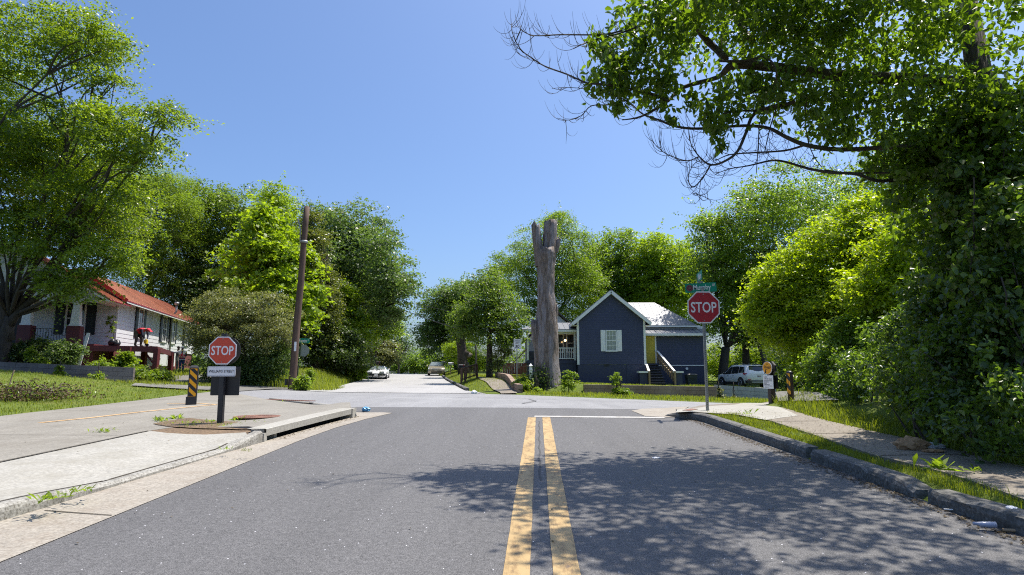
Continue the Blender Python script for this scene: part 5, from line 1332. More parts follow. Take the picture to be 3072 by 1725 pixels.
# white coupe, facing us (front at -y)
cp = P(1117, 1139.5, 53); cpz = cp.z
coupe = thing('parked_coupe', 'low white vintage coupe with dark bumper parked facing down the street', 'car', (cp.x, cp.y + 2.2, cpz), R(8))
S = [(-2.3, .3, .72, .5, .76, .56, .6), (-2.15, .24, .82, .62, .86, .7, .7), (-1.4, .22, .86, .74, .885, .79, .72), (-.75, .2, .88, .80, .88, .86, .74), (-.5, .2, .88, .82, .88, .92, .7), (0.05, .2, .88, .82, .88, 1.21, .56), (.7, .2, .88, .84, .89, 1.24, .55), (1.3, .22, .88, .86, .9, 1.0, .62), (2.1, .3, .8, .82, .84, .86, .6), (2.25, .4, .7, .74, .75, .76, .5)]
loft(S, M_carw, coupe)
screen((-.52, .90), (.02, 1.2), .66, .52, coupe, 'windscreen', M_cglassl, (-.05, .03)); side_glass(S, -.25, .75, coupe, .08, .12, .3, -.05)
bm2 = MB(); bm2.bx(-.84, .84, -2.36, -2.2, .36, .50); bm2.build('bumper', M_ctrim, coupe, bevel=.03)
lip = MB(); lip.bx(-.86, .86, -2.33, -2.2, .502, .54); lip.build('chrome_strip', M_chrome, coupe); np_ = MB(); np_.bx(-.15, .15, -2.38, -2.362, .36, .5); np_.build('number_plate', M_sgnw, coupe)
for sx in (-1, 1):
    hl = MB(); hl.bx(sx * .52 - .2, sx * .52 + .2, -2.33, -2.0, .56, .72); hlo = hl.build('headlight', M_ctrim, coupe)
    for k in (-1, 1): e = MB(); e.disc((sx * .52 + k * .09, -2.335, .64), .07, .008, 14, axis='y'); e.build('lens', M_lens, hlo)
    ov_ = MB(); ov_.bx(sx * .26 - .035, sx * .26 + .035, -2.41, -2.362, .24, .54); ov_.build('overrider', M_ctrim, coupe)
    mi = MB(); mi.ball((sx * .98, -.3, .93), .08, 8, sc=(1, .7, .7)); mi.build('mirror', M_carw, coupe)
    for yy in (-1.5, 1.35): wheel(coupe, sx * .80, yy, .33, .24); arch(coupe, sx * .905, yy, .32, M_ctrim)

# gold sedan, coming towards us
sd = P(1301, 1127, 63)
sedan = thing('gold_sedan', 'pale gold sedan driving over the crest towards the junction', 'car', (sd.x, sd.y + 2.3, sd.z), R(7))
S = [(-2.35, .3, .7, .55, .72, .66, .55), (-2.2, .22, .84, .66, .86, .8, .66), (-1.6, .2, .88, .84, .9, .94, .74), (-.95, .2, .9, .9, .91, 1.0, .76), (-.75, .2, .9, .92, .91, 1.06, .72), (.0, .2, .9, .94, .91, 1.42, .6), (.8, .2, .9, .95, .91, 1.46, .6), (1.5, .22, .9, .96, .91, 1.2, .66), (2.2, .3, .84, .92, .86, 1.0, .66), (2.4, .4, .72, .8, .74, .84, .5)]
loft(S, M_carg, sedan)
screen((-.82, 1.02), (-.02, 1.42), .70, .56, sedan, 'windscreen', M_cglassl, (-.06, .04)); side_glass(S, -.45, .45, sedan, .08, .12, .35, -.02); side_glass(S, .52, 1.3, sedan, .08, .12, 0, -.3)
gr2 = MB(); gr2.bx(-.42, .42, -2.33, -2.2, .62, .72); gro = gr2.build('grille', M_ctrim, sedan); e = MB(); e.bx(-.44, .44, -2.345, -2.29, .722, .75); e.build('chrome_bar', M_chrome, gro)
lo_ = MB(); lo_.bx(-.55, .55, -2.375, -2.2, .3, .44); lo_.build('lower_grille', M_ctrim, sedan)
for sx in (-1, 1):
    hl = MB(); hl.add([(sx * .48, -2.30, .64), (sx * .84, -2.14, .7), (sx * .86, -1.95, .82), (sx * .52, -2.18, .78)], [(0, 1, 2, 3)]); hl.build('headlight', M_lens, sedan)
    mi = MB(); mi.ball((sx * 1.02, -.5, 1.05), .11, 8, sc=(1, .6, .75)); mi.build('mirror', M_carg, sedan)
    for yy in (-1.45, 1.4): wheel(sedan, sx * .8, yy, .32, .22); arch(sedan, sx * .915, yy, .32, M_ctrim)

# ------------------------------------------------------------------ people
M_skin = mat('skin', (.09, .045, .03), .55); M_skinl = mat('skin_tan', (.3, .16, .1), .55)
M_jeans = mat('blue_jeans', (.03, .06, .16), .8); M_camo = mat('drab_trousers', (.085, .08, .065), .85, var=.4, scale=9); M_gpant = mat('grey_trousers', (.16, .16, .15), .85)
M_redc = mat('red_cloth', (.55, .02, .04), .75); M_navyc = mat('navy_sleeve', (.03, .03, .06), .8); M_whc = mat('white_sleeve', (.65, .64, .66), .8); M_dgc = mat('grey_jacket', (.11, .11, .12), .85)
M_glove = mat('yellow_glove', (.65, .5, .03), .7); M_boot = mat('boot', (.03, .022, .018), .7); M_band = mat('reflective_band', (.75, .75, .6), .4)
def body(name, J, E, matsl, parent):
    """J: name -> (pos, radius, material index); E: edges. One continuous skinned surface."""
    keys = list(J); me = bpy.data.meshes.new(name); me.from_pydata([J[k][0] for k in keys], [(keys.index(a), keys.index(b)) for a, b in E], []); me.update()
    o = bpy.data.objects.new(name, me); COL.objects.link(o)
    sk_ = o.modifiers.new('skin', 'SKIN'); sk_.use_smooth_shade = True; su = o.modifiers.new('sub', 'SUBSURF'); su.levels = 2
    if not me.skin_vertices: me.skin_vertices.new(name='')
    for i, k in enumerate(keys):
        r = J[k][1]; r = r if isinstance(r, tuple) else (r, r); me.skin_vertices[0].data[i].radius = r; me.skin_vertices[0].data[i].use_root = (k == 'pelvis')
    bpy.context.view_layer.update(); dg = bpy.context.evaluated_depsgraph_get()
    m2 = bpy.data.meshes.new_from_object(o.evaluated_get(dg)); bpy.data.objects.remove(o)
    m2.name = name; m2.materials.clear()
    for m in matsl: m2.materials.append(m)
    seg = [(Vector(J[a][0]), Vector(J[b][0]), J[b][2]) for a, b in E]
    for p in m2.polygons:
        c = p.center; best = None
        for a, b, mi in seg:
            d = b - a; t = max(0, min(1, (c - a).dot(d) / max(d.length_squared, 1e-9))); q = (c - (a + d * t)).length
            if best is None or q < best[0]: best = (q, mi)
        p.material_index = best[1]; p.use_smooth = True
    return link(name, m2, parent)
def fingers(J, E, w, d, side, mi, r=.011):
    d = Vector(d).normalized(); s = Vector(side).normalized(); w = Vector(w)
    for i in range(4):
        b0 = w + s * (i - 1.5) * .021; L_ = (.07, .08, .075, .06)[i]
        J[f'f{id(w)}{i}a'] = (b0 + d * L_ * .55, r, mi); J[f'f{id(w)}{i}b'] = (b0 + d * L_ * .9 + Vector((0, 0, -.02)), r * .85, mi)
    return w
def hand(parent, p, d, side, m):
    """a small hand: palm, four fingers and a thumb in one skinned surface"""
    p, d, s = Vector(p), Vector(d).normalized(), Vector(side).normalized(); nn = d.cross(s)
    J = {'pelvis': (p, .032, 0), 'k': (p + d * .07, .03, 0)}; E = [('pelvis', 'k')]
    for i in range(4):
        o = s * (i - 1.5) * .022; L_ = (.065, .078, .072, .055)[i]
        J[f'a{i}'] = (p + d * .085 + o, .011, 0); J[f'b{i}'] = (p + d * (.085 + L_ * .6) + o + nn * .012, .010, 0); J[f'c{i}'] = (p + d * (.085 + L_ * .8) + o + nn * .035, .008, 0)
        E += [('k', f'a{i}'), (f'a{i}', f'b{i}'), (f'b{i}', f'c{i}')]
    J['t1'] = (p + d * .03 + s * -.045, .013, 0); J['t2'] = (p + d * .07 + s * -.06 + nn * .02, .010, 0); E += [('pelvis', 't1'), ('t1', 't2')]
    return body('hand', J, E, [m], parent)
def face(parent, c, fwd, up, m, r=.105):
    """nose, ears, eyes on a head centred at c"""
    c, f, u = Vector(c), Vector(fwd).normalized(), Vector(up).normalized(); s = f.cross(u)
    mb = MB(); mb.ball(c + f * r * .95 - u * .015, .02, 8, 0)
    for k in (-1, 1): mb.ball(c + s * k * r * .82, .028, 8, 0)
    o = mb.build('face', [m], parent)
    e = MB()
    for k in (-1, 1): e.ball(c + f * r * .86 + s * k * .035 + u * .02, .012, 6)
    e.add([c + f * r * .93 - u * .055 + s * x for x in (-.03, .03)] + [c + f * r * .92 - u * .063 + s * x for x in (.025, -.025)], [(0, 1, 2, 3)])
    e.build('eyes', M_black, o)

# worker bent over on the deck, seen from the side, facing right
wp0 = P(415, 1038, 32.6); wz = Acorn.z + .0
w1 = thing('person', 'worker in red shirt bending over on the ramp deck with a yellow saw', 'person', (wp0.x, wp0.y, wz), R(-10))
J = {'pelvis': ((-.12, 0, .80), (.16, .15), 1), 'spine': ((.06, 0, .93), (.15, .15), 0), 'chest': ((.26, 0, .99), (.17, .19), 0), 'neck': ((.43, 0, .97), .065, 3), 'headb': ((.50, 0, .93), .085, 3), 'head': ((.60, 0, .86), .10, 3)}
E = [('pelvis', 'spine'), ('spine', 'chest'), ('chest', 'neck'), ('neck', 'headb'), ('headb', 'head')]
for s, k in ((-1, 'l'), (1, 'r')):
    J.update({'hip' + k: ((-.12, s * .1, .76), .115, 1), 'knee' + k: ((.02 + s * .05, s * .13, .44), .08, 1), 'ank' + k: ((-.04 + s * .06, s * .13, .09), .06, 1), 'toe' + k: ((.12 + s * .06, s * .14, .04), .045, 4),
              'sh' + k: ((.30, s * .19, .94), .075, 0), 'el' + k: ((.36, s * .2, .66), .055, 2), 'wr' + k: ((.43, s * .1, .44), .038, 2)})
    E += [('pelvis', 'hip' + k), ('hip' + k, 'knee' + k), ('knee' + k, 'ank' + k), ('ank' + k, 'toe' + k), ('chest', 'sh' + k), ('sh' + k, 'el' + k), ('el' + k, 'wr' + k)]
body('body', J, E, [M_redc, M_camo, M_navyc, M_skinl, M_boot], w1)
for s in (-1, 1): hand(w1, (.44, s * .1, .41), (.3, -s * .3, -1), (0, s, 0), M_glove)
face(w1, (.60, 0, .86), (.55, 0, -.8), (.8, 0, .55), M_skinl)
ht = MB(); ht.tube([(.54, 0, .88), (.58, 0, .955), (.62, 0, .985)], [.125, .115, .05], 12); ht.box((.70, 0, .87), (.14, .17, .015), (0, R(50), 0)); ht.build('cap', M_redc, w1)
sw = thing('power_saw', 'small yellow and black power saw held over the deck boards', 'power tool', (wp0.x + .44, wp0.y - .08, wz + .08))
m_ = MB(); m_.box((0, 0, .2), (.16, .16, .2)); m_.tube([(-.08, 0, .3), (-.02, 0, .36), (.06, 0, .3)], .025, 8); m_.build('motor', M_glove, sw, bevel=.02); m_ = MB(); m_.box((.06, 0, .04), (.2, .02, .16), (0, R(35), 0)); m_.build('blade', M_ctrim, sw)

# man in the red vest, seen from behind, reaching to the ramp rail
vp = P(543, 1120, 40.4); vz = gg(vp.x, vp.y); vz = P(543, 1119, 40.4).z
w2 = thing('person', 'man in red banded vest, white cap and jeans reaching to the ramp', 'person', (vp.x, vp.y, vz), R(15))
J = {'pelvis': ((0, 0, .93), (.17, .13), 1), 'spine': ((0, .0, 1.12), (.165, .12), 0), 'chest': ((-.01, .0, 1.34), (.19, .13), 0), 'neck': ((-.02, .02, 1.50), .06, 3), 'headb': ((-.03, .04, 1.57), .085, 3), 'head': ((-.03, .04, 1.68), .095, 3)}
E = [('pelvis', 'spine'), ('spine', 'chest'), ('chest', 'neck'), ('neck', 'headb'), ('headb', 'head')]
for s, k in ((-1, 'l'), (1, 'r')):
    J.update({'hip' + k: ((s * .09, 0, .88), .11, 1), 'knee' + k: ((s * .09, -.01, .48), .075, 1), 'ank' + k: ((s * .1, .02, .09), .055, 1), 'toe' + k: ((s * .11, .16, .04), .045, 4)})
    E += [('pelvis', 'hip' + k), ('hip' + k, 'knee' + k), ('knee' + k, 'ank' + k), ('ank' + k, 'toe' + k)]
J.update({'shl': ((-.2, .02, 1.42), .075, 2), 'ell': ((-.48, .05, 1.36), .052, 2), 'wrl': ((-.74, .08, 1.44), .036, 2), 'shr': ((.19, .03, 1.40), .075, 2), 'elr': ((.2, .14, 1.14), .052, 3), 'wrr': ((.05, .3, 1.1), .036, 3)})
E += [('chest', 'shl'), ('shl', 'ell'), ('ell', 'wrl'), ('chest', 'shr'), ('shr', 'elr'), ('elr', 'wrr')]
body('body', J, E, [M_redc, M_jeans, M_whc, M_skin, M_boot], w2)
hand(w2, (-.76, .08, 1.445), (-1, .1, .05), (0, 1, 0), M_skin); hand(w2, (.03, .31, 1.1), (-.8, .5, 0), (0, 0, 1), M_skin)
face(w2, (-.03, .04, 1.68), (-.3, 1, 0), (0, 0, 1), M_skin)
cpm = MB(); cpm.tube([(-.03, .03, 1.68), (-.03, .03, 1.75), (-.03, .03, 1.80)], [.112, .105, .04], 14); cpm.build('cap', M_whc, w2)
bd_ = MB()
for z, rx_, ry_ in ((1.06, .19, .145), (.88, .2, .16)):
    pts_ = [(rx_ * 1.08 * math.cos(a), ry_ * 1.1 * math.sin(a), z) for a in np.linspace(0, 2 * math.pi, 25)]; bd_.tube(pts_, .022, 6, caps=False)
for sx in (-.09, .09): bd_.tube([(sx, -.17, 1.06), (sx, -.175, 1.3), (sx, -.1, 1.47)], .018, 6)
bd_.build('reflective_band', M_band, w2)
# second man behind him
sp_ = P(528, 1120, 41.6); sz_ = P(528, 1118, 41.6).z
w3 = thing('person', 'man in dark cap and grey clothes standing half behind the ramp post', 'person', (sp_.x, sp_.y, sz_), R(-60))
J = {'pelvis': ((0, 0, .95), (.17, .13), 1), 'spine': ((0, .0, 1.14), (.165, .125), 0), 'chest': ((0, .0, 1.36), (.19, .13), 0), 'neck': ((0, .02, 1.53), .06, 3), 'headb': ((0, .04, 1.6), .085, 3), 'head': ((0, .05, 1.71), .095, 3)}
E = [('pelvis', 'spine'), ('spine', 'chest'), ('chest', 'neck'), ('neck', 'headb'), ('headb', 'head')]
for s, k in ((-1, 'l'), (1, 'r')):
    J.update({'hip' + k: ((s * .09, 0, .9), .11, 1), 'knee' + k: ((s * .1, .03, .49), .078, 1), 'ank' + k: ((s * .11, .0, .09), .055, 1), 'toe' + k: ((s * .12, .15, .04), .045, 4), 'sh' + k: ((s * .2, .01, 1.43), .075, 0), 'el' + k: ((s * .25, .12, 1.16), .052, 0), 'wr' + k: ((s * .14, .34, 1.12), .036, 3)})
    E += [('pelvis', 'hip' + k), ('hip' + k, 'knee' + k), ('knee' + k, 'ank' + k), ('ank' + k, 'toe' + k), ('chest', 'sh' + k), ('sh' + k, 'el' + k), ('el' + k, 'wr' + k)]
body('body', J, E, [M_dgc, M_gpant, M_whc, M_skin, M_boot], w3)
for s in (-1, 1): hand(w3, (s * .13, .36, 1.12), (-s * .3, 1, 0), (0, 0, 1), M_skin)
face(w3, (0, .05, 1.71), (0, 1, -.1), (0, 0, 1), M_skin)
cpm = MB(); cpm.tube([(0, .04, 1.70), (0, .04, 1.78), (0, .04, 1.84)], [.112, .108, .04], 14); cpm.box((0, .17, 1.71), (.16, .12, .015)); cpm.build('cap', M_black, w3)
# ------------------------------------------------------------------ plants
def unit(n): v = rng.normal(size=(n, 3)); return v / np.linalg.norm(v, axis=1, keepdims=True)
def leaf_arrays(C, size, up=.4, out=None, outw=.5, asp=.55, fold=.12, droop=.25, shape='quad'):
    n = len(C); N = unit(n) * .8; N[:, 2] += up
    if out is not None: N += out * outw
    N /= np.linalg.norm(N, axis=1, keepdims=True)
    A = unit(n); A[:, 2] -= droop; A -= N * (A * N).sum(1, keepdims=True); A /= np.linalg.norm(A, axis=1, keepdims=True) + 1e-9
    B = np.cross(N, A); s = np.asarray(size, float).reshape(-1, 1) * np.ones((n, 1))
    if shape == 'quad':
        V = np.stack([C - A * s * .5, C + B * s * asp * .5 + N * s * fold, C + A * s * .5, C - B * s * asp * .5 + N * s * fold], 1).reshape(-1, 3)
        Fq = np.arange(n * 4).reshape(n, 4); k = 4
    else:   # pointed oval folded along its rib
        w = asp * .5; f = fold
        V = np.stack([C - A * s * .5, C - A * s * .22 + B * s * w + N * s * f, C + A * s * .12 + B * s * w * .85 + N * s * f, C + A * s * .55 - N * s * .05,
                      C + A * s * .12 - B * s * w * .85 + N * s * f, C - A * s * .22 - B * s * w + N * s * f], 1).reshape(-1, 3)
        b = (np.arange(n) * 6)[:, None]; Fq = np.concatenate([b + np.array([[0, 1, 2, 3]]), b + np.array([[0, 3, 4, 5]])], 0); k = 6
    return V, Fq, k
def leaf_mesh(name, C, size, m, parent, var, **kw):
    V, Fq, k = leaf_arrays(C, size, **kw)
    return np_mesh(name, V, Fq, m, parent, np.repeat(np.clip(var, 0, 1), k))
GREEN = dict(
    oak=leaf_mat('oak_leaf', (.055, .10, .018), (.165, .24, .042), .48, .42, .5),
    cool=leaf_mat('cool_oak_leaf', (.055, .095, .03), (.145, .215, .06), .46, .42, .55, (1.15, 1.2, .55)),
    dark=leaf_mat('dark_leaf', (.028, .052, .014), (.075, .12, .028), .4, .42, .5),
    bright=leaf_mat('bright_leaf', (.135, .21, .018), (.26, .35, .035), .5, .45, .45, (1.25, 1.25, .3)),
    mid=leaf_mat('mid_leaf', (.075, .13, .016), (.20, .295, .04), .52, .4, .55),
    yel=leaf_mat('yellow_green_leaf', (.12, .185, .012), (.36, .43, .028), .54, .42, .5, (1.2, 1.25, .25)),
    shade=leaf_mat('shade_tree_leaf', (.065, .115, .016), (.20, .28, .04), .55, .36, .65, (1.3, 1.25, .3)),
    feather=leaf_mat('feathery_leaf', (.10, .16, .022), (.19, .27, .042), .5, .5, .3),
    olive=leaf_mat('olive_leaf', (.085, .105, .032), (.25, .27, .105), .42, .4, .6, (1.15, 1.1, .6)),
    vine=leaf_mat('vine_leaf', (.045, .085, .022), (.15, .22, .045), .52, .34, .7, (1.25, 1.3, .35)),
    canopy=leaf_mat('canopy_leaf', (.055, .10, .016), (.15, .23, .03), .56, .36, .6, (1.3, 1.3, .3)),
    grass=leaf_mat('grass_blade', (.11, .145, .02), (.25, .29, .045), .42, .55, .3, (1.2, 1.2, .3)),
    weed=leaf_mat('weed_leaf', (.09, .15, .018), (.22, .30, .035), .5, .45, .4),
    ivy=leaf_mat('ivy_leaf', (.05, .075, .02), (.17, .19, .05), .4, .4, .55))
M_bark = mat('bark', (.032, .024, .019), .9, col2=(.085, .068, .053), scale=5, stretch=(3, 3, .5), bump=.8, bscale=14)
M_barkl = mat('grey_bark', (.075, .065, .055), .9, col2=(.16, .14, .12), scale=5, stretch=(3, 3, .5), bump=.8, bscale=14)
M_twig = mat('dead_twig', (.055, .042, .036), .85)

def bend(a, b, k=6, w=.08):
    a, b = Vector(a), Vector(b); L_ = (b - a).length; o1 = Vector(rng.normal(size=3)) * L_ * w; out = []
    for i in range(k + 1):
        t = i / k; out.append(a.lerp(b, t) + o1 * math.sin(math.pi * t) + Vector((0, 0, L_ * .06 * math.sin(math.pi * t))))
    return out
QL = 1.0
def make_tree(name, label, cat, base, ells, nc, per, size, crad, m, trunk_r=.25, bark=None, up=.75, asp=.6, droop=.3, lean=None, branches=5, zmin=None, flat=.36, shell=.42, forks=None, shape='quad', group=None, twig_r=.05, trunk_vis=True):
    """ells: (u, v, Y, ru, rv, rd) in photo pixels (depths in metres) give the crown's outline at its own distance"""
    base = Vector(base); t = thing(name, label, cat, base, 0, group); nc = int(nc * 1.5); per = per * 1.15; size *= .8; crad *= .85
    E = []
    for (u, v, Y, ru, rv, rd) in ells:
        c = P(u, v, Y) - base; rx = ru / F * Y; rz = rv / F * Y; E.append((np.array(c), np.array([rx, rd, rz])))
    wts = np.array([(e[1].prod()) ** (2 / 3) for e in E]); wts /= wts.sum()
    ei = rng.choice(len(E), nc, p=wts)
    nb_ = max(len(E) * 3, nc // 13); bi = rng.choice(len(E), nb_, p=wts); bd_ = unit(nb_); br_ = rng.random(nb_) ** shell
    Er = np.array([e[1] for e in E]); Ec = np.array([e[0] for e in E])
    Bc = Ec[bi] + bd_ * br_[:, None] * Er[bi] * .92; Br = np.clip(Er[bi].min(1), .25, 3.4) * rng.uniform(.28, .5, nb_)
    bo = rng.integers(0, nb_, nc); ei = bi[bo]; d = unit(nc); d[:, 2] += .25; d = d + .5 * bd_[bo]; d /= np.linalg.norm(d, axis=1, keepdims=True)
    Cc = Bc[bo] + d * (rng.random(nc) ** .4)[:, None] * Br[bo][:, None] * np.array([1.15, 1.15, .75])
    e2 = rng.choice(len(E), nc, p=wts); d2 = unit(nc); mk_ = rng.random(nc) < .5
    Cc[mk_] = (Ec[e2] + d2 * (rng.random(nc) ** shell)[:, None] * Er[e2])[mk_]; ei = np.where(mk_, e2, ei); d[mk_] = d2[mk_]
    zl = (gg(base.x, base.y) - base.z + .4) if zmin is None else zmin
    ok = Cc[:, 2] > zl; Cc, d, ei = Cc[ok], d[ok], ei[ok]; nc = len(Cc)
    cv = rng.normal(0, .12, nc) + rng.normal(0, .14, nb_)[bo[ok]]; csz = rng.uniform(.6, 1.35, nc)
    k = rng.poisson(per, nc).clip(3); idx = np.repeat(np.arange(nc), k); n = len(idx)
    off = unit(n) * (rng.random(n) ** .45)[:, None] * (crad * 1.75 * csz[idx])[:, None] * np.array([1.1, 1.1, flat])
    hx = d[idx][:, :2]; off[:, 2] -= .38 * (off[:, :2] * hx).sum(1)
    L_ = Cc[idx] + off
    var = .45 + cv[idx] + rng.normal(0, .22, n)
    ns_ = nc // 4; si = rng.choice(nc, ns_); ts = np.linspace(.15, 1, 9); Ls = crad * rng.uniform(1.6, 4.2, ns_)
    sd = d[si] + .35 * unit(ns_); sd /= np.linalg.norm(sd, axis=1, keepdims=True)
    sp_ = Cc[si][:, None] + sd[:, None] * (Ls[:, None] * ts)[:, :, None]; sp_[:, :, 2] -= .3 * Ls[:, None] * ts ** 2
    sp_ = np.repeat(sp_.reshape(-1, 3), 2, 0); sp_ = sp_ + rng.normal(size=sp_.shape) * size * .45; sx_ = np.repeat(si, 18)
    L_ = np.concatenate([L_, sp_]); idx = np.concatenate([idx, sx_]); var = np.concatenate([var, .55 + cv[sx_] + rng.normal(0, .2, len(sx_))]); n = len(idx)
    sz = size * rng.uniform(.6, 1.3, n)
    keep = L_[:, 2] > zl - .3; L_, var, sz, dd = L_[keep], var[keep], sz[keep], d[idx][keep]
    leaf_mesh('crown', L_, sz, m, t, var, up=up, out=dd, outw=.3, asp=asp, droop=droop, shape=shape)
    # wood
    mb = MB(); cen = Vector(np.mean([e[0] for e in E], axis=0)); low = min(E, key=lambda e: e[0][2] - e[1][2])
    fz = max(.8, (low[0][2] - low[1][2] * .55)); fork = Vector((cen.x * .35, cen.y * .35, fz)) if lean is None else Vector(lean)
    mb.tube([Vector((0, 0, -.3)), Vector((0, 0, .15)), Vector((fork.x * .2, fork.y * .2, fork.z * .35)), Vector((fork.x * .55, fork.y * .55, fork.z * .7)), fork], [trunk_r * 1.45, trunk_r * 1.12, trunk_r, trunk_r * .92, trunk_r * .85], 12, noise=.08)
    for e_i, e in enumerate(E):
        c = Vector(e[0]); pts = bend(fork, c, 7); mb.tube(pts, [min(trunk_r * .36, .115) * (1 - .8 * q / 7) for q in range(8)], 8, noise=.08)
        mine = np.where(ei == e_i)[0][:branches]
        for q in mine:
            s0 = pts[int(rng.integers(2, 8))]; pp = bend(s0, Vector(Cc[q]), 5, .1); mb.tube(pp, [twig_r * (1 - .8 * z / 5) for z in range(6)], 5, caps=False)
    mb.build('trunk', bark or M_bark, t, fix=False)
    return t
def ground_at(u, v, Y): p = P(u, v, Y); p.z = gg(p.x, p.y); return p

# ---- the big tree in front of the white house
bt = ground_at(-2, 1085, 27.6)
big = make_tree('shade_tree', 'large shade tree with dark forked trunk beside the white house porch', 'tree', bt,
    [(110, 120, 26, 210, 150, 2.6), (280, 110, 25.5, 100, 130, 1.6), (330, 250, 25.5, 60, 60, 1.2), (-120, 330, 27, 260, 300, 4), (120, 430, 27, 250, 120, 3.6), (360, 400, 25, 150, 95, 2.4), (500, 365, 24.5, 62, 50, 1.2), (440, 470, 25, 90, 70, 1.6),
     (60, 640, 27, 220, 130, 3.2), (290, 610, 26, 170, 140, 2.6), (330, 770, 25.5, 110, 70, 1.8), (130, 735, 26, 150, 65, 2.2), (150, 860, 25.5, 80, 45, 1.2), (240, 850, 25.0, 60, 60, .9), (150, 815, 24.6, 80, 35, .8), (250, 560, 30.5, 190, 140, 2.5), (320, 680, 30, 120, 70, 1.5), (130, 470, 31, 200, 120, 2.5)],
    2050, 38, .19, .42, GREEN['shade'], .29, M_bark, lean=(.45, -.2, 2.7), branches=5, asp=.5, droop=.5, twig_r=.06, shell=.5, shape='quad', zmin=2.2)
lm_ = MB(); f0 = Vector((.35, -.15, 2.2)); lm_.tube(bend(f0, P(110, 895, 27) - bt, 4, .03) + bend(P(110, 895, 27) - bt, P(210, 840, 26.5) - bt, 3, .03)[1:], [.2, .18, .165, .15, .13, .11, .09, .07], 10, noise=.08)
lm_.tube(bend(Vector((.3, 0, 1.6)), P(10, 850, 27.2) - bt, 4, .03), [.28, .26, .24, .22, .2], 10, noise=.08); lm_.build('limb', M_bark, big, fix=False)

# ---- trees behind, left to right
def T(name, label, base, ells, n=420, per=30, size=.3, crad=.7, mk='oak', cat='tree', **kw):
    return make_tree(name, label, cat, ground_at(*base), ells, n, per, size, crad, GREEN[mk], **kw)
T('feathery_tree', 'pale green feathery tree hanging over the back of the red roof', (430, 1080, 56),
  [(470, 640, 54, 130, 130, 4), (540, 690, 54, 70, 110, 3), (400, 620, 54, 110, 140, 4), (440, 800, 54, 110, 100, 3), (490, 560, 54, 80, 60, 3)], 620, 60, .26, .75, 'feather', asp=.3, droop=.8, trunk_r=.4, bark=M_barkl)
T('tall_oak', 'tall dark oak behind the roof of the white house', (640, 1095, 62),
  [(640, 650, 60, 120, 110, 6), (720, 640, 60, 110, 80, 5), (590, 700, 60, 90, 150, 5), (660, 820, 62, 150, 150, 6), (600, 940, 60, 110, 120, 5), (760, 700, 60, 90, 80, 4)], 720, 34, .34, .8, 'oak', trunk_r=.5)
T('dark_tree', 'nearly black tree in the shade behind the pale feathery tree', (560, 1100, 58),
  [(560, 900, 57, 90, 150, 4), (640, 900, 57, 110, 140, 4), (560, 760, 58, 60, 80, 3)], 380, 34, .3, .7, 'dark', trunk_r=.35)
T('gold_oak', 'oak with a gold tinted crown poking above the bright tree', (850, 1095, 66), [(835, 610, 66, 45, 50, 3), (865, 650, 66, 45, 60, 3), (850, 760, 66, 60, 120, 4)], 260, 30, .34, .7, 'bright', trunk_r=.4)
T('bright_tree', 'vivid yellow-green broad-leaved tree behind the olive shrub', (790, 1110, 42),
  [(790, 720, 41, 90, 80, 3), (740, 800, 41, 110, 80, 3), (850, 790, 41, 90, 90, 3), (870, 890, 40.5, 85, 90, 2.5), (780, 890, 41, 120, 110, 3), (920, 920, 40, 50, 60, 2), (930, 860, 40, 45, 50, 1.6), (800, 670, 41, 60, 45, 2)], 430, 24, .34, .5, 'bright', trunk_r=.2, asp=.75, droop=.5)
T('olive_shrub', 'big olive-grey flowering shrub beside the wooden pole', (735, 1150, 31),
  [(620, 960, 30, 60, 80, 1.6), (700, 920, 30, 110, 65, 2), (800, 940, 30, 80, 70, 2), (730, 990, 30.5, 145, 80, 2.4), (650, 1000, 30.5, 80, 80, 2), (840, 990, 30, 45, 70, 1.5)], 560, 46, .11, .28, 'olive', 'shrub', trunk_r=.1, branches=14, twig_r=.03, zmin=.9)
T('privet_shrub', 'dark leafy shrub below the olive shrub near the driveway mouth', (800, 1160, 30.6),
  [(690, 1090, 31.5, 110, 60, 1.4), (810, 1080, 30.8, 60, 75, 1.2), (760, 1110, 31, 90, 50, 1.4), (700, 1130, 30.2, 110, 28, 1)], 420, 36, .14, .3, 'cool', 'shrub', trunk_r=.08, zmin=.05)
T('broad_oak', 'huge cool green oak left of the side street', (1065, 1100, 56),
  [(1000, 700, 56, 90, 90, 5), (1090, 690, 55, 95, 85, 5), (1150, 760, 50, 80, 75, 4), (1060, 780, 55, 150, 90, 6), (1180, 850, 48.5, 75, 55, 3.0), (1230, 845, 48.5, 35, 30, 1.8), (1080, 880, 55, 120, 70, 5), (1000, 860, 55, 90, 110, 4), (1140, 930, 50, 55, 60, 2.5), (960, 780, 56, 60, 110, 4), (1200, 900, 49, 40, 40, 1.8)], 820, 36, .32, .75, 'cool', trunk_r=.6, bark=M_bark, branches=8)
T('ivy_tree', 'ivy-clad tree column with brownish leaves close to the leaning pole', (945, 1120, 44),
  [(945, 730, 44, 45, 70, 1.6), (955, 860, 44, 60, 90, 2), (950, 980, 44, 60, 110, 2), (930, 660, 44, 30, 35, 1.2)], 330, 36, .2, .42, 'ivy', trunk_r=.3)
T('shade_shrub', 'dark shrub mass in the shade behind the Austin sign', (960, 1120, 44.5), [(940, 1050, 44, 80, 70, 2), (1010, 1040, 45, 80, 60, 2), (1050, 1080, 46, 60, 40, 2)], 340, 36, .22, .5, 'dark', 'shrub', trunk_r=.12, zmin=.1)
T('young_maple', 'bright young maple leaning over the bank by the grey pole', (1045, 1110, 49), [(1040, 960, 49, 60, 55, 2), (1080, 1000, 48.5, 45, 60, 1.6), (1030, 900, 49, 55, 45, 2), (1020, 1010, 49, 50, 50, 2)], 280, 26, .28, .45, 'bright', trunk_r=.15, asp=.75)
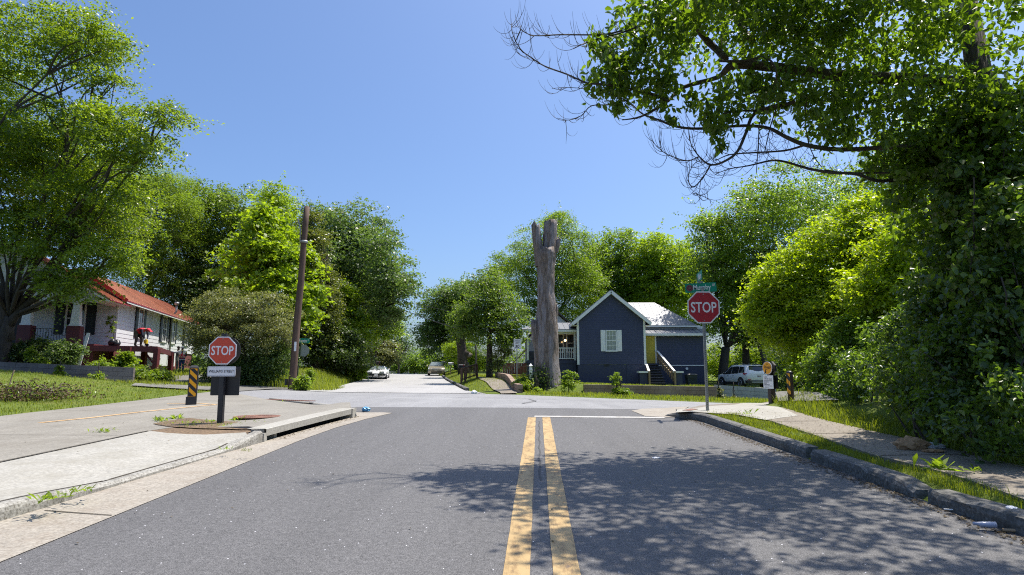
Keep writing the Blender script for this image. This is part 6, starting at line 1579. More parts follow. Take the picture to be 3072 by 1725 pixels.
T('slim_tree', 'slim light tree standing behind the grey utility pole', (1125, 1110, 64), [(1130, 920, 64, 50, 60, 2.4), (1145, 980, 64, 45, 50, 2.2), (1110, 860, 64, 45, 50, 2.4)], 260, 30, .3, .6, 'mid', trunk_r=.15)
T('silver_shrub', 'silvery grey-green shrub behind the blue bin', (1140, 1110, 76), [(1130, 1060, 76, 60, 50, 2.4), (1160, 1070, 76, 40, 40, 2)], 220, 36, .28, .5, 'olive', 'shrub', trunk_r=.1)
T('wispy_tree', 'thin half-bare wispy tree at the road crest', (1195, 1112, 98), [(1195, 1020, 98, 38, 50, 2), (1215, 1045, 98, 34, 40, 2)], 110, 9, .4, .8, 'cool', trunk_r=.18, branches=40, twig_r=.06)
T('crest_tree', 'low green tree closing the road gap beyond the crest', (1240, 1118, 112), [(1200, 1085, 112, 60, 30, 4), (1250, 1090, 112, 60, 26, 4), (1300, 1095, 112, 45, 24, 4), (1280, 1070, 114, 25, 25, 3)], 320, 34, .45, .9, 'mid', trunk_r=.2, zmin=.2)
T('street_oak', 'dark cool oak behind the oncoming gold sedan', (1375, 1112, 78),
  [(1350, 900, 77, 85, 65, 4), (1320, 960, 77, 75, 60, 4), (1380, 980, 78, 80, 70, 4), (1300, 1010, 77, 50, 45, 3), (1330, 1060, 77, 60, 40, 3.5), (1400, 880, 78, 50, 50, 3)], 560, 34, .36, .8, 'cool', trunk_r=.5)
T('bamboo_clump', 'bright lime clump of saplings behind the mailboxes', (1385, 1112, 66), [(1375, 1060, 66, 40, 45, 2), (1420, 1070, 66, 50, 45, 2), (1450, 1095, 66, 50, 25, 2)], 300, 30, .24, .45, 'bright', 'shrub', trunk_r=.06, asp=.35, zmin=.1)
T('street_tree', 'small round street tree with slim dark trunk by the footpath', (1468, 1128, 43.5),
  [(1470, 860, 43.5, 55, 65, 1.8), (1440, 930, 43, 65, 60, 2), (1510, 930, 43.5, 65, 60, 2), (1470, 990, 43, 95, 50, 2.4), (1400, 985, 43, 40, 30, 1.4), (1540, 1000, 43, 35, 40, 1.2)], 430, 28, .2, .4, 'oak', trunk_r=.22, lean=(.0, 0, 3.2))
T('olive_sapling', 'thin olive sapling between the street tree and the iron railing', (1492, 1122, 42.5), [(1492, 1085, 42.5, 22, 40, .7), (1512, 1050, 42.5, 20, 30, .6)], 70, 22, .14, .25, 'olive', 'shrub', trunk_r=.05)
T('mimosa_tree', 'feathery mimosa tree behind the dead trunk', (1650, 1100, 66),
  [(1640, 720, 65, 120, 60, 5), (1560, 790, 65, 80, 60, 4), (1720, 740, 65, 80, 55, 4), (1650, 820, 65, 140, 80, 5), (1740, 850, 65, 80, 80, 4), (1580, 900, 65, 80, 80, 4), (1680, 670, 65, 40, 30, 2), (1690, 930, 65, 110, 70, 4)], 720, 44, .3, .75, 'mid', trunk_r=.35, asp=.35)
T('back_oak', 'mid green oak above the peak of the navy gable', (1860, 1110, 72), [(1860, 740, 72, 75, 60, 4), (1830, 830, 72, 90, 80, 5), (1920, 800, 72, 80, 80, 5), (1880, 900, 72, 120, 70, 5)], 520, 32, .36, .8, 'mid', trunk_r=.4)
T('back_oak', 'rounded oak above the metal wing roof of the navy house', (1990, 1110, 68), [(1960, 760, 68, 60, 60, 4), (2010, 790, 68, 80, 80, 4.5), (1990, 880, 68, 100, 70, 5), (2060, 850, 68, 70, 80, 4)], 480, 32, .36, .8, 'bright', trunk_r=.4)
T('back_tree', 'dark tree filling the gap between the two back oaks', (1780, 1105, 76), [(1780, 880, 76, 90, 110, 5), (1940, 920, 76, 110, 90, 5), (2080, 930, 76, 80, 110, 5), (1775, 790, 76, 70, 80, 4), (2085, 790, 76, 70, 90, 4), (1500, 860, 78, 60, 70, 4)], 620, 30, .4, .85, 'oak', trunk_r=.4)
# right hand woods
bL = ground_at(2168, 1150, 50)
T('tall_tree', 'tall spreading tree with forked trunk behind the white SUV', (2168, 1150, 50),
  [(2330, 590, 50, 140, 90, 5), (2200, 680, 50, 110, 90, 5), (2450, 620, 52, 130, 90, 5), (2140, 790, 50, 90, 100, 4), (2300, 750, 50, 160, 120, 6), (2180, 930, 50, 90, 90, 4), (2360, 900, 51, 130, 100, 5), (2120, 680, 50, 50, 45, 2.5), (2540, 700, 54, 130, 130, 5)], 1050, 36, .28, .75, 'mid', trunk_r=.4, lean=(.6, .5, 3.0), branches=8)
for (dx0_, dx1_) in ((-.9, -1.9), (.9, 1.3)): pass
T('woodland_tree', 'straight dark trunked tree right of the forked one', (2240, 1150, 53), [(2250, 850, 53, 90, 110, 4), (2260, 980, 53, 100, 60, 3)], 260, 32, .3, .7, 'oak', trunk_r=.32, lean=(.2, 0, 5))
T('woodland_tree', 'leaning grey trunk tree behind the round trail sign', (2308, 1150, 52), [(2330, 960, 53, 110, 80, 4), (2290, 850, 53, 80, 90, 4)], 260, 32, .3, .7, 'oak', trunk_r=.25, bark=M_barkl, lean=(-1.0, 0, 4.6))
T('sunlit_thicket', 'sunlit lime thicket glowing behind the white SUV', (2250, 1140, 58), [(2160, 1090, 58, 60, 50, 2), (2260, 1080, 58, 80, 55, 2), (2350, 1070, 58, 80, 60, 2.4), (2080, 1100, 60, 50, 50, 2)], 420, 30, .24, .5, 'bright', 'shrub', trunk_r=.1, zmin=.0)
T('dark_woods_tree', 'dark tree deep in the woods behind the striped brown bollard', (2430, 1170, 34), [(2430, 1060, 34, 90, 80, 2.4), (2500, 980, 34, 100, 120, 3), (2560, 1090, 32, 120, 80, 3), (2420, 1150, 33, 70, 45, 2)], 520, 34, .2, .45, 'dark', trunk_r=.25, zmin=.0)
T('filler_tree', 'tall tree behind the vine wall at the photo edge', (2860, 1150, 30), [(2700, 520, 30, 150, 110, 4), (2850, 450, 30, 200, 200, 4), (2650, 640, 31, 120, 120, 4), (2950, 750, 30, 200, 250, 4)], 640, 32, .22, .6, 'mid', trunk_r=.4)
# yellow-green shrub tree
T('yellow_shrub', 'large glowing yellow-green shrub at the bend of the sidewalk', (2590, 1190, 18.5),
  [(2520, 740, 18, 140, 100, 1.5), (2650, 700, 17.5, 130, 90, 1.5), (2740, 800, 16.5, 110, 110, 1.2), (2390, 830, 18.5, 110, 80, 1.3), (2500, 890, 18, 160, 90, 1.8), (2660, 880, 17, 150, 120, 1.4), (2340, 960, 18.8, 90, 60, 1.1), (2430, 990, 18.4, 130, 70, 1.3), (2570, 1020, 17.5, 140, 90, 1.4), (2330, 860, 18.8, 80, 40, .8), (2440, 1080, 18, 80, 60, 1.0),
   (2700, 740, 14.5, 110, 120, .9), (2630, 880, 14.5, 120, 100, .9), (2745, 880, 13.8, 75, 100, .7), (2765, 650, 14.5, 65, 80, .6), (2290, 920, 19, 60, 25, .6), (2600, 610, 17.5, 70, 40, .8)],
  2300, 34, .12, .24, 'yel', 'shrub', trunk_r=.13, branches=14, twig_r=.022, asp=.6, zmin=.9)
T('understory_shrub', 'green understory shrub under the yellow one beside the grass corner', (2560, 1200, 15.2), [(2500, 1100, 15, 70, 90, .9), (2580, 1060, 14.5, 110, 110, 1.0), (2640, 1130, 13.6, 120, 90, .9), (2480, 1170, 15.2, 50, 45, .6)], 620, 34, .1, .2, 'mid', 'shrub', trunk_r=.06, branches=10, twig_r=.015, zmin=.03)

# ---- foreground: vine-covered tree and hedge
def vine_fill(n, x0, x1, y0, y1, zf, seed):
    pass
bv = Vector((7.4, 8.6, gg(7.4, 8.6)))
vt = thing('vine_covered_tree', 'foreground tree smothered in dark vines with limbs reaching over the road', 'tree', bv)
def clusters(ells, nc, shell, base):
    E = [(np.array(P(u, v, Y) - base), np.array([ru / F * Y, rd, rv / F * Y])) for u, v, Y, ru, rv, rd in ells]
    w = np.array([e[1].prod() ** (2 / 3) for e in E]); w /= w.sum(); ei = rng.choice(len(E), nc, p=w); d = unit(nc)
    return np.array([E[i][0] for i in ei]) + d * (rng.random(nc) ** shell)[:, None] * np.array([E[i][1] for i in ei]), d
def clumps(ells, nc, nb, base, rb=(.2, .5)):
    Bc, bd_ = clusters(ells, nb, .4, base); bo = rng.integers(0, nb, nc); d = unit(nc) + .4 * bd_[bo]; d /= np.linalg.norm(d, axis=1, keepdims=True)
    return Bc[bo] + d * (rng.random(nc) ** .4)[:, None] * rng.uniform(*rb, nb)[bo][:, None], d
def leafy(name, parent, Cc, d, per, crad, size, m, flat=.8, **kw):
    k = rng.poisson(per, len(Cc)).clip(2); idx = np.repeat(np.arange(len(Cc)), k); n = len(idx)
    cs = rng.uniform(.6, 1.4, len(Cc)); L_ = Cc[idx] + unit(n) * (rng.random(n) ** .45)[:, None] * (crad * 1.75 * cs[idx])[:, None] * np.array([1, 1, flat])
    var = .45 + rng.normal(0, .16, len(Cc))[idx] + rng.normal(0, .2, n)
    return leaf_mesh(name, L_, size * rng.uniform(.55, 1.35, n), m, parent, var, out=d[idx], **kw)
# canopy overhead
can = [(2250, 60, 8.2, 420, 110, 1.5), (1960, 90, 7.9, 170, 110, .8), (1830, 190, 7.7, 70, 110, .5), (1960, 250, 7.9, 110, 70, .6), (2500, 120, 8.4, 350, 150, 1.6), (2350, 260, 8.2, 280, 80, 1.1), (2180, 330, 8, 90, 70, .6),
       (2820, 110, 8.6, 310, 160, 1.2), (2600, 320, 8.4, 240, 90, 1.2), (2480, 400, 8.2, 60, 55, .4), (2880, 320, 8.2, 240, 150, .9), (2600, 30, 8, 420, 90, 1.6), (2330, -60, 8, 300, 110, 1.4), (2560, -260, 8, 300, 140, 1.6), (1850, 260, 7.7, 40, 60, .3), (1838, 320, 7.7, 26, 36, .2), (2740, 420, 8.4, 90, 60, .7)]
Cc, d = clusters(can, 1330, .5, bv)
ovh = np.array([[2.6, 6.9, 6.2, 1.0, .8, .5], [4.2, 6.4, 6.4, 1.4, .9, .6], [3.0, 5.6, 6.2, .8, .6, .4], [5.0, 5.2, 6.4, 1.3, .9, .6], [6.3, 6.2, 6.2, 1.2, 1.2, .7], [3.6, 4.7, 6.3, .7, .5, .4], [6.0, 4.2, 6.3, 1.2, .8, .6]])
io_ = rng.choice(len(ovh), 640); do_ = unit(640); Cc = np.concatenate([Cc, ovh[io_, :3] - np.array(bv) + do_ * (rng.random(640) ** .5)[:, None] * ovh[io_, 3:]]); d = np.concatenate([d, do_])
leafy('canopy', vt, Cc, d, 15, .13, .105, GREEN['canopy'], up=.35, outw=.25, asp=.5, fold=.08, droop=.9, shape='fold')
# vine wall
wall_e = [(2920, 540, 8.4, 115, 190, .6), (3030, 560, 7.8, 180, 300, .6), (2890, 760, 9.4, 80, 140, .5), (2950, 820, 8.2, 120, 220, .55), (3060, 880, 7.2, 140, 320, .6), (2850, 450, 8.6, 80, 80, .4), (2830, 640, 9.4, 45, 80, .35)]
Cc, d = clumps(wall_e, 1750, 190, bv, (.15, .42))
leafy('vine_leaves', vt, Cc, d, 15, .12, .085, GREEN['vine'], up=.25, outw=.7, asp=.8, fold=.1, droop=.9, shape='fold')
Ce, de = clusters([(2640, 470, 8.8, 90, 70, .4), (2700, 560, 9.0, 80, 90, .4), (2740, 680, 9.4, 70, 90, .4), (2780, 520, 8.4, 120, 140, .5), (2950, 420, 8.0, 160, 120, .6)], 240, .5, bv)
leafy('outer_leaves', vt, Ce, de, 11, .12, .1, GREEN['canopy'], up=.35, outw=.2, asp=.7, fold=.1, droop=1.0, shape='fold')
vs2 = MB()
for k in range(34):
    c = Vector(Cc[int(rng.integers(len(Cc)))]); q = [c + Vector((-.05, -.05, .5))]
    for j in range(7): q.append(q[-1] + Vector((rng.normal(0, .05), rng.normal(0, .06), -.22)))
    vs2.tube(q, [.009] * 6 + [.006, .003], 5, caps=False)
vs2.build('vine_stems', M_twig, vt, fix=False)
# limbs, from their course in the picture
def reg7(x, y, Y): return P(1500 + x / 1.6387, y / 1.6387, Y) - bv
LIMBS = [([(2450, 420), (2000, 390), (1700, 372), (1350, 330), (1150, 320), (1070, 380), (900, 430), (820, 500), (700, 570), (600, 590)], [.11, .1, .085, .07, .06, .035, .03, .022, .015, .006], 8.3),
         ([(1110, 290), (1060, 240), (1000, 180), (940, 90), (900, 30), (830, -60)], [.05, .05, .048, .045, .042, .04], 8.1),
         ([(1000, 60), (800, 60), (700, 30), (600, -40)], [.035, .03, .03, .025], 8.0), ([(1240, 200), (1180, 120), (1150, -40)], [.05, .045, .04], 8.3),
         ([(830, 497), (740, 460), (660, 440), (520, 415), (430, 408), (330, 365), (220, 325), (150, 280), (100, 240), (60, 160), (60, 115)], [.022, .02, .018, .015, .013, .012, .01, .009, .007, .004, .003], 7.8),
         ([(2000, 720), (1810, 730), (1650, 735), (1500, 712), (1400, 670), (1320, 630), (1200, 618), (1000, 632), (880, 625), (780, 590), (700, 560), (620, 495), (540, 515), (450, 520), (400, 568), (340, 590), (280, 580)], [.035, .034, .032, .03, .027, .024, .022, .02, .018, .015, .012, .01, .009, .007, .006, .005, .003], 8.2),
         ([(2100, 870), (1980, 880), (1860, 890), (1750, 855), (1640, 850), (1520, 830), (1400, 795), (1330, 790), (1220, 815), (1130, 830), (1060, 855)], [.03, .028, .026, .024, .022, .02, .017, .015, .01, .007, .004], 8.5),
         ([(2000, 850), (1850, 850), (1700, 850), (1600, 835)], [.016, .014, .012, .01], 8.5),
         ([(1500, 712), (1400, 740), (1250, 750), (1130, 760), (1060, 790)], [.018, .015, .012, .009, .005], 8.2),
         ([(1360, 520), (1250, 560), (1210, 650), (1170, 740), (1110, 790), (1035, 810), (980, 770), (940, 710), (930, 655)], [.03, .026, .022, .019, .016, .013, .01, .007, .004], 8.0),
         ([(1035, 810), (1000, 870), (950, 920), (925, 880), (950, 810), (1000, 780)], [.012, .01, .008, .006, .004, .003], 8.0), ([(980, 770), (920, 790), (850, 770), (800, 745), (785, 712)], [.009, .008, .006, .005, .003], 8.0),
         ([(600, 150), (500, 170), (300, 170), (170, 175), (110, 150), (100, 125)], [.014, .012, .01, .007, .005, .003], 7.7), ([(750, 100), (600, 160), (450, 200), (400, 220), (360, 240)], [.016, .013, .01, .008, .005], 7.7),
         ([(1080, 300), (1200, 300), (1290, 280), (1340, 310), (1360, 370), (1340, 420)], [.018, .018, .016, .014, .011, .006], 7.6), ([(1200, 470), (1300, 430), (1500, 390)], [.02, .022, .025], 8.3),
         ([(1510, 480), (1500, 600), (1530, 740), (1580, 820)], [.008, .008, .007, .006], 8.0), ([(1360, 530), (1330, 620), (1300, 750)], [.01, .009, .006], 8.0), ([(1275, 600), (1270, 700), (1260, 850)], [.009, .008, .005], 8.0), ([(1090, 0), (1085, 100), (1090, 250)], [.006, .006, .005], 7.8),
         ([(1450, 500), (1300, 540), (1180, 545), (1100, 560)], [.028, .022, .014, .008], 8.1), ([(950, 950), (1000, 965), (1040, 990)], [.006, .005, .003], 8.0), ([(620, 495), (560, 470), (440, 440), (330, 430), (255, 435)], [.009, .007, .006, .004, .003], 7.8)]
def smooth_path(pts, n=4):
    out = []
    for i in range(len(pts) - 1):
        p0, p1, p2, p3 = pts[max(i - 1, 0)], pts[i], pts[i + 1], pts[min(i + 2, len(pts) - 1)]
        for k in range(n):
            t = k / n; out.append(.5 * ((2 * p1) + (-p0 + p2) * t + (2 * p0 - 5 * p1 + 4 * p2 - p3) * t * t + (-p0 + 3 * p1 - 3 * p2 + p3) * t ** 3))
    out.append(pts[-1]); return out
limb = MB(); twig = MB(); r2 = random.Random(5)
def hook(p, d, L_, r):
    """a bare twig that leaves along d and curls upwards"""
    pts = [Vector(p)]; d = Vector(d).normalized(); n = 7
    for k in range(n):
        d = (d + Vector((r2.uniform(-.12, .12), r2.uniform(-.12, .12), .20 + .05 * k))).normalized(); pts.append(pts[-1] + d * L_ / n)
    twig.tube(pts, [r * (1 - .75 * k / n) for k in range(n + 1)], 4, caps=False)
    return pts
for pts, rad, Y in LIMBS:
    wv = [reg7(x, y, Y + .25 * math.sin(i * 1.3)) for i, (x, y) in enumerate(pts)]
    sp = smooth_path(wv); rs_ = list(np.interp(np.linspace(0, len(rad) - 1, len(sp)), range(len(rad)), rad))
    (limb if max(rad) > .025 else twig).tube(sp, rs_, 7 if max(rad) > .025 else 5, noise=.12)
    for i in range(1, len(sp) - 1):
        if rs_[i] > .028: continue
        for _ in range(2):
            if r2.random() < .62:
                t = (sp[i + 1] - sp[i - 1]).normalized(); a = Vector((r2.uniform(-1, 1), r2.uniform(-.6, .6), r2.uniform(-1, .35)))
                q = hook(sp[i], t * r2.uniform(.3, 1.0) + a * .9, r2.uniform(.15, .6), .0045)
                if r2.random() < .5: hook(q[3], (q[4] - q[2]).normalized() + Vector((r2.uniform(-1, 1), r2.uniform(-1, 1), r2.uniform(-.5, .5))), r2.uniform(.1, .3), .003)
limb.tube([(0, 0, -.3), (.05, -.05, 1.2), (-.1, 0, 2.6), (-.15, .05, 4.0), (-.3, 0, 6.5)], [.34, .28, .24, .2, .12], 12, noise=.1)
limb.tube([Vector((-.15, .05, 4.0)), reg7(2450, 420, 8.4)], [.16, .11], 9); limb.tube([Vector((-.1, 0, 3.0)), reg7(2100, 870, 8.5)], [.08, .03], 8); limb.tube([Vector((-.12, 0, 3.5)), reg7(2000, 720, 8.3)], [.09, .035], 8)
limb.build('trunk', M_bark, vt, fix=False); twig.build('dead_twigs', M_twig, vt, fix=False)
# drooping leaf sprays on the bare limbs
spr = []; 
for (x, y, n) in ((470, 200, 14), (520, 260, 16), (560, 330, 14), (480, 380, 12), (560, 440, 10), (560, 520, 10), (640, 300, 14), (620, 420, 12), (700, 230, 14), (820, 380, 10), (940, 480, 12), (1020, 560, 14), (1060, 620, 8), (1080, 690, 8), (1280, 600, 5), (1480, 600, 6), (1560, 560, 8), (1620, 600, 10), (1720, 640, 10), (830, 570, 5), (1200, 420, 14), (1330, 470, 16), (1700, 540, 14), (1850, 600, 14), (1900, 700, 12)):
    for _ in range(n): spr.append(np.array(reg7(x + r2.gauss(0, 22), y + r2.gauss(0, 26), 7.9 + r2.gauss(0, .15))))
spr = np.array(spr); leafy('leaf_sprays', vt, spr, unit(len(spr)), 5, .05, .12, GREEN['canopy'], up=.15, outw=.1, asp=.42, fold=.08, droop=1.6, shape='fold')

bh = Vector((6.9, 8.2, gg(6.9, 8.2)))
hg = thing('overgrown_hedge', 'dark overgrown hedge bank along the sidewalk below the vines', 'hedge', bh)
he = [(3060, 1250, 6.5, 150, 170, .6), (2920, 1180, 7.6, 160, 170, .7), (2800, 1120, 9, 130, 150, .7), (2700, 1090, 10.4, 110, 130, .7), (2620, 1120, 11.8, 80, 90, .6), (3000, 1050, 7.4, 170, 180, .8), (2850, 980, 8.8, 150, 150, .8), (2800, 970, 10, 100, 130, .6), (2540, 1165, 13, 60, 60, .5)]
Cc, d = clumps(he, 2000, 170, bh, (.15, .42)); okk = Cc[:, 2] + bh.z > GG(Cc[:, 0] + bh.x, Cc[:, 1] + bh.y) + .03; Cc, d = Cc[okk], d[okk]
leafy('crown', hg, Cc, d, 22, .1, .07, GREEN['vine'], up=.3, outw=.6, asp=.6, fold=.1, droop=.4, shape='fold')
for k in range(40):
    st_ = MB()
    c = Vector(Cc[int(rng.integers(len(Cc)))]); b0 = Vector((c.x + rng.uniform(-.2, .5), c.y + rng.uniform(-.4, .4), 0)); b0.z = gg(b0.x + bh.x, b0.y + bh.y) - bh.z; st_.tube(bend(b0, c, 5, .1), [.02, .018, .015, .012, .009, .005], 5, caps=False); st_.build('stem', M_bark, hg, fix=False)

# ---- far-off wood closing the horizon
nf_ = 2600; xf = rng.uniform(-150, 150, nf_); yf_ = 150 + rng.normal(0, 6, nf_) - .0012 * xf ** 2; gap = (xf > -34) & (xf < -16)
hf = np.where(gap, 1.2, 8 + 2.5 * np.sin(xf * .11) + 1.5 * np.sin(xf * .31)); Cf = np.stack([xf, yf_, -2 + hf * rng.random(nf_) ** .7], 1)
kf = np.repeat(np.arange(nf_), 14); Lf = Cf[kf] + rng.normal(size=(len(kf), 3)) * np.array([1.1, 1.1, .8])
o = leaf_mesh('distant_woods', Lf, .75 * rng.uniform(.6, 1.3, len(Lf)), GREEN['oak'], None, .5 + rng.normal(0, .2, nf_)[kf] + rng.normal(0, .15, len(kf)), up=.4, asp=.7); o['kind'] = 'stuff'

# ---- dead trunk
M_snag = bpy.data.materials.new('weathered_wood'); M_snag.use_nodes = True; N, L, b_ = nodes_of(M_snag)
tc = N.new('ShaderNodeTexCoord'); mp = N.new('ShaderNodeMapping'); mp.inputs['Scale'].default_value = (4.5, 4.5, .8); L.new(tc.outputs['Object'], mp.inputs['Vector'])
n1 = N.new('ShaderNodeTexNoise'); n1.inputs['Scale'].default_value = 2.2; n1.inputs['Detail'].default_value = 9; n1.inputs['Roughness'].default_value = .7; L.new(mp.outputs['Vector'], n1.inputs['Vector'])
n2 = N.new('ShaderNodeTexNoise'); n2.inputs['Scale'].default_value = .8; n2.inputs['Detail'].default_value = 5; L.new(mp.outputs['Vector'], n2.inputs['Vector'])
r1 = ramp(N, [(.28, (.05, .037, .03)), (.45, (.16, .122, .098)), (.6, (.27, .22, .19)), (.75, (.38, .335, .31))]); L.new(n1.outputs['Fac'], r1.inputs['Fac'])
r2_ = ramp(N, [(.5, (0, 0, 0)), (.56, (1, 1, 1))]); L.new(n2.outputs['Fac'], r2_.inputs['Fac'])
mx = N.new('ShaderNodeMix'); mx.data_type = 'RGBA'; L.new(r2_.outputs['Color'], mx.inputs['Factor']); L.new(r1.outputs['Color'], mx.inputs['A'])
r3_ = ramp(N, [(.3, (.2, .17, .16)), (.7, (.34, .31, .31))]); L.new(n1.outputs['Fac'], r3_.inputs['Fac']); L.new(r3_.outputs['Color'], mx.inputs['B']); L.new(mx.outputs['Result'], b_.inputs['Base Color']); b_.inputs['Roughness'].default_value = .85
bp = N.new('ShaderNodeBump'); bp.inputs['Strength'].default_value = 1; bp.inputs['Distance'].default_value = .16; L.new(n1.outputs['Fac'], bp.inputs['Height']); L.new(bp.outputs['Normal'], b_.inputs['Normal'])
YD = 31.5; bs_ = P(1650, 1184, YD); sn = thing('dead_tree', 'tall bare dead trunk with two broken prongs in front of the navy house', 'dead tree', bs_)
def px4(x, y): return P(1480 + x / 2.333, 620 + y / 2.333, YD) - bs_
def gnarl(rows, n=28, seed=0, off=0.0):
    """rows of (y, xl, xr): fluted trunk fitted between the two edges"""
    rr_ = random.Random(seed); mb = MB(); vs_, fs_ = [], []; ph = [rr_.uniform(0, 6.28) for _ in range(6)]
    R_ = []
    for i in range(len(rows) - 1):
        for k in range(4):
            t = k / 4; R_.append([rows[i][j] + (rows[i + 1][j] - rows[i][j]) * t for j in range(3)])
    R_.append(list(rows[-1]))
    for i, (y, xl, xr) in enumerate(R_):
        c = px4((xl + xr) / 2, y); hw_ = (px4(xr, y) - px4(xl, y)).x / 2
        for k in range(n):
            a = 2 * math.pi * k / n; f = 1 + .05 * math.sin(3 * a + ph[0] + c.z * .8) * math.sin(c.z * 1.1 + ph[2]) + .035 * math.sin(7 * a + ph[1] - c.z * 1.3) + rr_.uniform(-.06, .06)
            vs_.append((c.x + math.cos(a) * hw_ * f, c.y + off + math.sin(a) * hw_ * f, c.z + (rr_.uniform(-.2, .2) if i == len(R_) - 1 else 0)))
    for i in range(len(R_) - 1):
        for k in range(n): k2 = (k + 1) % n; fs_.append((i * n + k, i * n + k2, (i + 1) * n + k2, (i + 1) * n + k))
    fs_.append(tuple((len(R_) - 1) * n + k for k in range(n))); mb.add(vs_, fs_, 0, True); return mb
m_ = gnarl([(1330, 250, 520), (1290, 282, 492), (1240, 290, 478), (1100, 288, 458), (950, 285, 452), (820, 300, 450), (700, 308, 442), (600, 310, 424), (480, 312, 424), (400, 306, 432), (340, 300, 440), (300, 308, 436)], seed=1)
m2_ = gnarl([(420, 296, 360), (300, 282, 350), (220, 272, 335), (128, 265, 324)], 18, 2, -.05); m3_ = gnarl([(420, 340, 432), (300, 345, 440), (200, 352, 446), (105, 356, 450)], 20, 3, .05); m4_ = gnarl([(320, 420, 455), (260, 432, 468), (215, 446, 474)], 10, 4); m5_ = gnarl([(1000, 285, 330), (930, 268, 318), (815, 262, 306)], 14, 5, -.18); m6_ = gnarl([(760, 420, 452), (720, 425, 452), (680, 418, 445)], 10, 6, -.1)
for q in (m2_, m3_, m4_, m5_, m6_): b0 = len(m_.v); m_.v += q.v; m_.f += [tuple(i + b0 for i in f) for f in q.f]; m_.m += q.m; m_.sm += q.sm
m_.build('trunk', M_snag, sn, fix=False)
def ivy_patch(parent, C, n, sx, sz, m, size): 
    pts_ = np.array(C)[None] + rng.normal(size=(n, 3)) * np.array([sx, .15, sz]); leaf_mesh('ivy', pts_, size * rng.uniform(.6, 1.3, n), m, parent, rng.random(n), up=.2, asp=.7)
ivy_patch(sn, px4(310, 1230) + Vector((0, -.75, 0)), 700, .35, .4, GREEN['dark'], .13)
# second old trunk with a sawn limb, further up the street
b0 = ground_at(1392, 1110, 58); ft = thing('old_trunk', 'stout old trunk with a sawn-off limb behind the black mailbox', 'tree', b0); q = lambda u, v: P(u, v, 58) - b0
m_ = MB(); m_.tube([(0, 0, -.4), q(1388, 1090), q(1386, 1050), q(1382, 1020), q(1378, 990)], [.62, .5, .46, .44, .4], 14, noise=.12); m_.tube([q(1388, 1085), q(1396, 1060), q(1400, 1052)], [.36, .38, .36], 12, noise=.1); m_.build('trunk', M_bark, ft, fix=False)
m_ = MB(); m_.tube([q(1400, 1070), q(1410, 1066), q(1414, 1060)], [.2, .2, .16], 8); m_.build('sawn_limb', M_snag, ft)
Cq, dq = clusters([(1385, 960, 58, 45, 50, 1.6), (1370, 1000, 58, 30, 30, 1)], 120, .5, b0); leafy('crown', ft, Cq, dq, 24, .4, .24, GREEN['oak'], up=.3)
# ------------------------------------------------------------------ grass, weeds, small plants
def blades(regions):
    """regions: (points n x 2, heights, var offset, width, ground fn); all blades become one mesh"""
    Vs, var = [], []
    for pts, h, v0, w in regions:
        n = len(pts); z = GG(pts[:, 0], pts[:, 1]) - .035
        a = rng.uniform(0, 2 * math.pi, n); t = np.stack([np.cos(a), np.sin(a)], 1); b = np.stack([-t[:, 1], t[:, 0]], 1)
        ln = (rng.uniform(.1, .8, n) * h)[:, None]; ww = (w * rng.uniform(.6, 1.3, n))[:, None]
        B = np.concatenate([pts, z[:, None]], 1); q = lambda xy_, zz: np.concatenate([pts + xy_, (z + zz)[:, None]], 1)
        V = np.stack([q(b * ww * .5, 0 * h), q(-b * ww * .5, 0 * h), q(t * ln * .35 - b * ww * .35, h * .62 + .012), q(t * ln * .35 + b * ww * .35, h * .62 + .012),
                      q(t * ln - b * ww * .06, h + .012), q(t * ln + b * ww * .06, h + .012)], 1)
        Vs.append(V.reshape(-1, 3)); patch = .5 + .5 * np.sin(pts[:, 0] * 2.3 + np.sin(pts[:, 1] * 1.7) * 2) * np.sin(pts[:, 1] * 1.9 + pts[:, 0])
        var.append(np.repeat(np.clip(v0 + .25 * (patch - .5) + rng.normal(0, .18, n), 0, 1), 6))
    V = np.concatenate(Vs); n = len(V) // 6; b = (np.arange(n) * 6)[:, None]
    return V, np.concatenate([b + np.array([[0, 1, 2, 3]]), b + np.array([[3, 2, 4, 5]])]), np.concatenate(var)
def sample(poly, n):
    A = np.array([(p[0], p[1]) for p in poly]); lo, hi = A.min(0), A.max(0); out = []; tot = 0
    while tot < n:
        q = rng.uniform(lo, hi, (n * 2, 2)); q = q[inside(q, [tuple(p) for p in A])]; out.append(q); tot += len(q)
        if len(q) == 0: break
    return np.concatenate(out)[:n]
reg = []
def add_reg(poly, n, h0, h1, v0=.5, w=.008, thin=None):
    p = sample(poly, n)
    if thin is not None: p = p[rng.random(len(p)) < thin(p)]
    reg.append((p, rng.uniform(h0, h1, len(p)), v0, w))
patchy = lambda p: .35 + .65 * (np.sin(p[:, 0] * 9 + np.sin(p[:, 1] * 3)) * np.sin(p[:, 1] * 5.3) > -.3)
win = [tuple(p) for p in walk_in]
strip = [(3.93, 2.0), (3.93, 5.6), (3.9, 7.8), (3.92, 12.0), (3.7, 12.9)] + [(p[0] + .05, p[1]) for p in win[1:]] + [(4.35, 2)]
add_reg(strip, 15000, .012, .05, .5, .007, patchy); add_reg(strip, 400, .05, .09, .5, .008)
wo = [tuple(p) for p in walk_out]
corner = xy([(1955, 1018), (2066, 1009), (2085, 1030), (2120, 1062), (2088, 1064), (2008, 1041), (1950, 1022)], .13)
add_reg(corner, 7500, .02, .06, .62, .012)
foot = [(p[0] - .06, p[1]) for p in wo] + [(p[0] + .75, p[1] + .1) for p in reversed(wo)]
add_reg(foot, 8000, .03, .11, .4, .011); add_reg(foot, 700, .1, .22, .45, .015)
lawn = [(-9.95, 6), (-9.95, 12), (-9.9, 16), (-10.0, 21.3), (-13, 22.1), (-22, 24.0), (-34, 26.5), (-34, 6)]
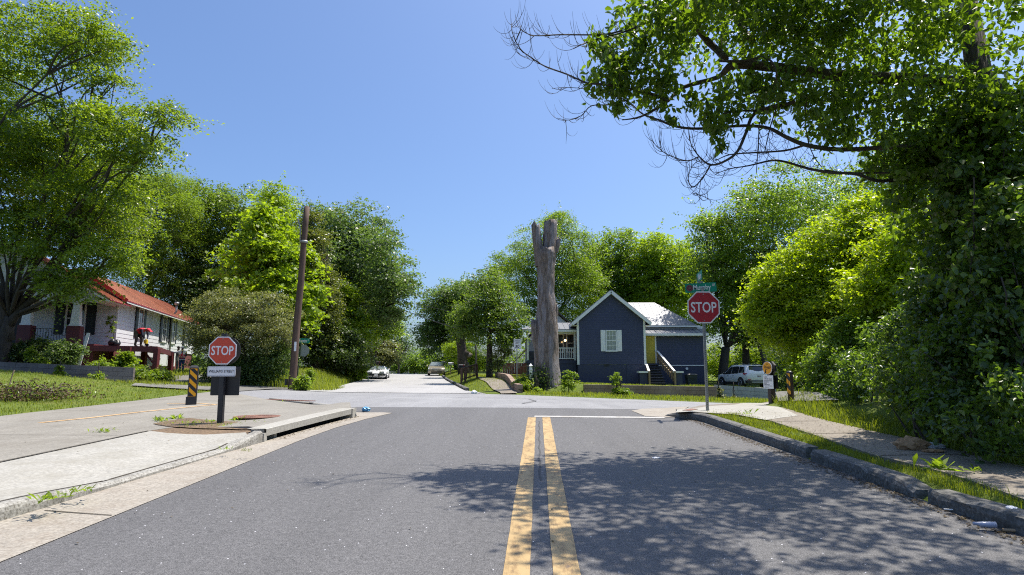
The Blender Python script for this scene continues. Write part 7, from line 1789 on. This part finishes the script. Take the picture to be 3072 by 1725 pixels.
add_reg(lawn, 60000, .02, .07, .5, .015); add_reg(lawn, 1500, .07, .14, .55, .016)
lawn2 = [(-13, 26.2 + .0), (-13.2, 28.6), (-17, 28.7), (-18.0, 26.2), (-29, 24.9), (-29, 24.0), (-20, 25.0), (-16, 25.4)]
add_reg(lawn2, 5000, .06, .2, .6, .02)
verge = [(x, float(far_edge(x)) + .1) for x in np.linspace(.6, 14, 12)] + [(14, 30.1), (2.0, 29.95), (.6, 29.0)]
add_reg(verge, 8000, .05, .16, .62, .02)
yard = [(2.2, 30.4), (11, 30.5), (11, 44.5), (2.2, 44.5)]
add_reg(yard, 7000, .03, .1, .7, .025, lambda p: .15 + .85 * sstep(30.8, 34, p[:, 1]))
bankL = [(float(street_c(y)) - 3.9, y) for y in np.arange(30.5, 60, 3)] + [(float(street_c(y)) - 9, y) for y in np.arange(60, 30, -3)]
add_reg(bankL, 14000, .12, .4, .62, .03); bankL2 = [(-10, 29.2), (-8.9, 30.2), (-9.4, 34), (-16, 34), (-14, 30)]
add_reg(bankL2, 3500, .1, .45, .55, .025)
bankR = [(float(street_c(y)) + 3.75, y) for y in np.arange(31, 80, 3)] + [(float(street_c(y)) + 8, y) for y in np.arange(80, 30, -3)]
bankR = [(float(street_c(y)) + 3.75, y) for y in np.arange(29.6, 80, 3)] + [(float(street_c(y)) + 6.2, y) for y in np.arange(80, 29, -3)]
add_reg(bankR, 8000, .04, .12, .7, .02)
garden = [(-28, 26.1), (-16.2, 26.9), (-17.5, 32), (-21, 31), (-29, 29)]
add_reg(garden, 7000, .1, .5, .72, .022)
side_y = [(-18, 33), (-15.5, 33), (-21, 48), (-25, 48), (-22.6, 38), (-20, 34)]
add_reg(side_y, 5000, .08, .25, .75, .03)
meadow = [(1.0, 40), (1.4, 52), (-3.5, 52), (-1.0, 41)]; add_reg(meadow, 4000, .05, .15, .8, .03)
add_reg([(12, 31.4), (16.5, 31.4), (22, 44), (12, 44)], 3000, .04, .15, .5, .025)
add_reg(soil_poly, 480, .02, .09, .45, .012, lambda p: .25 + .75 * (np.sin(p[:, 0] * 11) * np.sin(p[:, 1] * 13) > 0))
V, Fq, var = blades(reg)
# pull blades off paving: those that would stand on the sidewalk or a path
o = np_mesh('grass', V, Fq, GREEN['grass'], None, var); o['kind'] = 'stuff'

def shrub(name, label, u, v, Y, ru, rv, rd, n, per, size, mk, cat='shrub', base=None, crad=.16, stems=8, **kw):
    b = Vector(base) if base is not None else ground_at(u, v + rv * .9, Y)
    return make_tree(name, label, cat, b, [(u, v, Y, ru, rv, rd)], n, per, size, crad, GREEN[mk], trunk_r=.02, branches=stems, twig_r=.012, zmin=.0, **kw)
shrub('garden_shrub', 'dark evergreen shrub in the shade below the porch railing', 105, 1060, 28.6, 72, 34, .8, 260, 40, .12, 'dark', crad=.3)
shrub('garden_shrub', 'dark shrub filling the corner beside the maroon porch pier', 195, 1062, 28.3, 36, 34, .7, 120, 36, .12, 'cool', crad=.25)
for (u, v, Y, ru, rv, lab) in ((400, 1122, 27.6, 30, 18, 'lime leafy bush beside the end of the dark block wall'), (445, 1130, 27.8, 32, 15, 'lime leafy bush at the driveway edge under the ramp corner'), (480, 1126, 28.2, 24, 15, 'small lime bush between the two ramp posts'), (383, 1086, 28.0, 12, 28, 'tall yellow-green weed bush in front of the ramp fascia'), (295, 1102, 27.4, 16, 16, 'pale grey-green bush above the block wall'), (328, 1105, 27.3, 15, 13, 'pale weed clump next to the grey-green bush')):
    shrub('garden_bush', lab, u, v, Y, ru, rv, .5, 70, 26, .15, 'weed', crad=.16)
for (u, v, Y, ru, rv, lab) in ((94, 1065, 26.6, 10, 22, 'single upright weed above the block wall by the shade tree'), (125, 1082, 26.5, 10, 14, 'short pale weed beside the upright one above the wall'), (178, 1115, 25.2, 12, 18, 'tall weed growing at the foot of the block wall'), (292, 1135, 25.0, 11, 14, 'small weed on the lawn below the right part of the wall')):
    shrub('weed', lab, u, v, Y, ru, rv, .15, 26, 14, .12, 'weed', 'weed', crad=.08, stems=4)
shrub('vine', 'thin climbing vine on the corner of the white house', 332, 985, 32.1, 10, 50, .08, 26, 14, .1, 'weed', 'vine', crad=.07, base=P(342, 1040, 32.2))
shrub('sapling', 'leafy sapling bush at the right foot of the dead trunk', 1706, 1142, 29.6, 32, 32, .45, 46, 18, .12, 'weed', crad=.12, stems=12)
shrub('sapling', 'upright sapling in front of the middle of the brown block wall', 1850, 1145, 28.4, 10, 36, .15, 34, 16, .12, 'weed', crad=.1, stems=10)
shrub('sapling', 'low spreading weed at the base of the upright sapling', 1862, 1174, 28.2, 34, 9, .3, 36, 18, .12, 'weed', crad=.1)
shrub('sapling', 'bright bush at the left foot of the dead trunk', 1570, 1155, 30.5, 22, 24, .4, 80, 24, .13, 'weed', crad=.12)
shrub('weed', 'small weed at the kerb left of the dead trunk', 1608, 1172, 29.0, 8, 12, .15, 24, 16, .12, 'weed', 'weed', crad=.08)
shrub('weed', 'tall thin weed in front of the pale grey block wall', 2158, 1186, 29.4, 9, 22, .15, 30, 16, .1, 'olive', 'weed', crad=.07)
shrub('weed', 'tiny weed beside the tall one at the grey wall', 2203, 1196, 29.4, 7, 12, .12, 20, 14, .1, 'olive', 'weed', crad=.06)
shrub('hedge', 'yellow-green flowering hedge hiding the nose of the white coupe', 1072, 1113, 48.5, 28, 32, 1.0, 170, 30, .17, 'bright', 'hedge', crad=.2)
shrub('hedge', 'weedy green hedge clump on top of the bank by the wire fence', 1025, 1100, 49.5, 30, 22, 1.0, 110, 28, .17, 'weed', 'hedge', crad=.2)
shrub('weed', 'yellow-flowered weed clump at the foot of the leaning pole', 905, 1150, 27.8, 22, 22, .4, 70, 26, .12, 'weed', 'weed', crad=.12)
shrub('weed', 'tall weed stalk on the bank right of the Austin sign', 928, 1130, 30.5, 8, 30, .2, 30, 18, .12, 'weed', 'weed', crad=.08)
shrub('weed', 'weeds fringing the trail sign post', 2325, 1196, 16.6, 16, 12, .25, 30, 16, .08, 'weed', 'weed', crad=.07)
def tuft(u, v, off, n, h, label, mk='weed', sp=.05, fn=None):
    b = hit(u, v, off, fn); C = np.zeros((n, 3)); a = rng.uniform(0, 2 * math.pi, n); el = rng.uniform(.2, 1.1, n); ln = h * rng.uniform(.6, 1.2, n)
    d = np.stack([np.cos(a) * np.cos(el), np.sin(a) * np.cos(el), np.sin(el)], 1); s = np.cross(d, np.array([0, 0, 1.0])); s /= np.linalg.norm(s, axis=1, keepdims=True)
    o = rng.normal(0, sp, (n, 3)); o[:, 2] = 0; w = (h * .10 * rng.uniform(.7, 1.3, n))[:, None]; L_ = ln[:, None]
    dr_ = np.array([0, 0, -1.0]) * L_ * .22
    V = np.stack([o, o + d * L_ * .5 + s * w, o + d * L_ + dr_, o + d * L_ * .5 - s * w], 1).reshape(-1, 3)
    m = np_mesh('weed', V, np.arange(n * 4).reshape(n, 4), GREEN[mk], None, np.repeat(rng.random(n), 4)); m.location = b; return tag(m, label, 'weed')
tuft(153, 1498, .13, 26, .13, 'star-shaped weed at the near edge of the pale slab'); tuft(243, 1474, .11, 22, .1, 'low creeping weed just beyond the star-shaped one on the slab edge')
tuft(672, 1348, .1, 14, .07, 'dry weed in the slab joint by the lowered kerb'); tuft(310, 1295, .14, 26, .12, 'dark flat weed in the joint between slab and trail', sp=.09)
tuft(480, 1265, .12, 26, .17, 'weed at the left tip of the planted soil strip', sp=.08); tuft(532, 1258, .12, 22, .18, 'taller weed in the soil strip left of the black post', sp=.06)
tuft(720, 1262, .12, 24, .16, 'broad-leaved weed in the soil strip right of the black post', sp=.05); tuft(600, 1272, .12, 40, .1, 'low weeds in front of the black post', sp=.12)
tuft(780, 1272, .12, 44, .1, 'low weeds near the right end of the soil strip', sp=.14); tuft(680, 1278, .12, 36, .1, 'grassy weeds along the middle front of the soil strip', sp=.12); tuft(556, 1272, .12, 36, .1, 'grassy weeds along the left part of the soil strip', sp=.1); tuft(635, 1268, .12, 26, .12, 'weed growing against the black post', sp=.06)
tuft(846, 1207, .1, 16, .1, 'weed in the trail edge beside the rusty grate'); tuft(2248, 1242, .16, 14, .16, 'dark weed standing on the grass strip by the sidewalk', fn=gg); tuft(2806, 1408, .16, 26, .2, 'leafy weed overhanging the inner sidewalk edge', sp=.06, fn=gg); tuft(2928, 1412, .16, 12, .12, 'small weed in the middle of the sidewalk')
tuft(745, 1353, .1, 18, .06, 'dry tuft at the ramp end of the kerb', 'olive')
# brush pile on the lawn
bp_ = ground_at(60, 1195, 15.5); bpile = thing('brush_pile', 'heap of dark brush and cut branches lying on the lawn', 'brush pile', bp_)
s = MB()
for k in range(80):
    c = Vector((rng.normal(-.3, .75), rng.normal(.3, .4), abs(rng.normal(.1, .14)))); d = Vector(rng.normal(size=3)); d.z *= .35; d.normalize(); L_ = rng.uniform(.15, .5); s.tube(bend(c - d * L_, c + d * L_, 3, .1), rng.uniform(.006, .016), 5)
s.build('branches', mat('brush_wood', (.09, .065, .045), .9, var=.4, scale=3), bpile, fix=False)
C_b = np.stack([rng.normal(-.3, .8, 2400), rng.normal(.3, .45, 2400), np.abs(rng.normal(.08, .16, 2400))], 1); leaf_mesh('dead_leaves', C_b, .075 * rng.uniform(.6, 1.3, 2400), leaf_mat('dead_leaf', (.05, .035, .02), (.16, .12, .06), .2, .6, .2, (1, .9, .6)), bpile, rng.random(2400))
C_b = np.stack([rng.normal(-.2, .9, 700), rng.normal(.2, .5, 700), np.abs(rng.normal(.12, .14, 700))], 1); leaf_mesh('green_leaves', C_b, .07 * rng.uniform(.6, 1.3, 700), GREEN['mid'], bpile, rng.random(700))
# leaf litter along the kerbs
n = 2600; yy = rng.uniform(2.5, 13, n); xx = 3.70 - np.abs(rng.normal(0, .10, n)); zz = G(xx, yy) + .006
L1 = np.stack([xx, yy, zz], 1); n2_ = 700; y2 = rng.uniform(3, 13, n2_); x2 = rng.uniform(4.1, 5.4, n2_); L2 = np.stack([x2, y2, G(x2, y2) + .168], 1)
n3_ = 260; y3 = rng.uniform(9.4, 13, n3_); x3 = kerb_x(y3) + np.abs(rng.normal(.03, .08, n3_)); L3 = np.stack([x3, y3, G(x3, y3) + .012], 1)
n4_ = 160; y4 = rng.uniform(3, 13, n4_); x4 = rng.uniform(-9, 3.4, n4_); L4 = np.stack([x4, y4, G(x4, y4) + np.where(x4 < -4.2, .145, .01)], 1)
C_l = np.concatenate([L1, L2, L3, L4]); V, Fq, k = leaf_arrays(C_l, .028 * rng.uniform(.5, 1.4, len(C_l)), up=4, asp=.6, fold=.1, droop=0)
o = np_mesh('leaf_litter', V, Fq, MATS['dead_leaf'], None, np.repeat(rng.random(len(C_l)), k)); o['kind'] = 'stuff'

# ------------------------------------------------------------------ groups of like things
GROUPS = dict(overhead_wire='overhead wires along the street', mailbox='mailboxes along the side street', utility_pole='utility poles along the street', weed='weeds in joints, kerbs and verges', bollard='striped trail bollards',
    wheelie_bin='wheelie bins', retaining_wall='low block garden walls', person='workers at the white house', back_oak='oaks behind the navy house', woodland_tree='trees in the woods behind the car', garden_bush='lime bushes by the ramp deck',
    garden_shrub='shrubs below the porch', sapling='saplings around the dead trunk', hedge='hedges on the bank', paper_scrap='paper litter', plastic_bag='plastic bag litter', stick='sticks in the gutter', street_stop_sign='street corner stop signs')
import re as _re
for o in list(scene.objects):
    if o.parent is None and o.get('category'):
        k = _re.sub(r'\.\d+$', '', o.name)
        if k in GROUPS and not o.get('group'): o['group'] = GROUPS[k]
